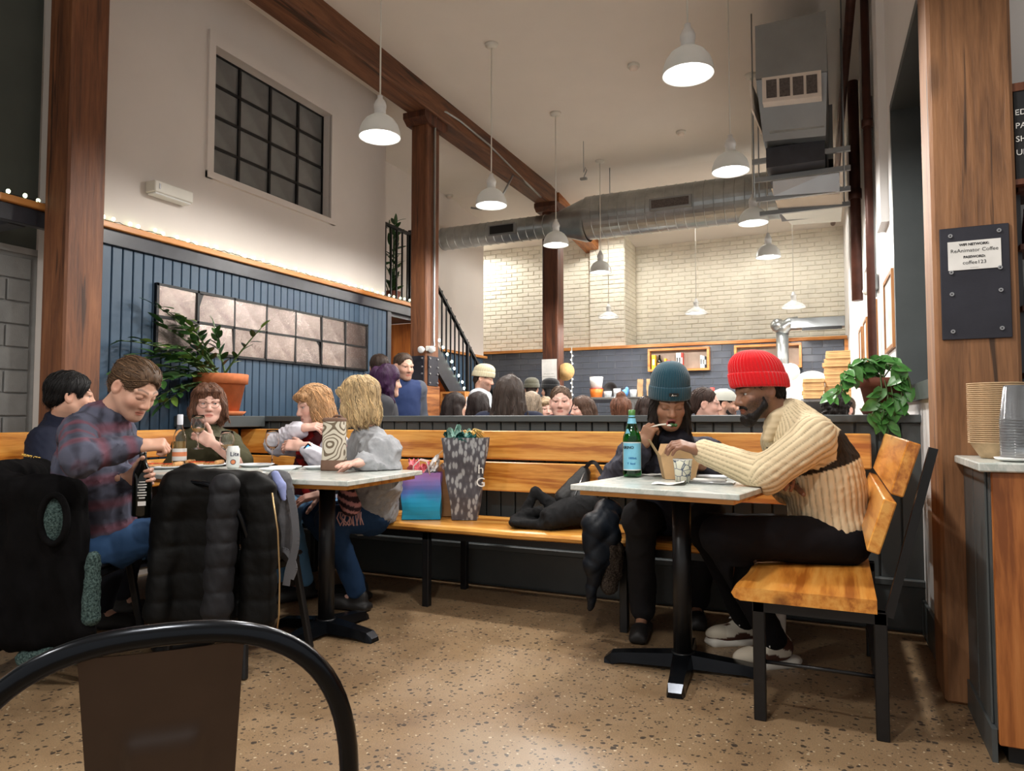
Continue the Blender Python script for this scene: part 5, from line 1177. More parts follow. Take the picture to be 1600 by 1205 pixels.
# ---- blonde woman in grey sweatshirt
E_J = dict(pe=at(578, 798, 4.07), ch=at(585, 738, 3.96), nb=at(575, 682, 3.96), shL=at(598, 708, 3.78), shR=at(560, 706, 4.14), elL=at(602, 742, 3.74), wrL=at(566, 723, 3.62), elR=at(530, 750, 4.06), wrR=at(505, 772, 3.97),
    hiL=at(582, 806, 3.97), knL=at(515, 812, 3.80), anL=(-2.41, 3.19, .09), toL=(-2.53, 3.18, .03), hiR=at(565, 804, 4.17), knR=at(495, 806, 4.00), anR=(-2.55, 3.38, .09), toR=(-2.67, 3.37, .03))
def e_extra(R, T, t, J):
    pr = [cap(at(542, 770, 3.76), at(544, 780, 3.74), .035, .045, .03), cap(at(542, 775, 3.74), at(548, 792, 3.72), .045, .05, .02), cap(at(549, 705, 4.02), at(545, 735, 3.96), .04, .04, .03)]
    sobj('scarf', pr, .008, 'fabric_v', t, wrinkle(.008, 20, 4), lambda V: np.where((np.sin(V[:, 2]*150+V[:, 0]*60) > .2)[:, None], np.array(rgb(206, 150, 150)[:3]), np.array(rgb(60, 44, 50)[:3])))
    m = MB()
    for k in range(14):
        a = at(530+k*2.6, 800, 3.71); m.tube([a, a+np.array([RNG.normal()*.008, RNG.normal()*.008, -.03]), a+np.array([RNG.normal()*.015, RNG.normal()*.01, -.07])], .0035, 5)
    part('fringe', m, 'scarf_fringe', t)
plain('scarf_fringe', rgb(206, 160, 158), .9)
def grey_mel(V, J): return np.array(rgb(158, 160, 164)[:3])*(1+.10*fbm(V, 260, 8)[:, None])
person('blonde woman in grey sweatshirt and jeans sitting side-on', E_J, dict(c=at(558, 628, 3.96), hs=1.03, f=dr(-.93, -.12, .28), brow=(.4, .28, .15), eyes='open'), SK_P, ('fabric_v', grey_mel), ('fabric_v', rgb(36, 62, 96), (.095, .075, .068, .05)), lambda a, b, t: shoe_simple(a, b, t),
    (dict(d=dr(-.7, -.15, -.2), back=dr(.1, .9, -.3), curl=.2, spread=.12), dict(d=dr(-.4, 0, -.9), back=ZZ, curl=.08)), bob((.66, .47, .25), -.15, True, .006, 1.12), sleeve=(.9, .97), top_kw=dict(inf=.022, arm=(.078, .066, .066, .046), amp=.018, seed=8, belly=.01), extra=e_extra, hem=.12)
# ---- woman in teal beanie eating
F_J = dict(pe=at(1045, 803, 3.66), ch=at(1048, 752, 3.60), nb=at(1050, 692, 3.52), shR=at(988, 716, 3.58), shL=at(1110, 712, 3.58), elR=at(958, 754, 3.60), wrR=at(1002, 700, 3.36), elL=at(1130, 744, 3.44), wrL=at(1104, 728, 3.28),
    hiR=at(1010, 812, 3.6), knR=at(1000, 810, 3.26), anR=at(1004, 935, 3.45), toR=at(997, 945, 3.3), hiL=at(1078, 812, 3.6), knL=at(1105, 808, 3.28), anL=at(1088, 930, 3.66), toL=at(1090, 940, 3.5))
def f_extra(R, T, t, J):
    h = beanie(None, R, T, t, None, .022, .205, (.094, .112), 46, .062, 'knit_teal', tilt=.16, yo=-.012, depth=.018)
    m = MB().hexa([T(a*.022, .119+.003*z-.004, .073+b*.008) for z in (0, 1) for a, b in ((-1, -1), (1, -1), (1, 1), (-1, 1))]); p = part('badge', m, 'black_metal', h)
    for k in range(3): part('badge_mark', MB().hexa([T(-.015+k*.009+a*.003+b*.003, .1085+.0012*z, .052+b*.004) for z in (0, 1) for a, b in ((-1, -1), (1, -1), (1, 1), (-1, 1))]), 'lace_white', h) if False else None
    text_mesh('A\u2014', .014, 'lace_white', facing(T(0, .1225, .068), R[1], R[2]), h, 'badge_mark', .001)
    pr = [cap(J['nb']+np.array([0, 0, .04]), J['nb']-np.array([0, 0, .02])-CAMF0*.05, .07, .085, .03), cap(J['nb']-CAMF0*.05, J['ch']-CAMF0*.11, .09, .085, .04)]
    sobj('scarf', pr, .0095, 'fabric_v', t, wrinkle(.008, 18, 3), np.array(rgb(26, 26, 34)[:3]))
    HTm = T(.004, .118, -.076); a = J['wrR']+dr(.35, .85, -.1)*.105
    m = MB().tube([a, a*.6+HTm*.4+np.array([0, 0, .008]), a*.25+HTm*.75+np.array([0, 0, .008])], [.0035, .004, .005], 8); m.sphere(tuple(a*.08+HTm*.92), (.016, .016, .006), 10); part('fork', m, 'white_plastic', t, 'white plastic fork')
    m = MB().sphere(tuple(HTm), (.014, .014, .01), 10).sphere(tuple(HTm+CAMR*.018), (.009, .009, .009), 8); part('bite', m, 'leaf_dark', t, 'bite of green food')
    m = MB().tube([J['wrR']+dr(.35, .85, -.1)*.09+np.array(v_)*.014 for v_ in [(math.cos(q)*CAMR+math.sin(q)*ZZ*.6) for q in [2*math.pi*k/12 for k in range(12)]]], .0022, 5, closed=True); part('ring', m, 'gold', t)
plain('leaf_dark', rgb(52, 88, 44), .45, var=.2, nscale=30)
plain('leaf_mid', rgb(74, 124, 58), .4, var=.22, nscale=20)
long_dark = lambda col, lo=-.30: mkhair([('e', (0, -.02, .04), (.086, .104, .088)), ('c', (.07, -.0, -.02), (.078, .03, lo), .034, .036, .03), ('c', (-.07, -.0, -.02), (-.078, .03, lo), .034, .036, .03), ('c', (0, -.07, -.02), (0, -.08, lo), .07, .07, .04)], [('e', (0, .125, -.06), (.056, .085, .16), .012)], col, amp=.005, freq=50, stretch=(1, 1, .12))
person('woman in teal beanie eating with a plastic fork', F_J, dict(c=at(1046, 629, 3.42), f=dr(-.06, -.32, -.94), brow=(.04, .025, .02), mouth='open', eyes='closed', lip=(.42, .13, .12)), SK_B, ('fabric_v', rgb(64, 64, 74)), ('fabric_v', rgb(30, 29, 31), (.095, .08, .07, .06)), shoe_simple,
    (dict(d=dr(.35, .85, -.1), back=dr(-.6, .25, -.6), curl=.7, thumb=.7), dict(d=dr(-.9, .0, -.2), back=ZZ, curl=.1)), long_dark((.022, .016, .014)), sleeve=(.97, .95), top_kw=dict(inf=.024, arm=(.076, .07, .066, .048), amp=.018, seed=9, collar=.02), extra=f_extra)
# ---- man in red beanie, ribbed sweater
G_J = dict(pe=at(1297, 828, 2.98), ch=at(1286, 742, 2.98), nb=at(1234, 652, 3.02), shL=at(1270, 688, 2.84), shR=at(1222, 692, 3.20), elL=at(1196, 742, 2.80), wrL=at(1098, 706, 2.96), elR=at(1232, 762, 3.22), wrR=at(1214, 762, 3.02),
    hiL=at(1318, 845, 2.88), knL=at(1126, 838, 2.86), anL=at(1212, 985, 3.0), toL=at(1150, 1015, 2.95), hiR=at(1288, 842, 3.10), knR=at(1108, 832, 3.12), anR=at(1168, 962, 3.30), toR=at(1118, 985, 3.28))
G_J['wrR'] = at(1224, 752, 2.97)
def g_bones(J): return [(J['pe'], J['ch'], .145, J['br']), (J['ch'], J['nb'], .14, J['br'])]+[(J[a+s], J[b+s], r, ZZ+.3*CAMF0) for s in 'RL' for a, b, r in (('sh', 'el', .062), ('el', 'wr', .052))]
def g_rib(P, J):
    i, t_, an, r_ = bone_uv(P, g_bones(J)); n_ = np.where(i < 2, 42, 18); return np.abs(np.sin(an*n_/2)), i, t_, an
def g_col(V, J):
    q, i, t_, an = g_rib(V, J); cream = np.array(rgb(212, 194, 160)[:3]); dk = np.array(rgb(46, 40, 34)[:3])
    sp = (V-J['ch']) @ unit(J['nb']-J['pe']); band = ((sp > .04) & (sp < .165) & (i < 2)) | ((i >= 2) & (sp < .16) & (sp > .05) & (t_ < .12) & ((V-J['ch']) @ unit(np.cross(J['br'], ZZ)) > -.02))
    c = np.where(band[:, None], dk, cream); return c*(1-.5*np.exp(-(q/.3)**2)[:, None])  # shade in the rib grooves is put into the yarn colour
def g_extra(R, T, t, J):
    beanie(None, R, T, t, None, .014, .178, (.098, .116), 44, .058, 'knit_red', tilt=.2, yo=-.014, depth=.034)
    beard3d(R, T, t, (.014, .01, .009), 1.0)
    d = unit(J['wrR']-J['elR']); c = J['wrR']-d*.01; e1 = unit(np.cross(d, ZZ)); e2 = np.cross(e1, d)
    part('bracelet', MB().tube([c+(e1*math.cos(a)+e2*math.sin(a))*.032 for a in [2*math.pi*k/18 for k in range(18)]], .005, 6, closed=True), 'black_metal', t)
    pr = [cap(J['nb']+dr(-.3, .3, -.1)*.02, J['nb']+dr(-.8, -.5, 0)*.07, .065, .05, .02), cap(at(1212, 650, 2.99), at(1200, 684, 3.0), .03, .024, .03)]
    sobj('collar', pr, .007, 'fabric_v', t, lambda P: .0015*np.sin(P[:, 2]*240), np.array(rgb(206, 188, 156)[:3]))
    RM = None
J_ = {k: np.array(v, float) for k, v in G_J.items()}; J_['br'] = unit(J_['shR']-J_['shL'])
_wr = wrinkle
def wrinkle(amp=.006, s=16, seed=0):
    if seed == 77: return lambda P: _wr(.005, 14, 1)(P)+.0045*(.5-g_rib(P, J_)[0])
    return _wr(amp, s, seed)
_so = sobj
def sobj(name, prims, res, mats, parent=None, disp=None, col=None, label=None):
    if name == 'top' and parent.get('label', '').startswith('man in red beanie'): res = .0056
    return _so(name, prims, res, mats, parent, disp, col, label)
person('man in red beanie and cream ribbed sweater with black band', G_J, dict(c=at(1184, 611, 3.03), f=dr(-.96, -.20, -.14), u=dr(-.18, .98, 0), brow=(.03, .02, .015), beard=((.012, .009, .008), .92, .9), eyes='open', gaze=dr(-.95, -.3, -.14)), SK_D, ('fabric_v', g_col), ('fabric_v', rgb(15, 14, 18), (.1, .082, .072, .052)), sneaker,
    (dict(d=dr(-.25, .25, -.9), back=dr(.3, .9, 0), curl=.4, thumb=.4), dict(d=dr(-.8, .25, -.1), back=dr(0, .9, -.4), curl=.4, thumb=.5)), short_hair((.012, .010, .009), .003, fine=.006), sleeve=(.97, .985), top_kw=dict(inf=.026, arm=(.082, .07, .07, .05), amp=.006, seed=77, dp=1.05), extra=g_extra, hem=.115)
# ================================================================ coats, bags
def quilt(pitch, amp, axis=2, ph=0, more=None): return lambda P: amp*(1-np.abs(np.sin(math.pi*(P[:, axis]+.012*fbm(P, 7, 6)+ph)/pitch)))**2*1.0+.004*fbm(P, 22, 8, seed=2)+.002*fbm(P, 60, 8, seed=4)
plain('coat_black', rgb(12, 11, 12), .9, var=.2, nscale=12, bmp=.3, bscale=140, spec=.08)
plain('puffer_black', rgb(12, 12, 12), .6, var=.15, nscale=12, bmp=.25, bscale=90, spec=.16)
plain('puffer_black_lit', rgb(32, 32, 35), .6, var=.15, nscale=12, bmp=.25, bscale=90, spec=.2)  # jacket black again, with the light on the sleeve put into the colour
plain('puffer_navy', rgb(16, 21, 28), .5, var=.15, nscale=12, bmp=.25, bscale=90, spec=.25)
def fleece(name, a, b):
    m, nt, bs = newmat(name); v = coords(nt); f = noise(nt, v, 130, 4, .8); nt.links.new(ramp(nt, f, [(.38, a), (.62, b)]), bs.inputs['Base Color']); bs.inputs['Roughness'].default_value = 1; bs.inputs['Specular IOR Level'].default_value = .1; bump(nt, bs, f, 1.0, .02)
fleece('sherpa_teal', rgb(26, 44, 44), rgb(120, 146, 142)); fleece('fur_brown', rgb(40, 34, 30), rgb(104, 92, 82))
plain('backpack_grey', rgb(78, 78, 82), .8, var=.12, nscale=30, bmp=.3, bscale=300); plain('lining_lavender', rgb(132, 142, 190), .7); plain('strap_grey', rgb(98, 98, 102), .8); plain('brass_zip', rgb(176, 148, 108), .4, .8)
CR = frame(CAMF0)      # right, away, up
t = thing('winter_coat', 'black coat with teal fleece lining draped over metal chair', 'coat', at(70, 1048, 2.86)*np.array([1, 1, 0]))
CH2 = np.array([[.469, -.883, 0], [.883, .469, 0], [0, 0, 1]])      # along the chair back, towards its seat, up
sobj('shell', [rbx((-3.215, 1.855, .47), (.235, .075, .375), CH2, .06, .05), cap((-3.12, 1.675, .80), (-3.31, 2.03, .80), .075, .07, .05), rbx(at(72, 880, 2.775), (.135, .05, .33), CR, .048, .08), cap(at(28, 765, 2.84), at(92, 772, 2.79), .06, .05, .06), cap(at(100, 800, 2.77), at(130, 985, 2.735), .045, .05, .07), cap(at(5, 790, 2.84), at(15, 985, 2.78), .065, .06, .08)], .009, 'coat_black', t, lambda P: .010*fbm(P, 30, 9, (1, 1, .25))+.004*fbm(P, 70, 8, (1, 1, .4)))
sobj('lining', [ell(at(84, 812, 2.715), (.048, .03, .09), CR, .02), cap(at(146, 872, 2.74), at(142, 965, 2.73), .026, .034, .03), cap(at(45, 1028, 2.76), at(122, 1020, 2.74), .042, .042, .03)], .008, 'sherpa_teal', t, lambda P: .005*fbm(P, 160, 12))
part('armhole_rim', MB().tube([at(84, 812, 2.69)+(CAMR*math.cos(a)*.05+ZZ*math.sin(a)*.093) for a in [2*math.pi*k/28 for k in range(28)]], .013, 8, closed=True), 'coat_black', t)
t = thing('puffer_jacket', 'black quilted puffer jacket hung over back of metal chair', 'jacket', at(330, 985, 2.9)*np.array([1, 1, .0])+np.array([0, 0, .2]))
sobj('shell', [rbx(at(318, 862, 2.93), (.15, .05, .31), CR, .05, .05), cap(at(290, 766, 2.96), at(392, 772, 2.96), .105, .10, .05), cap(at(268, 795, 2.93), at(246, 955, 2.88), .075, .06, .05), rbx(at(404, 865, 2.90), (.072, .05, .31), CR, .045, .02), cap(at(400, 770, 2.92), at(420, 860, 2.9), .055, .05, .04)], .0085, 'puffer_black', t, (lambda P: quilt(.105, .006)(P)+.008*fbm(P, 30, 8, (1, 1, .2))))
sobj('sleeve', [cap(at(352, 762, 2.84), at(340, 955, 2.80), .062, .058, .02), cap(at(340, 955, 2.80), at(338, 972, 2.8), .055, .05, .02)], .007, 'puffer_black_lit', t, (lambda P: quilt(.098, .007, ph=.03)(P)+.003*fbm(P, 40, 8)))
part('zipper', MB().tube([at(425, 770, 2.83), at(434, 830, 2.83), at(437, 900, 2.83), at(436, 960, 2.83), at(433, 983, 2.83)], .0035, 6), 'brass_zip', t)
t = thing('backpack', 'grey backpack with pale lavender lining hung beside puffer jacket', 'backpack', at(430, 880, 3.1)*np.array([1, 1, 0])+np.array([0, 0, .35]))
sobj('pack', [rbx(at(437, 800, 3.08), (.046, .05, .18), CR, .043, .03), rbx(at(453, 842, 3.09), (.026, .045, .095), CR, .025, .03), cap(at(430, 748, 3.08), at(448, 768, 3.08), .026, .028, .03)], .0075, 'backpack_grey', t, wrinkle(.005, 20, 3))
sobj('lining', [cap(at(430, 741, 3.03), at(440, 760, 3.015), .014, .017, .01), cap(at(440, 758, 3.015), at(443, 780, 3.0), .017, .011, .01)], .006, 'lining_lavender', t, wrinkle(.006, 26, 1))
def ribbon(path, w, th, up):
    m = MB(); P0 = np.array(path); q = np.linspace(0, len(P0)-1, len(P0)*5); P0 = np.stack([np.interp(q, range(len(P0)), P0[:, i]) for i in range(3)], 1)
    for _ in range(6): P0[1:-1] = (P0[:-2]+P0[2:]+2*P0[1:-1])/4
    path = list(P0)
    for a, b in zip(path[:-1], path[1:]): m.obox(a, b, w, th, up)
    return m
part('strap', ribbon([at(452, 765, 3.05), at(460, 800, 3.02), at(464, 845, 3.0), at(458, 872, 3.0), at(452, 885, 3.0), at(447, 915, 3.0)], .03, .006, -CAMF0), 'strap_grey', t); part('strap', ribbon([at(430, 860, 3.03), at(446, 858, 3.01), at(456, 872, 3.0), at(462, 888, 3.0), at(455, 905, 3.0)], .022, .006, -CAMF0), 'strap_grey', t)
# heap of dark coat on the bench, handbag, fur lined parka
bz = SEAT+.004
t = thing('wool_coat', 'charcoal wool coat lying folded on the pine bench', 'coat', at(860, 815, 3.94)*np.array([1, 1, 0])+np.array([0, 0, bz]))
V, F = sdf([ell(at(895, 797, 3.80), (.11, .085, .065), CR, .04), cap(at(862, 810, 3.74), at(920, 796, 3.78), .058, .068, .03), rbx(at(828, 814, 3.84), (.10, .10, .012), CR, .01, .02), cap(at(800, 816, 3.8), at(850, 824, 3.74), .014, .02, .02), cap(at(818, 806, 3.9), at(836, 768, 3.9), .03, .016, .02), cap(at(836, 768, 3.9), at(862, 788, 3.88), .016, .03, .02), cap(at(862, 788, 3.88), at(858, 806, 3.84), .03, .03, .02), cap(at(820, 806, 3.86), at(843, 800, 3.82), .02, .02, .02), ell(at(843, 812, 3.70), (.035, .05, .042), CR, .01, '-')], .007, lambda P: wrinkle(.012, 15, 5)(P))
V[:, 2] = np.maximum(V[:, 2], bz); rawobj('folded_cloth', Raw().add(V, F), 'coat_grey' if 'coat_grey' in MAT else 'backpack_grey', t).data.materials[0] = plain('coat_grey', rgb(32, 32, 33), .9, var=.12, nscale=20, bmp=.2, bscale=250, spec=.12)
t = thing('handbag', 'black leather handbag with strap leaning on bench back', 'bag', at(905, 770, 3.99)*np.array([1, 1, 0])+np.array([0, 0, bz]))
sobj('bag_body', [cap(at(880, 778, 3.90), at(912, 735, 3.98), .05, .022, .03), cap(at(905, 782, 3.90), at(915, 740, 3.98), .055, .026, .03), cap(at(885, 806, 3.93), at(920, 804, 3.93), .045, .045, .04)], .007, 'leather_black' if 'leather_black' in MAT else 'shoe_black', t, wrinkle(.004, 30, 2))
part('strap', ribbon([at(912, 735, 3.97), at(922, 722, 3.95), at(930, 722, 3.93), at(940, 738, 3.92), at(946, 752, 3.90), at(944, 772, 3.88), at(930, 790, 3.88)], .022, .008, -CAMF0), 'shoe_black', t); part('zip', MB().tube([at(898, 775, 3.84), at(906, 755, 3.90), at(914, 736, 3.955)], .004, 6), 'screw_steel', t)
t = thing('parka', 'navy quilted parka with brown fur lining hanging off the bench', 'coat', at(950, 960, 3.72)*np.array([1, 1, 0])+np.array([0, 0, .05]))
V, F = sdf([ell(at(950, 802, 3.60), (.075, .10, .055), CR, .04), cap(at(950, 798, 3.58), at(930, 822, 3.40), .065, .06, .04), cap(at(930, 822, 3.40), at(930, 880, 3.385), .062, .05, .04), cap(at(930, 880, 3.385), at(922, 950, 3.40), .05, .02, .04), cap(at(955, 815, 3.45), at(958, 840, 3.40), .045, .04, .04), rbx(at(940, 852, 3.39), (.07, .03, .10), CR, .028, .05)], .0085, lambda P: .006*(1-np.abs(np.sin(math.pi*(P[:, 2]+P @ CAMR*.6)/.12)))**2+.006*(1-np.abs(np.sin(math.pi*(P[:, 2]-P @ CAMR*.8)/.12)))**2+.003*fbm(P, 40, 8))
rawobj('shell', Raw().add(press(V, .003, (0,)), F), 'puffer_navy', t)
sobj('fur_lining', [cap(at(956, 850, 3.385), at(952, 915, 3.395), .036, .044, .03), cap(at(964, 858, 3.40), at(962, 895, 3.40), .034, .034, .03)], .008, 'fur_brown', t, lambda P: .006*fbm(P, 90, 10, (1, 1, .4)))
# gift bags on the bench
def paper_bag(name, label, cat, c, w0, w1, d0, d1, h, mats, rz=0, parts_=None, group=None):
    t = thing(name, label, cat, c, group, rz); n = 9; R = []
    m = MB()
    def q(a, v):   # a 0..4 around, v 0..1 up
        w = (w0+(w1-w0)*v)/2; d = (d0+(d1-d0)*v)/2; k = int(a) % 4; f = a-int(a); P = [(-w, -d), (w, -d), (w, d), (-w, d)]; p0, p1 = P[k], P[(k+1) % 4]
        x = p0[0]+(p1[0]-p0[0])*f; y = p0[1]+(p1[1]-p0[1])*f
        if k in (1, 3): x += (-1 if k == 1 else 1)*.035*math.sin(f*math.pi)*v
        return (x+.004*math.sin(9*v+3*a), y+.003*math.sin(13*v+2*a), h*v)
    for (off, fl) in ((0, 1), (.0015, -1)):
        m.grid(lambda u, v: tuple(np.array(q(u*4, v))*np.array([1-off*10, 1-off*10, 1])), 33, 12, 0, False)
    m.box(-w0/2, w0/2, -d0/2, d0/2, 0, .003)
    part('bag_sheet', m, mats, t, world=False); return t
def tissue(t, c, r, mat, n=6, seed=1, hh=.06):
    rg = np.random.default_rng(seed); m = MB()
    for k in range(n):
        a = rg.uniform(0, 6.28); p = Vector((c[0]+r[0]*math.cos(a)*.6, c[1]+r[1]*math.sin(a)*.6, c[2])); ax = Vector((rg.normal(), rg.normal(), 0)).normalized()*r[0]*.7; up = Vector((rg.normal()*.03, rg.normal()*.03, hh*rg.uniform(.6, 1.2)))
        m.grid(lambda u, v: tuple(p+ax*(u-.5)*(1.2-.5*v)+up*v+Vector((.012*math.sin(u*9+k), .02*math.sin(u*7+v*5+k), .012*math.sin(u*11+k)))), 9, 5, 0, False)
    part('tissue_paper', m, mat, t, world=False)
def ombre():
    m, nt, b = newmat('gift_ombre'); tc = N(nt, 'ShaderNodeTexCoord'); sp = N(nt, 'ShaderNodeSeparateXYZ'); nt.links.new(tc.outputs['Object'], sp.inputs[0]); v = coords(nt)
    f = mth(nt, 'ADD', mth(nt, 'MULTIPLY', sp.outputs[2], 1/.27), mth(nt, 'MULTIPLY', mth(nt, 'SUBTRACT', noise(nt, v, 9, 5), .5), .45))
    nt.links.new(ramp(nt, f, [(.0, rgb(20, 150, 190)), (.38, rgb(24, 158, 206)), (.6, rgb(92, 128, 210)), (.95, rgb(168, 120, 190))]), b.inputs['Base Color']); b.inputs['Roughness'].default_value = .4
ombre()
def leafprint():
    m, nt, b = newmat('gift_leaf'); v = coords(nt, (1, 1, 1)); warp = noise(nt, v, 14, 2)
    w1 = N(nt, 'ShaderNodeTexVoronoi', feature='F1'); w1.inputs['Scale'].default_value = 1; v1 = coords(nt, (38, 38, 17), (0, .6, 0)); nt.links.new(v1, w1.inputs['Vector'])
    w2 = N(nt, 'ShaderNodeTexVoronoi', feature='F1'); w2.inputs['Scale'].default_value = 1; v2 = coords(nt, (40, 40, 16), (0, -.7, 0), loc=(3, 1, 2)); nt.links.new(v2, w2.inputs['Vector'])
    d = mth(nt, 'MINIMUM', w1.outputs['Distance'], w2.outputs['Distance'])
    nt.links.new(ramp(nt, d, [(.26, rgb(158, 160, 162)), (.32, rgb(130, 130, 134)), (.38, rgb(84, 82, 88)), (.6, rgb(70, 68, 74))]), b.inputs['Base Color']); b.inputs['Roughness'].default_value = .45
leafprint()
plain('tissue_white', rgb(232, 230, 228), .8); plain('tissue_pink', rgb(230, 130, 140), .7); plain('tissue_teal', rgb(24, 90, 86), .7); plain('tissue_pale_teal', rgb(150, 190, 178), .7); plain('ribbon_gold', rgb(226, 190, 110), .5); plain('kraft', rgb(178, 134, 92), .8, var=.08, nscale=12); plain('kraft_pale', rgb(196, 160, 118), .8, var=.06, nscale=12); plain('rope_white', rgb(232, 216, 214), .8)
g1 = paper_bag('gift_bag', 'purple to turquoise gift bag with pink tissue on the bench', 'bag', (*at(659, 803, 4.15)[:2], bz), .225, .23, .11, .11, .27, 'gift_ombre', math.radians(28), group='gift bags on the bench')
tissue(g1, (0, 0, .25), (.08, .035), 'tissue_pink', 6, 2, .085); tissue(g1, (.05, 0, .27), (.05, .03), 'tissue_white', 3, 4, .085)
for s in (-1, 1): part('rope_handle', MB().tube([(-.05, s*.052, .26), (-.045, s*.055, .31), (-.01, s*.05, .345), (.03, s*.05, .335), (.05, s*.054, .26)], .004, 6), 'rope_white', g1, world=False)
g2 = paper_bag('gift_bag', 'tall grey gift bag with white leaf print and green tissue', 'bag', (*at(727, 808, 4.13)[:2], bz), .145, .27, .11, .15, .475, 'gift_leaf', math.radians(22), group='gift bags on the bench')
tissue(g2, (0, 0, .45), (.11, .05), 'tissue_teal', 7, 5, .06); tissue(g2, (-.04, 0, .46), (.07, .04), 'tissue_pale_teal', 4, 6, .07)
m = MB()
for k in range(9): a = k*.7; m.tube([(.03+.01*k, 0, .47), (.04+.03*math.cos(a), .02*math.sin(a), .515+.01*math.sin(k)), (.05+.06*math.cos(a), .03*math.sin(a), .50+.012*k % .03)], .004, 5)
part('ribbon', m, 'ribbon_gold', g2, world=False)
text_mesh('h\nG', .075, 'lace_white', Matrix.Translation(g2.location) @ Matrix.Rotation(g2.rotation_euler.z, 4, 'Z') @ Matrix.Translation((.098, -.076, .27)) @ Matrix.Rotation(math.radians(90-5), 4, 'X'), g2, 'script_lettering', .001)
g3 = paper_bag('paper_bag', 'plain brown paper bag between the two gift bags', 'bag', (*at(694, 803, 4.28)[:2], bz), .13, .13, .09, .09, .30, 'kraft', math.radians(25)); tissue(g3, (0, 0, .28), (.05, .03), 'tissue_white', 3, 9, .05)
for s in (-1, 1): part('rope_handle', MB().tube([(-.04, s*.04, .29), (-.035, s*.04, .37), (0, s*.04, .40), (.035, s*.04, .37), (.04, s*.04, .29)], .003, 6), 'kraft_pale', g3, world=False)
# ================================================================ things on the left tables
TZ = .7805
def ontab(px, py, z=TZ): d = (1.05-z)/((CAMF+CAMR*(px-800)/1100+CAMU*(602.5-py)/1100)[2]*-1); p = at(px, py, d); return (float(p[0]), float(p[1]), z)
glass('clear_glass', (1, 1, 1, 1), .0, 1.45); glass('green_glass', (.02, .42, .10, 1), .0, 1.5); glass('wine_glass_dark', (.02, .03, .02, 1), .02, 1.5)
plain('bottle_dark', rgb(14, 16, 12), .08, var=.1); plain('wine_pale', rgb(226, 188, 112), .1, trans=.6); plain('label_white', rgb(226, 224, 220), .6); plain('label_orange', rgb(226, 140, 96), .6); plain('label_blue', rgb(120, 188, 214), .5, var=.05, nscale=20); plain('label_deep_blue', rgb(40, 110, 160), .5); plain('foil_white', rgb(214, 218, 226), .4); plain('can_white', rgb(222, 224, 222), .35, .2); plain('ink_navy', rgb(24, 30, 60), .6); plain('medal_gold', rgb(214, 130, 84), .4); plain('plate_white', rgb(232, 234, 238), .5, var=.02); plain('pizza_sauce', rgb(196, 84, 40), .5, var=.35, nscale=50, bmp=.5, bscale=80); plain('pizza_crust', rgb(196, 146, 92), .7, var=.2, nscale=40, bmp=.4, bscale=60); plain('ink_black', rgb(20, 20, 22), .7); plain('phone_case', rgb(86, 40, 62), .3); plain('tote_brown', rgb(116, 88, 72), .7, var=.06, nscale=20)
def tote_mat():
    m, nt, b = newmat('tote_wave'); v = coords(nt, (1, 1, 1)); w_ = N(nt, 'ShaderNodeTexNoise'); w_.inputs['Scale'].default_value = 9.5; w_.inputs['Detail'].default_value = .5; w_.inputs['Roughness'].default_value = .2; nt.links.new(v, w_.inputs['Vector'])
    s = mth(nt, 'SINE', mth(nt, 'MULTIPLY', w_.outputs['Fac'], 62)); nt.links.new(ramp(nt, s, [(.42, rgb(212, 204, 186)), (.55, rgb(116, 102, 84))]), b.inputs['Base Color']); b.inputs['Roughness'].default_value = .85
tote_mat()
p = ontab(280, 728); t = thing('wine_bottle', 'clear bottle of pale wine with orange striped label', 'bottle', p)
prof = [(.0, .0), (.036, .0), (.038, .006), (.038, .15), (.034, .17), (.018, .215), (.0145, .235), (.0145, .29)]
part('glass_body', MB().lathe(prof, 28).lathe([(max(r-.003, 0), z+.004) for r, z in prof][::-1], 28), 'clear_glass', t, world=False)
part('wine', MB().lathe([(0, .005), (.034, .005), (.0345, .14), (0, .14)], 24), 'wine_pale', t, world=False); part('foil_cap', MB().lathe([(.0155, .235), (.016, .24), (.016, .29), (.014, .294), (0, .294)], 20), 'foil_white', t, world=False)
part('label', MB().lathe([(.0384, .03), (.0384, .055)], 28).lathe([(.0384, .08), (.0384, .1)], 28), 'label_white', t, world=False); part('label_band', MB().lathe([(.0385, .055), (.0385, .08)], 28), 'label_orange', t, world=False)
def wine_glass(p, label, s=1.0, wine=0):
    t = thing('wine_glass', label, 'glass', p, 'wine glasses')
    o = [(.0, .003), (.034, .0), (.036, .003), (.01, .008), (.0045, .014), (.004, .05), (.0045, .085), (.012, .094), (.03, .11), (.040, .135), (.042, .155), (.038, .185), (.033, .21)]
    i = [(.0322, .21), (.0372, .185), (.0410, .155), (.039, .135), (.029, .112), (.011, .098), (.0, .096)]
    part('goblet', MB().lathe([(r*s, z*s) for r, z in o+i], 28), 'clear_glass', t, world=False)
    if wine: part('wine', MB().lathe([(0, .098*s), (.011*s, .0995*s), (.0285*s, .1135*s), (.036*s, .128*s), (0, .1285*s)], 22), 'wine_pale', t, world=False)
    return t
wine_glass(ontab(425, 727), 'empty wine glass beside the stacked white plates', .98); wine_glass(ontab(354, 728.5), 'wine glass with a little white wine behind beer can', .95, 1)
pp = at(309, 702, 3.97); wine_glass((float(pp[0]), float(pp[1]), float(pp[2])), 'wine glass held up by woman in olive shirt', .92, 1)
p = ontab(364, 732); t = thing('beer_can', 'white beer can with navy lettering and copper medallion', 'can', p); r = .034
part('can_body', MB().lathe([(0, .003), (.026, .0), (r, .012), (r, .105), (.027, .118), (.027, .121), (.025, .119), (0, .117)], 28), 'can_white', t, world=False)
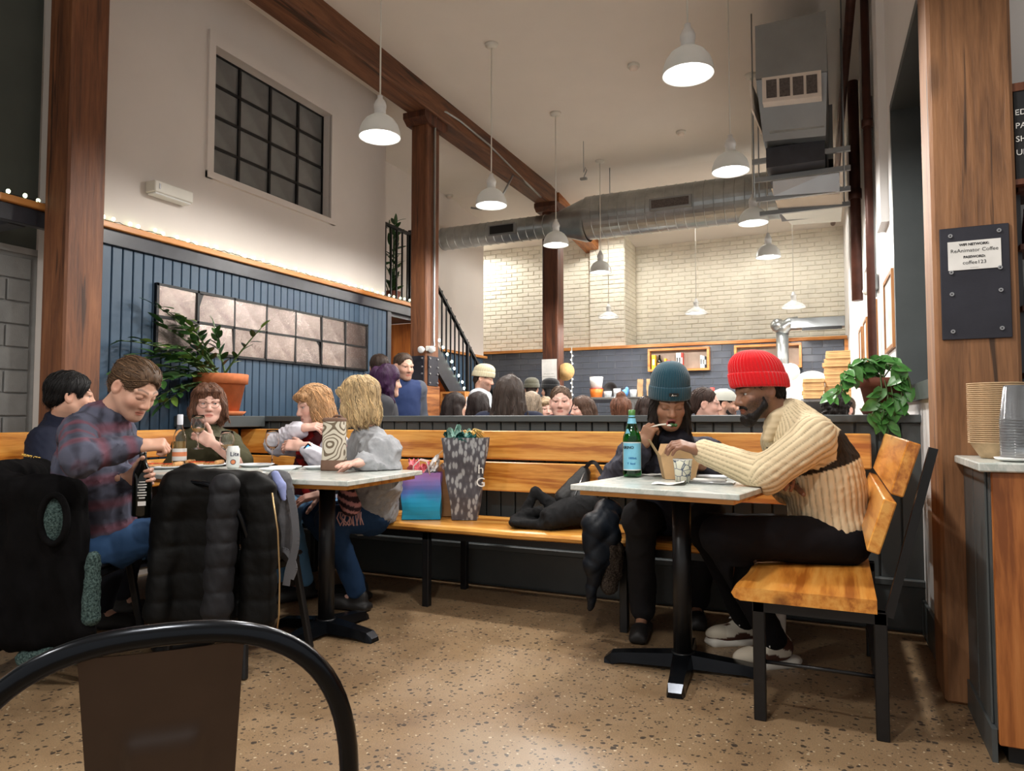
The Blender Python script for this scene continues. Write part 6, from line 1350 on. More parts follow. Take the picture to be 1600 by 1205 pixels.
nrm = unit(np.array([0, 0, 0])-np.array([p[0], p[1], 0])); sx = unit(np.cross(ZZ, nrm))
def wrap_text(txt, zc, size, ang0, parent, mat, rr):
    o = text_mesh(txt, size, mat, Matrix.Identity(4), None, 'lettering', .0004, 1, 'CENTER', .0006)
    for v in o.data.vertices:
        a = v.co.x/rr; z = v.co.y; q = rr+.0005+v.co.z; v.co = Vector((math.cos(ang0+a)*q, math.sin(ang0+a)*q, zc+z))
    o.parent = parent; o.matrix_local = Matrix.Identity(4)
av = math.atan2(nrm[1], nrm[0]); wrap_text('Lite', .068, .032, av+.25, t, 'ink_navy', r)
m = MB(); 
for (r0, r1, mt) in ((.0, .011, 0), (.011, .0145, 1)):
    m.grid(lambda u, v: (math.cos(av+(r0+(r1-r0)*v)*math.cos(u*2*math.pi)/r)*(r+.0006), math.sin(av+(r0+(r1-r0)*v)*math.cos(u*2*math.pi)/r)*(r+.0006), .036+(r0+(r1-r0)*v)*math.sin(u*2*math.pi)), 22, 2, mt, True, True)
part('medallion', m, ['medal_gold', 'ink_navy'], t, world=False)
def plate(p, r, label, group='white paper plates'):
    return solo('paper_plate', MB().lathe([(r*0+.001, .004), (r*.72, .004), (r*.9, .012), (r, .015), (r*1.0, .013), (r*.9, .009), (r*.72, .0), (.001, .0)], 44, (p[0], p[1], p[2]), rib=lambda a, z: 1+(.006*math.sin(60*a) if z > .01 else 0)), 'plate_white', label, 'plate', group)
a = ontab(400, 729); b = ontab(446, 733); c = ontab(438, 741); d = ontab(320, 729); e = ontab(255, 732); f = ontab(496, 733)
plate(a, .10, 'white plate under the empty wine glass side'); plate((b[0], b[1], TZ), .085, 'white plate between wine glass and tote'); plate((c[0], c[1]-.02, TZ+.016), .085, 'white plate nearest the puffer jacket'); P4_ = plate(d, .12, 'white plate with pizza slices before woman in olive shirt'); P5_ = plate(e, .12, 'white plate with pizza slices beside the pale wine bottle'); plate(f, .075, 'white plate behind the patterned wine tote')
for (q, k, l) in ((d, 0, 'pizza slice on plate before woman in olive shirt'), (d, 1, 'second pizza slice on plate before woman in olive shirt'), (e, 0, 'pizza slice on plate beside pale wine bottle'), (e, 1, 'second pizza slice on plate beside pale wine bottle')):
    t = thing('pizza_slice', l, 'pizza', (q[0]+(.052 if k else -.052), q[1]+(.012 if k else -.012), TZ+.012), 'pizza slices', .35 if k else math.pi+.35); t.scale = (.62, .8, .9)
    part('base', MB().prism([(-.075, -.03), (.055, -.055), (.06, .05), (.02, .06)], .0, .012), 'pizza_crust', t, world=False); part('topping', MB().prism([(-.065, -.025), (.045, -.045), (.048, .04), (.018, .05)], .012, .018), 'pizza_sauce', t, world=False)
    part('crust', MB().tube([(.058, -.055, .014), (.066, 0, .018), (.06, .05, .014)], .013, 10), 'pizza_crust', t, world=False)
# insulated wine tote
p = ontab(522, 735); t = thing('wine_tote', 'tall insulated wine tote with wavy brown and cream pattern', 'bag', p, None, math.radians(18))
def ring(w, d, z, n=28, e=4): return [(w*math.copysign(abs(math.cos(2*math.pi*k/n))**(2/e), math.cos(2*math.pi*k/n)), d*math.copysign(abs(math.sin(2*math.pi*k/n))**(2/e), math.sin(2*math.pi*k/n)), z) for k in range(n)]
part('base_band', MB().rings([ring(.001, .001, 0), ring(.062, .05, 0), ring(.064, .052, .01), ring(.062, .05, .052), ring(.06, .048, .055)], 28), 'tote_brown', t, world=False)
part('body', MB().rings([ring(.0595, .0475, .05), ring(.058, .046, .12), ring(.056, .045, .2), ring(.055, .044, .262)], 28), 'tote_wave', t, world=False)
part('rim', MB().rings([ring(.0565, .0455, .255), ring(.0575, .0465, .262), ring(.056, .045, .272), ring(.045, .036, .275), ring(.001, .001, .272)], 28), 'tote_brown', t, world=False)
part('handle', MB().tube([(-.01, 0, .272), (.005, 0, .285), (.03, 0, .285), (.045, 0, .272)], .006, 8), 'tote_brown', t, world=False)
p = ontab(586, 731); solo('phone', MB().box(p[0]-.04, p[0]+.04, p[1]-.03, p[1]+.05, TZ, TZ+.009, 0, .004), 'phone_case', 'plum coloured phone lying on marble table beside tote', 'phone')
p = ontab(360, 745); solo('paper_napkin', MB().box(-3.0, -2.9, 2.62, 2.7, TZ, TZ+.002), 'label_white', 'white napkin lying near front edge of marble table', 'napkin')
# dark bottle in the lap of the man in plaid
bb = at(221, 806, 2.935); t = thing('wine_bottle', 'dark wine bottle held upright by the man in plaid shirt', 'bottle', tuple(float(x) for x in bb))
part('glass_body', MB().lathe([(0, 0), (.036, 0), (.038, .006), (.038, .165), (.034, .185), (.018, .215), (.0145, .235), (.0145, .27), (.012, .272), (0, .272)], 28), 'bottle_dark', t, world=False)
nb_ = unit(np.array([-bb[0], -bb[1], 0])); an0 = math.atan2(nb_[1], nb_[0])
for z0, txt in ((.135, 'ROSSO'), (.12, 'VINO'), (.105, 'DOC'), (.09, 'IT')): pass
m = MB()
for k in range(7): m.grid(lambda u, v: (math.cos(an0+(u-.5)*(.9 if k % 3 else .6))*.0384, math.sin(an0+(u-.5)*(.9 if k % 3 else .6))*.0384, .075+k*.011+v*.0045), 9, 2)
m.grid(lambda u, v: (math.cos(an0+(u-.5)*.8)*.0384, math.sin(an0+(u-.5)*.8)*.0384, .045+v*.018), 9, 2)
part('label_print', m, 'label_white', t, world=False)
cs = at(221, 708, 2.935); solo('corkscrew', MB().tube([cs+np.array([0, 0, -.05]), cs+np.array([0, 0, .02])], .006, 8).tube([cs-CAMR*.035+ZZ*.02, cs+CAMR*.035+ZZ*.02], .009, 10), 'black_metal', 'black corkscrew in the bottle of the man in plaid', 'corkscrew')
# ================================================================ right table
p = ontab(988, 745.5); t = thing('water_bottle', 'green glass water bottle with pale blue label', 'bottle', p)
prof = [(0, .0), (.04, .0), (.043, .008), (.043, .17), (.040, .19), (.027, .225), (.018, .255), (.0145, .28), (.0145, .305)]
part('glass_body', MB().lathe(prof, 32).lathe([(max(r-.0035, 0), z+.004) for r, z in prof][::-1], 32), 'green_glass', t, world=False)
ang = math.atan2(-p[1], -p[0])
m = MB().grid(lambda u, v: (math.cos(ang+(u-.5)*2.3)*.0435, math.sin(ang+(u-.5)*2.3)*.0435, .035+v*.125), 22, 2); lb = part('label', m, 'label_blue', t, world=False)
m = MB()
for z0, z1 in ((.033, .037), (.158, .162)): m.grid(lambda u, v: (math.cos(ang+(u-.5)*2.36)*.0437, math.sin(ang+(u-.5)*2.36)*.0437, z0+v*(z1-z0)), 22, 2)
for u0, u1 in ((0, .02), (.98, 1)): m.grid(lambda u, v: (math.cos(ang+(u0+(u1-u0)*u-.5)*2.36)*.0437, math.sin(ang+(u0+(u1-u0)*u-.5)*2.36)*.0437, .033+v*.129), 3, 2)
part('label_border', m, 'label_white', t, world=False)
wrap_text('GRINO', .132, .017, ang-.45, t, 'ink_black', .0436); wrap_text('1000mL', .085, .012, ang+.05, t, 'label_deep_blue', .0436); wrap_text('T  food', .06, .012, ang-.1, t, 'label_deep_blue', .0436)
part('cap', MB().lathe([(.0155, .285), (.016, .288), (.016, .31), (0, .312)], 20), 'tile_green' if 'tile_green' in MAT else 'leaf_mid', t, world=False); part('neck_label', MB().lathe([(.0215, .247), (.0165, .272)], 24).lathe([(.0155, .277), (.0155, .29)], 24), 'label_blue', t, world=False)
m = MB().add([(math.cos(ang-.55+a)*.037, math.sin(ang-.55+a)*.037, z) for a, z in ((-.3, .2), (.35, .2), (.1, .222), (-.15, .222))], [(0, 1, 2, 3)]); part('shoulder_label', m, 'label_blue', t, world=False)
p = ontab(1060, 748); t = thing('takeout_box', 'open kraft takeout box with flared flaps', 'box', (p[0], p[1], TZ), None, math.radians(20))
b_ = [(-.065, -.055), (.065, -.055), (.065, .055), (-.065, .055)]; t_ = [(-.085, -.075), (.085, -.075), (.085, .075), (-.085, .075)]; m = MB()
for s_ in (1, .97): m.add([(x*s_, y*s_, .001) for x, y in b_]+[(x*s_, y*s_, .10) for x, y in t_], [(0, 1, 5, 4), (1, 2, 6, 5), (2, 3, 7, 6), (3, 0, 4, 7), (3, 2, 1, 0)])
part('tray', m, 'kraft_pale', t, world=False)
for k, (a, b, o, h) in enumerate(((0, 1, (0, -.02), .045), (1, 2, (.03, 0), .02), (2, 3, (0, .05), .05), (3, 0, (-.045, 0), .075))):
    q = [Vector((*t_[a], .1)), Vector((*t_[b], .1))]; mid = (q[0]+q[1])/2; e = [q[0]*.75+mid*.25+Vector((*o, h)), q[1]*.75+mid*.25+Vector((*o, h))]
    n_ = Vector((o[1], o[0], 0)).normalized()*.002+Vector((0, 0, .002)); pts = [q[0], q[1], e[1], e[0]]
    part('flap', MB().add([tuple(x) for x in pts]+[tuple(x+n_) for x in pts], [(0, 1, 2, 3), (7, 6, 5, 4), (0, 4, 5, 1), (1, 5, 6, 2), (2, 6, 7, 3), (3, 7, 4, 0)]), 'kraft_pale', t, world=False)
part('salad', MB().sphere((0, 0, .06), (.06, .05, .03), 14), 'leaf_mid', t, world=False)
def cup_mat():
    m, nt, b = newmat('cup_lines'); v = coords(nt); w_ = N(nt, 'ShaderNodeTexVoronoi', feature='DISTANCE_TO_EDGE'); w_.inputs['Scale'].default_value = 34; nt.links.new(v, w_.inputs['Vector'])
    nt.links.new(ramp(nt, w_.outputs['Distance'], [(.03, rgb(70, 84, 110)), (.05, rgb(226, 224, 206))]), b.inputs['Base Color']); b.inputs['Roughness'].default_value = .6
cup_mat()
p = ontab(1067, 755); t = thing('paper_cup', 'white paper cup printed with crossing blue lines', 'cup', p)
part('wall', MB().lathe([(0, .002), (.029, .002), (.0295, .0), (.039, .098)], 28).lathe([(.038, .098), (.0285, .004)], 28), 'cup_lines', t, world=False); part('rim', MB().tube([(.039*math.cos(a), .039*math.sin(a), .099) for a in [2*math.pi*k/28 for k in range(28)]], .002, 6, closed=True), 'label_white', t, world=False)
def napkin(p, w, d, rz, label, curl=.02):
    c, s = math.cos(rz), math.sin(rz); m = MB(); f = lambda u, v, o: (p[0]+c*(u-.5)*w-s*(v-.5)*d, p[1]+s*(u-.5)*w+c*(v-.5)*d, p[2]+.001+o+curl*max(0, u-.6)**2*4+.003*math.sin(u*6+v*4)**2)
    m.grid(lambda u, v: f(u, v, 0), 10, 8, 0, False).grid(lambda u, v: f(u, v, .0015), 10, 8, 0, False); return solo('paper_napkin', m, 'label_white', label, 'napkin', 'white napkins')
napkin(ontab(1045, 757), .13, .1, .1, 'white napkin curling up in front of the paper cup'); napkin(ontab(1015, 743), .12, .1, .4, 'white napkin beside the green water bottle', .005)
p = ontab(1112, 756); solo('metal_tray', MB().box(p[0]-.1, p[0]+.09, p[1]-.03, p[1]+.05, TZ, TZ+.006, 0, .002).tube([(p[0]-.1, p[1]-.03, TZ+.008), (p[0]+.09, p[1]-.035, TZ+.008)], .003, 6), 'screw_steel', 'thin steel tray lying under the wrapped cutlery', 'tray')
solo('cutlery_roll', MB().box(p[0]-.08, p[0]+.06, p[1]+.0, p[1]+.03, TZ+.0065, TZ+.02, 0, .006), 'label_white', 'white paper wrapped cutlery on the steel tray', 'cutlery')
p = ontab(1105, 748); solo('food_wrapper', MB().box(p[0]-.06, p[0]+.08, p[1]+.03, p[1]+.07, TZ, TZ+.014, 0, .006), 'foil_white', 'crumpled pale wrapper behind the wrapped cutlery', 'wrapper')
# ================================================================ right counter: bowls, cups, sign
plain('fibre', rgb(196, 168, 132), .85, var=.08, nscale=30); plain('cup_plastic', rgb(240, 243, 246), .08, trans=.9, var=.01)
CT = .916
ORD = 'first second third fourth fifth sixth seventh eighth ninth tenth eleventh twelfth thirteenth fourteenth fifteenth sixteenth seventeenth eighteenth nineteenth twentieth twenty-first twenty-second twenty-third twenty-fourth twenty-fifth twenty-sixth twenty-seventh twenty-eighth twenty-ninth thirtieth'.split()
bm1 = mesh_from('fibre_bowl', MB().lathe([(.001, .0), (.05, .0), (.056, .006), (.082, .05), (.088, .052), (.088, .055), (.0825, .0535), (.0548, .0078), (.05, .0035), (.001, .003)], 40, rib=lambda a, z: 1+.02*math.cos(4*a)), 'fibre')
n = 30
for k in range(n):
    o = bpy.data.objects.new('fibre_bowl', bm1); C.objects.link(o); o.location = (.49+RNG.normal()*.0002, 2.87+RNG.normal()*.0002, CT+k*.0069); o.rotation_euler = (0, 0, .15)
    tag(o, 'tan fibre bowl, %s up from the bottom of the counter stack' % ORD[k] if 0 < k < n-1 else ('topmost tan fibre bowl of the stack on the counter' if k else 'lowest tan fibre bowl of the stack on the counter'), 'bowl', 'fibre bowls stacked on the counter')
p = (.508, 2.69); solo('saucer', MB().lathe([(.001, .004), (.04, .004), (.062, .01), (.064, .012), (.06, .006), (.04, .0), (.001, .0)], 36, (p[0], p[1], CT)), 'white_enamel', 'small white saucer under the stacked plastic cups', 'plate')
cm = mesh_from('plastic_cup', MB().lathe([(.046, .0), (.0475, .003), (.0455, .006), (.0335, .108), (.031, .112), (.001, .112)], 32).lathe([(.0452, .002), (.0332, .1075), (.001, .1095)], 32), 'cup_plastic')
for k in range(14):
    o = bpy.data.objects.new('plastic_cup', cm); C.objects.link(o); o.location = (p[0], p[1], CT+.013+k*.0088); tag(o, 'clear plastic cup, %s up from the saucer in the stack' % ORD[k] if 0 < k < 13 else ('topmost clear plastic cup of the upside down stack' if k else 'lowest clear plastic cup resting on the saucer'), 'cup', 'plastic cups stacked on the counter')
ws_ = thing('wifi_sign', 'black steel plate bolted to timber post with white network notice', 'sign', (.467, 3.07, 1.345))
part('steel_plate', MB().box(.358, .577, 3.07, 3.08, 1.345, 1.766, 0, .002), 'plate_steel', ws_)
for (x, z) in ((.392, 1.735), (.545, 1.74), (.392, 1.597), (.545, 1.603), (.392, 1.515), (.545, 1.52), (.392, 1.375), (.545, 1.38)):
    b_ = part('bolt', MB().tube([(x, 3.072, z), (x, 3.063, z)], .0075, 12), 'screw_steel', ws_); part('bolt_socket', MB().tube([(x, 3.0635, z), (x, 3.0625, z)], .003, 6), 'ink_black', b_)
nt_ = part('notice', MB().box(.383, .55, 3.066, 3.069, 1.604, 1.712), 'label_white', ws_)
for txt, z, s_, bo in (('WIFI NETWORK:', 1.694, .0125, .0005), ('ReAnimator Coffee', 1.670, .019, 0), ('PASSWORD:', 1.647, .0125, .0005), ('coffee123', 1.624, .019, 0), ('~~~~~~~~', 1.609, .006, 0)):
    text_mesh(txt, s_, 'ink_black', facing((.4665, 3.0655, z), (0, -1, 0)), nt_, 'notice_text', .0003, 1, 'CENTER', bo)
# shelf unit behind the post
su = thing('retail_shelf', 'dark wooden shelf unit behind the weathered timber post', 'shelf', (.95, 3.3, .92)); m = MB()
part('upright', MB().box(.618, .64, 3.2, 3.4, .92, 2.3), 'dark_trim', su); part('back_panel', MB().box(.64, 1.4, 3.38, 3.4, .92, 2.3), 'dark_void', su)
for z in (1.2, 1.45, 1.68, 1.9): part('shelf_board', MB().box(.625, 1.4, 3.15, 3.4, z, z+.02), 'timber_dark', su)
plain('pack_red', rgb(150, 50, 52), .5); plain('pack_blue', rgb(30, 110, 150), .5)
for (z, c_, l) in ((1.22, 'pack_blue', 'blue packet on shelf behind timber post'), (1.47, 'label_white', 'white packet on shelf behind timber post'), (1.70, 'pack_red', 'red packet on shelf behind timber post')):
    t = thing('packet', l, 'packet', (.71, 3.24, z), 'packets on the shelf'); part('pouch', MB().hexa([(.65, 3.17, z+.001), (.77, 3.17, z+.001), (.77, 3.29, z+.001), (.65, 3.29, z+.001), (.655, 3.22, z+.14), (.765, 3.22, z+.14), (.765, 3.235, z+.14), (.655, 3.235, z+.14)]), c_, t); part('crimp', MB().box(.655, .765, 3.218, 3.237, z+.138, z+.15), c_, t)
ch = thing('chalkboard_menu', 'black menu board with white writing behind the timber post', 'sign', (.85, 3.12, 1.93)); part('board', MB().box(.61, 1.3, 3.1, 3.13, 1.93, 2.26), 'ink_black', ch); part('board_frame', MB().box(.605, 1.31, 3.095, 3.135, 2.26, 2.29).box(.605, 1.31, 3.095, 3.135, 1.91, 1.93), 'timber_dark', ch)
for k, w_ in enumerate(('EDI', 'PA', 'SH', 'UB')): text_mesh(w_, .03, 'label_white', facing((.611, 3.098, 2.17-k*.05), (0, -1, 0)), ch, 'menu_writing', .0005, 1, 'LEFT')
# ================================================================ plants
plain('terracotta', rgb(196, 112, 66), .75, var=.08, nscale=14, bmp=.15); plain('terracotta_brown', rgb(118, 66, 48), .7, var=.1, nscale=14, bmp=.15); plain('soil', rgb(44, 32, 24), .95, var=.3, nscale=60, bmp=.5); plain('stem_green', rgb(72, 96, 48), .5); plain('leaf_zz', rgb(50, 84, 40), .28, var=.22, nscale=16); plain('leaf_zz_pale', rgb(112, 142, 62), .3, var=.2, nscale=16); plain('leaf_pothos', rgb(70, 122, 58), .32, var=.25, nscale=30)
part('corner_cap', MB().box(XB, -3.86, 3.5, 3.97, .99, 1.07, 0, .004), 'charcoal_paint', hw)
def pot(t, r, h, rim, mat, sauc):
    part('pot', MB().lathe([(.001, .012), (r*.66, .012), (r*.9, h-rim), (r, h-rim), (r*1.02, h-.004), (r*1.0, h), (r*.9, h), (r*.86, h-rim*.8), (r*.6, .03), (.001, .03)], 40), mat, t, world=False); part('soil', MB().lathe([(.001, h-rim*.7), (r*.87, h-rim*.7)], 24), 'soil', t, world=False)
    part('saucer', MB().lathe([(.001, .0), (r*.8, .0), (r*.95, .03), (r*.92, .032), (r*.78, .012), (.001, .011)], 40), mat, t, world=False)
def leafmesh(L, W, heart=False, fold=.25):
    m = MB(); n = 8; pts = []
    for i in range(n+1):
        s = i/n; w_ = W*(math.sin(math.pi*s**.8)**.75 if not heart else (math.sin(math.pi*min(1, s**.55))**.8)*(1.05-.2*s)); pts.append([(-w_/2, L*s, fold*w_/2-.12*L*s*s), (0, L*s, -.12*L*s*s), (w_/2, L*s, fold*w_/2-.12*L*s*s)])
    if heart: pts[0] = [(-W*.28, -L*.06, .01), (0, 0, 0), (W*.28, -L*.06, .01)]
    vs = [p for r in pts for p in r]; fs = []
    for i in range(n):
        for j in range(2): fs.append((i*3+j, i*3+j+1, (i+1)*3+j+1, (i+1)*3+j))
    m.add(vs, fs, 0, True); return m
zz = thing('potted_zz_plant', 'leafy plant with arching stems in large terracotta pot', 'plant', (-4.055, 3.73, 1.071)); pot(zz, .185, .30, .07, 'terracotta', True)
lmA = [mesh_from('leaf', leafmesh(.115, .044), 'leaf_zz'), mesh_from('leaf', leafmesh(.1, .04), 'leaf_zz_pale')]
O_ = np.array([-4.055, 3.73, 1.30])
for k, (px, py, d) in enumerate(((243, 478, 4.75), (178, 533, 4.55), (172, 580, 4.6), (204, 560, 4.8), (262, 500, 5.0), (232, 605, 4.5), (300, 510, 4.9), (408, 513, 5.0), (336, 518, 5.05), (210, 510, 4.9), (265, 540, 4.6), (190, 605, 4.65), (285, 565, 4.7), (222, 638, 4.55), (255, 632, 4.7), (170, 556, 4.7), (228, 545, 4.85), (215, 585, 4.9))):
    tip = at(px, py, d); tip[0] = max(tip[0], XB+.03); b0 = O_+RNG.normal(size=3)*np.array([.03, .03, 0]); up_ = .28 if k not in (7, 8) else .1; mid = (b0+tip)/2+np.array([0, 0, up_*np.linalg.norm(tip-b0)*.8]); n = 16
    P = [(1-s)**2*b0+2*s*(1-s)*mid+s*s*tip for s in np.linspace(0, 1, n)]; P = [np.array([max(q[0], XB+.02), q[1], q[2]]) for q in P]
    part('stem', MB().tube(P, list(np.linspace(.009, .003, n)), 6), 'stem_green', zz)
    nl = 14 if k not in (7,) else 8
    for j in range(nl):
        s = .32+.68*j/(nl-1); i0 = min(int(s*(n-1)), n-2); q = P[i0]+(P[i0+1]-P[i0])*(s*(n-1)-i0); tg = unit(P[i0+1]-P[i0]); sd = unit(np.cross(tg, ZZ+.01))*(1 if j % 2 else -1)
        if j == nl-1: sd = tg*.3
        dv = unit(sd*.8+tg*.65+RNG.normal(size=3)*.15); R3 = frame(dv, ZZ+RNG.normal(size=3)*.35); o = bpy.data.objects.new('leaf', lmA[0 if RNG.random() < .8 else 1]); C.objects.link(o); o.parent = zz
        M = Matrix([list(R3[0])+[0], list(R3[1])+[0], list(R3[2])+[0], [0, 0, 0, 1]]).transposed(); sc_ = RNG.uniform(.75, 1.15); M = M @ Matrix.Scale(sc_, 4); M.translation = Vector(q)-zz.location
        if q[0]+dv[0]*.14-.03 < XB+.005: M.translation.x += XB+.04-(q[0]+dv[0]*.14-.03)
        o.matrix_local = M
ph = thing('potted_pothos', 'trailing green vine plant in brown pot on half wall', 'plant', (.205, 4.07, 1.071)); pot(ph, .115, .185, .045, 'terracotta_brown', True)
lmB = mesh_from('leaf', leafmesh(.072, .054, True, .3), 'leaf_pothos'); O_ = np.array([.205, 4.07, 1.25])
vines = [[(1345, 572), (1325, 578), (1312, 600), (1322, 622)], [(1352, 570), (1335, 590), (1305, 615), (1295, 625)], [(1385, 568), (1405, 572), (1420, 590), (1425, 612)], [(1395, 570), (1410, 590), (1408, 630), (1398, 650)], [(1375, 580), (1378, 610), (1368, 635), (1360, 655)], [(1380, 585), (1388, 620), (1380, 650), (1372, 668)], [(1390, 590), (1396, 625), (1385, 652), (1392, 668)], [(1360, 568), (1375, 560), (1390, 562), (1400, 566)], [(1370, 565), (1350, 562), (1336, 566), (1328, 572)]]
for k, vn in enumerate(vines):
    dps = ([3.58, 3.48, 3.44, 3.42] if k < 2 else [3.58, 3.54, 3.52, 3.52]) if k not in (7, 8) else [3.6, 3.55, 3.6, 3.6]
    if 2 <= k <= 6: dps = [yt/(.907+.421*(a-800)/1100) for (a, b), yt in zip(vn, (3.97, 3.935, 3.93, 3.93))]      # hangs clear of the cap and of the bench back
    W_ = [O_]+[at(a, b, d) for (a, b), d in zip(vn, dps)]; W_ = [np.array([min(q[0], xr(q[1])-.03), q[1], q[2]]) for q in W_]; n = 20; tt = np.linspace(0, len(W_)-1, n); P = [np.array([np.interp(s, range(len(W_)), [w_[i] for w_ in W_]) for i in range(3)]) for s in tt]
    part('vine', MB().tube(P, .0035, 6), 'stem_green', ph)
    for j in range(12 if k not in range(2, 7) else 8):
        i0 = min((3 if k not in range(2, 7) else 9)+int(j*1.4), n-1); q = P[i0]; dv = unit(RNG.normal(size=3)*np.array([.7, .5 if k not in range(2, 7) else .12, .2])-CAMF0*(.35 if k not in range(2, 7) else .05)+np.array([0, 0, -.45])); R3 = frame(dv, unit(-CAMF0*.7+ZZ*.8+RNG.normal(size=3)*.35)); o = bpy.data.objects.new('leaf', lmB); C.objects.link(o); o.parent = ph
        M = Matrix([list(R3[0])+[0], list(R3[1])+[0], list(R3[2])+[0], [0, 0, 0, 1]]).transposed() @ Matrix.Scale(RNG.uniform(.7, 1.2), 4); M.translation = Vector((min(q[0], xr(q[1])-.035-max(0, dv[0])*.085), q[1], q[2]))-ph.location; o.matrix_local = M
# plant up on the loft
lp = thing('loft_plant', 'dark leafy plant hanging over the loft railing', 'plant', (XB-.14, 6.36, 2.272)); lmC = mesh_from('leaf', leafmesh(.15, .045), 'leaf_dark')
part('planter', MB().lathe([(.001, 0), (.07, 0), (.09, .16), (.08, .16), (.001, .14)], 20), 'terracotta_brown', lp, world=False)
for k in range(5):
    x0 = RNG.normal(size=2)*.025; P = [(x0[0]*(1+i), x0[1]*(1+i)+.01*math.sin(i+k), .14+i*.16) for i in range(6)]; part('stem', MB().tube(P, .006, 5), 'leaf_dark', lp, world=False)
    for j in range(11):
        i0 = j % 5; q = Vector(P[i0]).lerp(Vector(P[i0+1]), RNG.random()); dv = unit(np.array([RNG.normal(), RNG.normal()*.7+.2, .9])); R3 = frame(dv, ZZ+RNG.normal(size=3)*.3); o = bpy.data.objects.new('leaf', lmC); C.objects.link(o); o.parent = lp
        M = Matrix([list(R3[0])+[0], list(R3[1])+[0], list(R3[2])+[0], [0, 0, 0, 1]]).transposed(); M.translation = q; o.matrix_local = M
# ================================================================ kitchen and far side
plain('steel', rgb(176, 178, 180), .28, .9, var=.06, nscale=6); plain('steel_grey', rgb(120, 120, 118), .4, .5, var=.06); plain('oven_white', rgb(226, 222, 214), .6, var=.03, nscale=6, bmp=.2, bscale=30); plain('tub_green', rgb(150, 206, 176), .4); plain('tub_clear', rgb(222, 226, 228), .25, trans=.3); plain('plastic_blue', rgb(96, 160, 226), .35); plain('orange_sauce', rgb(226, 120, 40), .4); plain('book_yellow', rgb(236, 176, 30), .5); plain('book_red', rgb(190, 52, 40), .5); plain('book_white', rgb(226, 224, 220), .5); plain('straw', rgb(206, 168, 112), .85, var=.1, nscale=40, bmp=.5, bscale=90); plain('carton', rgb(206, 164, 112), .8, var=.06, nscale=10); plain('carton_edge', rgb(120, 84, 52), .8)
kc = thing('kitchen_counter', 'stainless steel kitchen counter with raised shelf before the tiled wall', 'counter', (-2.0, 10.2, 0))
part('worktop', MB().box(-3.5, -.84, 9.85, 10.6, .88, .92, 0, .004), 'steel', kc); part('raised_shelf', MB().box(-3.4, -.9, 9.95, 10.3, 1.335, 1.365, 0, .004), 'steel', kc); part('cabinet', MB().box(-3.45, -.86, 9.9, 10.55, .1, .88), 'steel_grey', kc); part('plinth', MB().box(-3.4, -.9, 9.95, 10.5, 0, .1), 'dark_void', kc)
for x in (-3.35, -2.6, -1.8, -.95): part('shelf_post', MB().tube([(x, 10.1, .92), (x, 10.1, 1.335)], .014, 8), 'steel', kc)
part('hanging_rail', MB().box(-3.4, -2.72, 9.96, 9.99, 1.28, 1.33), 'dark_trim', kc)
fz = thing('undershelf_fridge', 'grey metal cooler with vent panels under the steel shelf', 'fridge', (-2.55, 9.6, .9)); X0, X1 = -2.72, -2.26
part('case', MB().box(X0, X1, 9.62, 9.84, 0.0, 1.34, 0, .006), 'steel_grey', fz); part('case_top', MB().box(X0-.01, X1+.01, 9.6, 9.85, 1.34, 1.355), 'steel', fz)
for k in range(4): part('vent_panel', MB().box(X0+.05+k*.1, X0+.13+k*.1, 9.612, 9.62, 1.08, 1.28, 0, .002), 'book_white' if False else 'galv', fz)
def on_shelf(px, d=10.35): p = at(px, 600, d); return float(p[0])
SZ = 1.3655
def deli(x, y, z, r, h, mat, label, cat='container', rim=None):
    t = thing('food_container', label, cat, (x, y, z), 'containers along the kitchen shelf'); part('tub', MB().lathe([(.001, 0), (r*.85, 0), (r, h*.95), (r*.97, h*.95), (r*.82, .006), (.001, .005)], 20), mat, t, world=False); part('lid', MB().lathe([(r*1.02, h*.93), (r*1.03, h*.97), (r*.95, h), (.001, h)], 20), rim or mat, t, world=False)
deli(-3.3, 10.12, SZ, .10, .14, 'orange_sauce', 'tub of orange sauce under the white bucket', rim='book_red'); deli(-3.3, 10.12, SZ+.142, .10, .17, 'book_white', 'white bucket on top of orange tub beside dark post'); deli(-3.1, 10.05, SZ, .06, .09, 'tub_clear', 'clear tub beside the stacked buckets'); deli(-2.98, 10.12, SZ, .055, .13, 'tub_clear', 'taller clear tub beside the blue bag'); deli(-2.72, 10.08, SZ, .055, .11, 'tub_clear', 'clear tub between blue bag and paper bags'); deli(-1.98, 10.1, SZ, .09, .09, 'tub_green', 'pale green tub at end of kitchen shelf'); deli(-2.28, 10.05, SZ, .05, .11, 'tub_clear', 'clear measuring jug before dark bowl'); deli(-2.14, 10.05, 1.3655, .03, .16, 'orange_sauce', 'orange squeeze bottle beside pale green tub', 'bottle'); deli(-1.45, 10.1, SZ, .06, .1, 'tub_clear', 'clear tub standing apart beyond the small red jar'); deli(-1.6, 10.1, SZ, .03, .12, 'book_red', 'small red jar on kitchen shelf', 'jar')
ssolo('plastic_bag', [ell((-2.858, 10.1, SZ+.06), (.05, .06, .052), I3, .03), ell((-2.825, 10.1, SZ+.1), (.03, .03, .055), I3, .02)], .01, 'plastic_blue', 'crumpled blue plastic bag on kitchen shelf', 'bag', None, lambda P: .007*fbm(P, 40, 8))
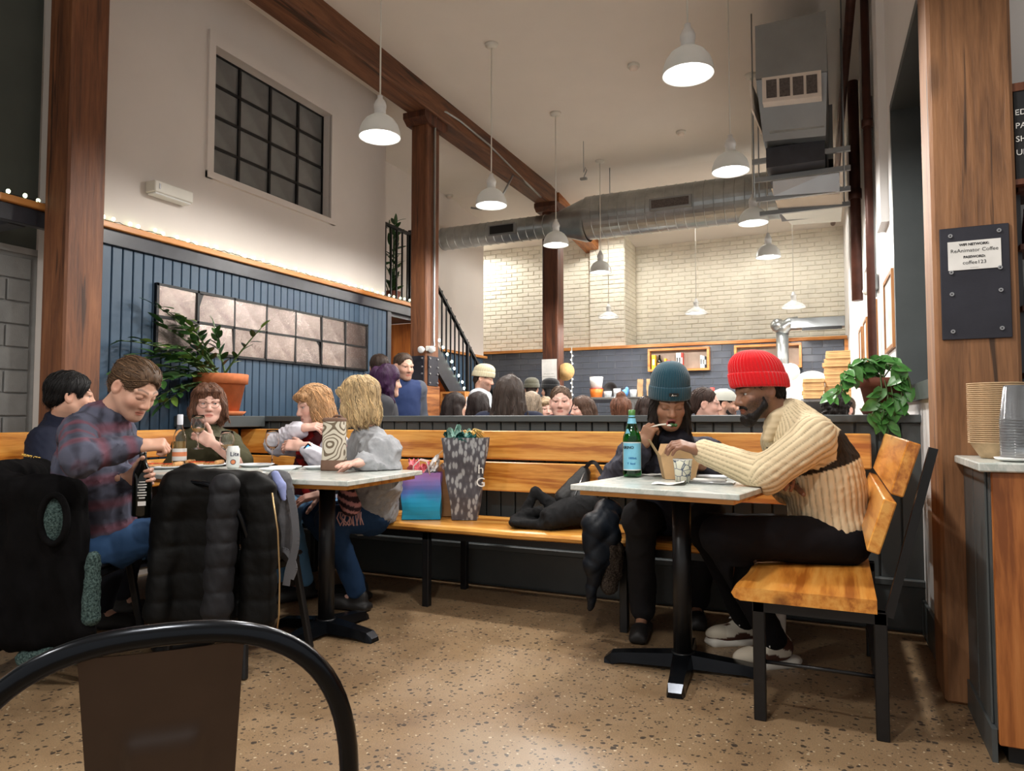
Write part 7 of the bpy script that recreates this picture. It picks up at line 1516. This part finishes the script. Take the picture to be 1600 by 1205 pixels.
for (x, w_, h, l) in ((-2.63, .075, .26, 'narrow kraft paper bag on kitchen shelf'), (-2.46, .14, .26, 'wide kraft paper bag on kitchen shelf')):
    t = paper_bag('kraft_bag', l, 'bag', (x, 10.12, SZ), w_, w_*1.05, .1, .1, h, 'kraft_pale', .2, group='kraft bags on the kitchen shelf'); part('fold', MB().grid(lambda u, v: ((u-.5)*w_, -.03+.06*v+.01*math.sin(u*9), h-.002+.02*math.sin(u*14)), 12, 4, 0, False), 'kraft', t, world=False)
t = thing('wok', 'dark metal wok leaning behind the paper bags', 'pan', (-2.225, 10.28, SZ)); part('bowl', MB().lathe([(.001, .0), (.08, .015), (.13, .06), (.15, .12), (.147, .12), (.125, .062), (.075, .02), (.001, .006)], 28, (0, 0, .16), M=Matrix.Rotation(math.radians(75), 4, 'X')), 'shoe_black', t, world=False); part('handle', MB().tube([(.12, 0, .16), (.2, 0, .2)], .01, 8), 'shoe_black', t, world=False)
t = thing('wok', 'dark metal pan beside the stacked buckets', 'pan', (-3.12, 10.28, SZ)); part('bowl', MB().lathe([(.001, .0), (.08, .015), (.11, .05), (.108, .052), (.07, .02), (.001, .006)], 28, (0, 0, .12), M=Matrix.Rotation(math.radians(80), 4, 'X')), 'shoe_black', t, world=False); part('handle', MB().tube([(.09, 0, .12), (.18, 0, .14)], .01, 8), 'shoe_black', t, world=False)
# niches with books and bottles
def niche(x0, x1, label):
    t = thing('wall_niche', label, 'shelf', ((x0+x1)/2, TY-.06, 1.80), 'pine box shelves on the tiles'); z0, z1 = 1.80, 2.165; y0 = TY-.12; w_ = .035
    part('bottom_board', MB().box(x0, x1, y0, TY, z0, z0+w_, 0, .003), 'pine_trim_x', t); part('top_board', MB().box(x0, x1, y0, TY, z1-w_, z1, 0, .003), 'pine_trim_x', t); part('side_board', MB().box(x0, x0+w_, y0, TY, z0+w_, z1-w_), 'pine_trim_x', t); part('side_board', MB().box(x1-w_, x1, y0, TY, z0+w_, z1-w_), 'pine_trim_x', t); part('back_board', MB().box(x0+w_, x1-w_, TY-.012, TY-.002, z0+w_, z1-w_), 'niche_back', t); return t
plain('niche_back', rgb(150, 132, 118), .8, var=.08)
niche(-2.76, -1.80, 'pine box shelf with books and bottle on slate tiles'); niche(-1.43, -.48, 'pine box shelf half hidden by the red beanie')
NB = 1.8355
def book(x, w_, h, mat, label):
    t = thing('book', label, 'book', (x, TY-.06, NB), 'books in the pine box shelf'); part('cover', MB().box(x, x+w_, TY-.105, TY-.02, NB, NB+h, 0, .002), mat, t); part('pages', MB().box(x+.003, x+w_-.003, TY-.1, TY-.022, NB+h, NB+h+.001), 'book_white', t); part('spine_line', MB().box(x+w_*.25, x+w_*.75, TY-.1065, TY-.105, NB+h*.3, NB+h*.7), 'ink_black' if mat == 'book_white' else 'book_white', t)
for a in ((-2.70, .06, .23, 'book_yellow', 'yellow book at end of pine box shelf'), (-2.50, .03, .17, 'book_yellow', 'slim yellow book beside the bottle'), (-2.46, .05, .14, 'book_red', 'short red book beside the slim yellow book'), (-2.31, .035, .25, 'book_white', 'tall white book of a pair in pine box shelf'), (-2.272, .035, .25, 'book_white', 'second tall white book of a pair in pine box shelf'), (-2.235, .03, .25, 'book_red', 'tall red book beside the white pair'), (-1.94, .03, .2, 'book_white', 'white book at far end of pine box shelf'), (-1.905, .03, .19, 'book_white', 'second white book at far end of pine box shelf'), (-1.87, .025, .18, 'shoe_black', 'black book at far end of pine box shelf')): book(*a)
t = thing('spirit_bottle', 'dark bottle with cream label in pine box shelf', 'bottle', (-2.58, TY-.065, NB)); part('glass_body', MB().lathe([(.001, 0), (.034, 0), (.035, .14), (.015, .18), (.014, .23), (.001, .23)], 18), 'bottle_dark', t, world=False); part('label', MB().lathe([(.0356, .03), (.0356, .1)], 18), 'straw', t, world=False)
# note, straw hat on the far post
t = thing('paper_note', 'white sheet with handwriting pinned to the dark post', 'paper', (-3.76, 9.33, 1.55)); part('sheet', MB().grid(lambda u, v: (-3.86+.23*u, 9.345-.03*math.sin(v*2)*.4, 1.56+.34*v), 6, 8, 0, True).grid(lambda u, v: (-3.86+.23*u, 9.343-.03*math.sin(v*2)*.4, 1.56+.34*v), 6, 8, 0, True), 'label_white', t)
for k in range(3): text_mesh(('Thank you', 'for your', 'patience')[k] if False else ('~~~~ ~~', '~~~~~~~~', '~~')[k], .04, 'ink_black', facing((-3.745, 9.315, 1.68-k*.04), (0, -1, 0)), t, 'handwriting', .0005)
solo('straw_hat', MB().lathe([(.001, .05), (.06, .05), (.065, .0), (.13, -.01), (.13, -.014), (.06, -.006), (.055, .045), (.001, .045)], 30, (-3.53, 9.42, 1.72), M=Matrix.Rotation(math.radians(85), 4, 'X')), 'straw', 'round straw hat hung on the dark timber post', 'hat')
emat('led_white', (.95, .97, 1, 1), 2.5)
t = thing('light_strip', 'vertical string of white lights on tiles beside dark post', 'string lights', (-4.08, TY-.03, 1.4)); part('cable', MB().tube([(-4.08, TY-.03, 1.3), (-4.08, TY-.03, 2.26)], .008, 6), 'white_plastic', t)
for k in range(14): part('bulb', MB().sphere((-4.08+.012*(-1)**k, TY-.035, 1.32+k*.066), .014, 8), 'led_white', t)
# pizza oven with flue, peel, pizza boxes
ov = thing('pizza_oven', 'white domed pizza oven', 'oven', (-.33, 10.55, .0)); part('stand', MB().box(-.75, .08, 10.15, 10.95, 0, .95, 0, .01), 'steel_grey', ov); part('hearth', MB().box(-.78, .1, 10.1, 10.98, .95, 1.05, 0, .01), 'oven_white', ov)
part('dome', MB().grid(lambda u, v: (-.33+.43*math.cos(2*math.pi*u)*math.cos(v*math.pi/2), 10.55+.43*math.sin(2*math.pi*u)*math.cos(v*math.pi/2), 1.05+.66*math.sin(v*math.pi/2)), 40, 14, 0, True, True), 'oven_white', ov)
part('mouth', MB().prism([(-.5, 1.06), (-.16, 1.06), (-.16, 1.2), (-.22, 1.3), (-.33, 1.34), (-.44, 1.3), (-.5, 1.2)], 10.09, 10.2, 'y'), 'shoe_black', ov)
fl = thing('flue_duct', 'shiny galvanised flue pipe with horizontal duct above pizza oven', 'duct', (-.3, 10.8, 1.75))
part('riser', MB().tube([(-.72, 10.8, 1.5), (-.72, 10.8, 2.3)], .085, 24), 'galv', fl); part('elbow', MB().tube([(-.72, 10.8, 2.28), (-.7, 10.8, 2.36), (-.62, 10.8, 2.41), (-.5, 10.8, 2.42)], .095, 24), 'galv', fl); part('horizontal_duct', MB().box(-.6, .1, 10.68, 10.92, 2.33, 2.47, 0, .006), 'galv_box', fl); part('end_cap', MB().sphere((-.78, 10.8, 2.4), (.1, .1, .1), 18), 'galv', fl); part('slot', MB().box(-.45, .06, 10.672, 10.68, 2.29, 2.33), 'dark_void', fl)
for k, (x, l) in enumerate(((-.66, 'round white pizza peel beside flue pipe'), (-.57, 'second round white pizza peel beside flue pipe'))):
    t = thing('pizza_peel', l, 'peel', (x, 10.02, 1.05), 'pizza peels'); part('blade', MB().lathe([(.001, -.004), (.11, -.004), (.115, 0), (.11, .004), (.001, .004)], 26, (0, 0, .62), M=Matrix.Rotation(math.radians(88), 4, 'X') @ Matrix.Rotation(math.radians(10), 4, 'Y')), 'white_enamel', t, world=False); part('handle', MB().tube([(0, 0, 0), (0, 0, .52)], .012, 8), 'white_enamel', t, world=False)
bs = thing('box_table', 'steel side table holding stacked pizza boxes', 'table', (-.02, 9.5, 0)); part('top', MB().box(-.42, .16, 9.25, 9.78, 1.26, 1.29), 'steel', bs)
for x in (-.4, .13):
    for y in (9.28, 9.75): part('leg', MB().tube([(x, y, 0), (x, y, 1.26)], .018, 8), 'steel', bs)
def boxes(x, y, n, w_, z0, lab, grp, seed):
    rg = np.random.default_rng(seed); me = mesh_from('carton', MB().box(-w_/2, w_/2, -.16, .16, .001, .047, 0, .003), 'carton'); m2 = mesh_from('lid_flap', MB().box(-w_/2+.01, w_/2-.01, -.1635, -.16, .002, .036).box(-w_/2+.03, w_/2-.03, -.1645, -.1635, .03, .034, 1), ['carton', 'carton_edge'])
    for k in range(n):
        t = thing('pizza_box', (lab % 'topmost') if k == n-1 else ((lab % 'lowest') if k == 0 else lab % (ORD[k]+' up')), 'box', (x+rg.normal()*.008, y+rg.normal()*.008, z0+k*.048), grp, rg.normal()*.05)
        for nm_, q in (('carton', me), ('lid_flap', m2)): o = bpy.data.objects.new(nm_, q); C.objects.link(o); o.parent = t
boxes(-.0, 9.45, 12, .3, 1.291, '%s pizza box in the tall stack by right wall', 'tall stack of pizza boxes', 1); boxes(-.27, 9.3, 5, .24, 1.291, '%s pizza box in the low stack beside the oven', 'low stack of pizza boxes', 2)
# bookcase under the stairs
bc = thing('bookcase', 'open pine bookcase under the staircase', 'shelf', (-3.95, 7.2, 0)); x0, x1 = -4.16, -3.84
part('side_board', MB().box(x0, x0+.025, 7.0, 7.25, 0, 1.36), 'pine_trim_x', bc); part('side_board', MB().box(x1-.025, x1, 7.0, 7.25, 0, 1.36), 'pine_trim_x', bc); part('back_board', MB().box(x0, x1, 7.24, 7.25, 0, 1.36), 'timber_dark', bc)
for z in (.05, .35, .65, .9, 1.12, 1.335): part('shelf_board', MB().box(x0+.025, x1-.025, 7.0, 7.24, z, z+.025), 'pine_trim_x', bc)
for k, (x, z, h, mt) in enumerate(((-4.1, 1.145, .15, 'book_white'), (-4.07, 1.145, .16, 'pack_blue'), (-4.0, 1.145, .13, 'book_red'), (-3.97, 1.145, .15, 'book_white'), (-4.11, .925, .17, 'book_white'), (-4.08, .925, .16, 'straw'), (-3.98, .925, .17, 'book_white'), (-3.95, .925, .15, 'book_white'))):
    solo('book', MB().box(x, x+.026, 7.03, 7.2, z+.0005, z+h, 0, .002), mt, ['white', 'blue', 'red', 'second white', 'white', 'straw coloured', 'second white', 'third white'][k]+' book on the %s shelf of the pine bookcase' % ('top' if k < 4 else 'second'), 'book', 'books in the pine bookcase')
t = thing('poster_sheet', 'pale notice sheet on end of pine bookcase', 'paper', (-3.83, 7.12, 1.0)); part('sheet', MB().box(-3.838, -3.834, 7.03, 7.22, 1.05, 1.3), 'label_white', t); part('header', MB().box(-3.834, -3.833, 7.05, 7.2, 1.25, 1.28), 'plastic_blue', t)
# ================================================================ people in the background
def bgp(label, px, py, d, f, hair, skin, topc, stand=False, pantc=rgb(40, 44, 56), head=None, width=1.0, group=None, extra=None, legs=None, kw=None):
    c = at(px, py, d); f0 = unit(np.array([f[0], f[1], 0])); br = np.cross(f0, ZZ); nb = c-ZZ*.155-f0*.035; ch = nb-ZZ*.19-f0*.01; pe = ch-ZZ*(.24 if stand else .22)-f0*.01
    if stand: pe[2] = max(pe[2], .8)
    J = dict(pe=pe, ch=ch, nb=nb, br=br); l0 = f0 if legs is None else unit(np.array([legs[0], legs[1], 0]))
    for s, q in (('R', 1), ('L', -1)):
        sh = nb+br*q*.185*width-ZZ*.035; J['sh'+s] = sh; J['el'+s] = sh-ZZ*.27+br*q*.04-f0*(.02 if stand else -.06); J['wr'+s] = J['el'+s]+(f0*.16-ZZ*.17 if stand else f0*.2-br*q*.09-ZZ*.1)
        hi = pe+br*q*.09-ZZ*.03; J['hi'+s] = hi
        if stand: J['kn'+s] = np.array([hi[0], hi[1], hi[2]*.52])+f0*.03; J['an'+s] = np.array([hi[0], hi[1], .09])
        else: J['kn'+s] = hi+l0*.40; J['an'+s] = np.array([*(hi+l0*.34)[:2], .09])
        J['to'+s] = J['an'+s]+l0*.12-ZZ*.06
    hd = dict(c=c, f=f, brow=(.06, .035, .02)); hd.update(head or {})
    hk = dict(d=f0-ZZ*.5 if stand else f0, back=ZZ if not stand else f0, curl=.35)
    return person(label, J, hd, skin, ('fabric_v', topc), ('fabric_v', pantc), lambda a, b, t: shoe_simple(a, b, t), (dict(hk), dict(hk)), hair, res=1.8, sleeve=(.95, .95), top_kw=dict(inf=.014, w=width, seed=int(px) % 9, **(kw or {})), group=group, extra=extra)
def long_hair(col, lo=-.3, wide=.09, amp=.006): return mkhair([('e', (0, -.02, .04), (.09, .108, .092)), ('c', (wide*.75, -.02, -.03), (wide, -.02, lo), .04, .045, .03), ('c', (-wide*.75, -.02, -.03), (-wide, -.02, lo), .04, .045, .03), ('c', (0, -.08, -.02), (0, -.09, lo), .07, .07, .04)], [('e', (0, .125, -.05), (.06, .082, .12), .012)], col, amp=amp, freq=50, stretch=(1, 1, .12))
def raglan(V, J): i, t_, an, r_ = bone_uv(V, bones_of(J)); return np.where((i == 0)[:, None], np.array(rgb(40, 54, 92)[:3]), np.array(rgb(78, 82, 92)[:3]))
def shirt_collar(col): return lambda R, T, t, J: sobj('collar', [cap(J['nb']-ZZ*.005, J['nb']+ZZ*.025, .066, .06, .01)], .012, 'fabric_v', t, None, np.array(col[:3]))
G1 = 'standing guests beyond the half wall'; G2 = 'seated guests beyond the half wall'; G3 = 'kitchen staff'
bgp('man in blue sweater with grey sleeves standing by timber post', 631, 573, 6.2, dr(.62, -.12, -.75), short_hair((.075, .045, .03), .004), SK_T, raglan, True, head=dict(beard=((.12, .07, .045), .6, .9)), group=G1, extra=shirt_collar(rgb(214, 212, 210)))
bgp('woman with wavy purple hair in dark grey top', 605, 596, 5.5, dr(.9, -.05, .25), mkhair([('e', (0, -.02, .04), (.098, .118, .1)), ('c', (.07, -.01, -.03), (.075, .02, -.17), .045, .05, .03), ('c', (-.07, -.01, -.03), (-.075, .02, -.17), .045, .05, .03), ('c', (0, -.085, -.02), (0, -.08, -.18), .075, .08, .04)], [('e', (0, .125, -.05), (.06, .075, .12), .012)], (.045, .012, .05), amp=.012, freq=36, stretch=(1, 1, .5)), SK_L, rgb(60, 60, 64), True, group=G1)
bgp('dark haired man in beige top behind woman with purple hair', 592, 575, 6.5, dr(-.35, 0, .9), short_hair((.05, .03, .022), .01), SK_T, rgb(176, 166, 156), True, group=G1)
def cream_hat(R, T, t, J): beanie(None, R, T, t, None, .02, .16, (.096, .114), 30, .05, 'knit_cream', tilt=.1, yo=-.012, depth=.02)
bgp('person in cream beanie and pale grey shirt near the stairs', 756, 592, 7.4, dr(.93, -.2, -.2), short_hair((.06, .04, .03), .003), SK_T, rgb(188, 194, 200), True, head=dict(beard=((.05, .03, .025), .7, .9)), group=G3, extra=cream_hat)
bgp('woman seen from behind with very long dark brown hair', 797, 617, 4.85, dr(.12, 0, 1), mkhair([('e', (0, -.025, .04), (.095, .112, .098)), ('c', (.06, -.05, -.03), (.125, -.09, -.34), .05, .055, .04), ('c', (-.06, -.05, -.03), (-.125, -.09, -.34), .05, .055, .04), ('c', (0, -.08, 0), (0, -.13, -.36), .085, .085, .05)], [('e', (0, .125, -.05), (.06, .08, .12), .012)], (.055, .036, .028), amp=.007, freq=46, stretch=(1, 1, .1)), SK_L, rgb(34, 38, 56), group=G2, legs=dr(-.55, 0, .85))
def maroon(V, J): return np.where((np.sin(V[:, 2]*120)*np.sin((V @ CAMR)*110) > .1)[:, None], np.array(rgb(96, 44, 56)[:3]), np.array(rgb(40, 30, 40)[:3]))
bgp('man with short brown hair and dark checked shirt facing the bench', 876, 628, 5.55, dr(-.12, -.03, -1), short_hair((.14, .085, .055), .006), SK_P, maroon, head=dict(mouth='smile', round_=1.1, hs=1.03), width=1.1, group=G2, legs=dr(.6, 0, -.8))
bgp('dark haired woman in black and white top under the stairs', 713, 635, 6.5, dr(.75, 0, .5), long_hair((.028, .018, .016), -.22), SK_L, rgb(170, 166, 160), group=G2)
bgp('dark haired woman seen from behind beside long haired woman', 746, 637, 5.7, dr(-.3, 0, .9), long_hair((.03, .02, .018), -.2), SK_L, rgb(40, 48, 84), group=G2)
bgp('grey blonde woman seen from behind next to checked shirt man', 830, 636, 5.9, dr(.2, 0, .95), long_hair((.36, .28, .2), -.2, .08), SK_L, rgb(50, 54, 70), group=G2)
bgp('fair haired woman facing the bench behind checked shirt man', 853, 640, 7.3, dr(.2, 0, -1), bob((.46, .33, .2), -.12), SK_P, rgb(44, 46, 60), head=dict(mouth='smile'), group=G2, legs=dr(-.45, 0, -.9))
bgp('woman with long brown hair beside the grey cooler', 909, 640, 6.6, dr(-.92, -.05, -.25), long_hair((.11, .06, .04), -.24), SK_P, rgb(30, 30, 34), group=G2, legs=dr(.6, 0, .8))
bgp('dark haired guest behind woman with long brown hair', 906, 638, 7.6, dr(.35, 0, .9), short_hair((.03, .02, .018), .012), SK_T, rgb(80, 40, 50), group=G2, legs=dr(.5, 0, .85))
bgp('child with auburn hair bun in olive hooded jacket', 970, 642, 5.75, dr(.1, 0, 1), mkhair([('e', (0, -.02, .03), (.088, .106, .092)), ('e', (0, -.03, .135), (.04, .04, .036), .012), ('e', (0, -.07, -.03), (.07, .05, .06), .02)], FACECUT[:3], (.2, .085, .05), amp=.006, freq=60), SK_P, rgb(116, 108, 86), group=G2, legs=dr(.4, 0, .9), head=dict(hs=.93), kw=dict(collar=.03))
bgp('dark haired guest half hidden behind woman in teal beanie', 1014, 640, 6.9, dr(.8, 0, -.4), long_hair((.05, .03, .024), -.2), SK_T, rgb(40, 40, 44), group=G2)
bgp('woman with brown hair tied back in profile behind red beanie man', 1104, 632, 5.3, dr(.92, -.03, -.35), mkhair([('e', (0, -.025, .04), (.083, .103, .09)), ('c', (0, -.1, .0), (0, -.13, -.06), .03, .025, .02), ('e', (0, -.07, -.01), (.07, .05, .06), .02)], FACECUT, (.06, .035, .028), amp=.004, freq=60), SK_P, rgb(52, 46, 46), group=G2)
def grey_cap(R, T, t, J):
    m = MB().grid(lambda u, v: T(.092*math.cos(2*math.pi*u)*math.cos(v*math.pi/2)**.8, -.015+.112*math.sin(2*math.pi*u)*math.cos(v*math.pi/2)**.8, .03+.1*math.sin(v*math.pi/2)), 28, 9, 0, True, True); h = part('baseball_cap', m, 'cap_grey', t)
    beard3d(R, T, t, (.02, .014, .012), 1.0, .009)
    part('visor', MB().grid(lambda u, v: T((u-.5)*.14, -.115-.06*v*(1-(2*u-1)**2*.4), .035-.02*v), 9, 4, 0, True).grid(lambda u, v: T((u-.5)*.14, -.115-.06*v*(1-(2*u-1)**2*.4), .032-.02*v), 9, 4, 0, True), 'cap_grey', h)
plain('cap_grey', rgb(178, 178, 168), .8)
bgp('bearded man in backwards grey cap and white shirt', 1133, 632, 5.9, dr(.94, -.05, -.25), short_hair((.03, .02, .018), .003), SK_T, rgb(206, 208, 212), head=dict(beard=((.03, .02, .018), .9, .9)), group=G2, extra=grey_cap)
bgp('guest with dark curly hair behind the trailing plant', 1306, 640, 5.4, dr(.3, 0, .9), mkhair([('e', (0, -.02, .04), (.105, .12, .105)), ('e', (0, -.05, -.04), (.085, .07, .07), .03)], FACECUT[:3], (.02, .015, .013), amp=.014, freq=60, stretch=(1, 1, 1)), SK_B, rgb(50, 50, 60), group=G2)
bgp('guest with brown hair half hidden by the trailing plant', 1316, 640, 6.3, dr(-.9, 0, -.4), short_hair((.10, .06, .04), .008), SK_P, rgb(120, 120, 124), group=G2)
def olive_cap(R, T, t, J): beanie(None, R, T, t, None, .02, .15, (.095, .112), 30, .045, 'knit_olive', tilt=.05, yo=-.012, depth=.015)
knit('knit_olive', rgb(92, 90, 76)); knit('knit_black', rgb(24, 24, 26))
bgp('cook in grey olive knit cap seen from behind', 831, 608, 9.0, dr(.2, 0, 1), short_hair((.04, .025, .02), .003), SK_T, rgb(150, 148, 140), True, group=G3, extra=olive_cap)
def black_cap(R, T, t, J): beanie(None, R, T, t, None, .02, .15, (.095, .112), 30, .045, 'knit_black', tilt=.05, yo=-.012, depth=.015)
bgp('cook in black cap beside the dark timber post', 859, 610, 8.4, dr(-.8, 0, .5), long_hair((.012, .01, .01), -.14), SK_T, rgb(30, 30, 32), True, group=G3, extra=black_cap)
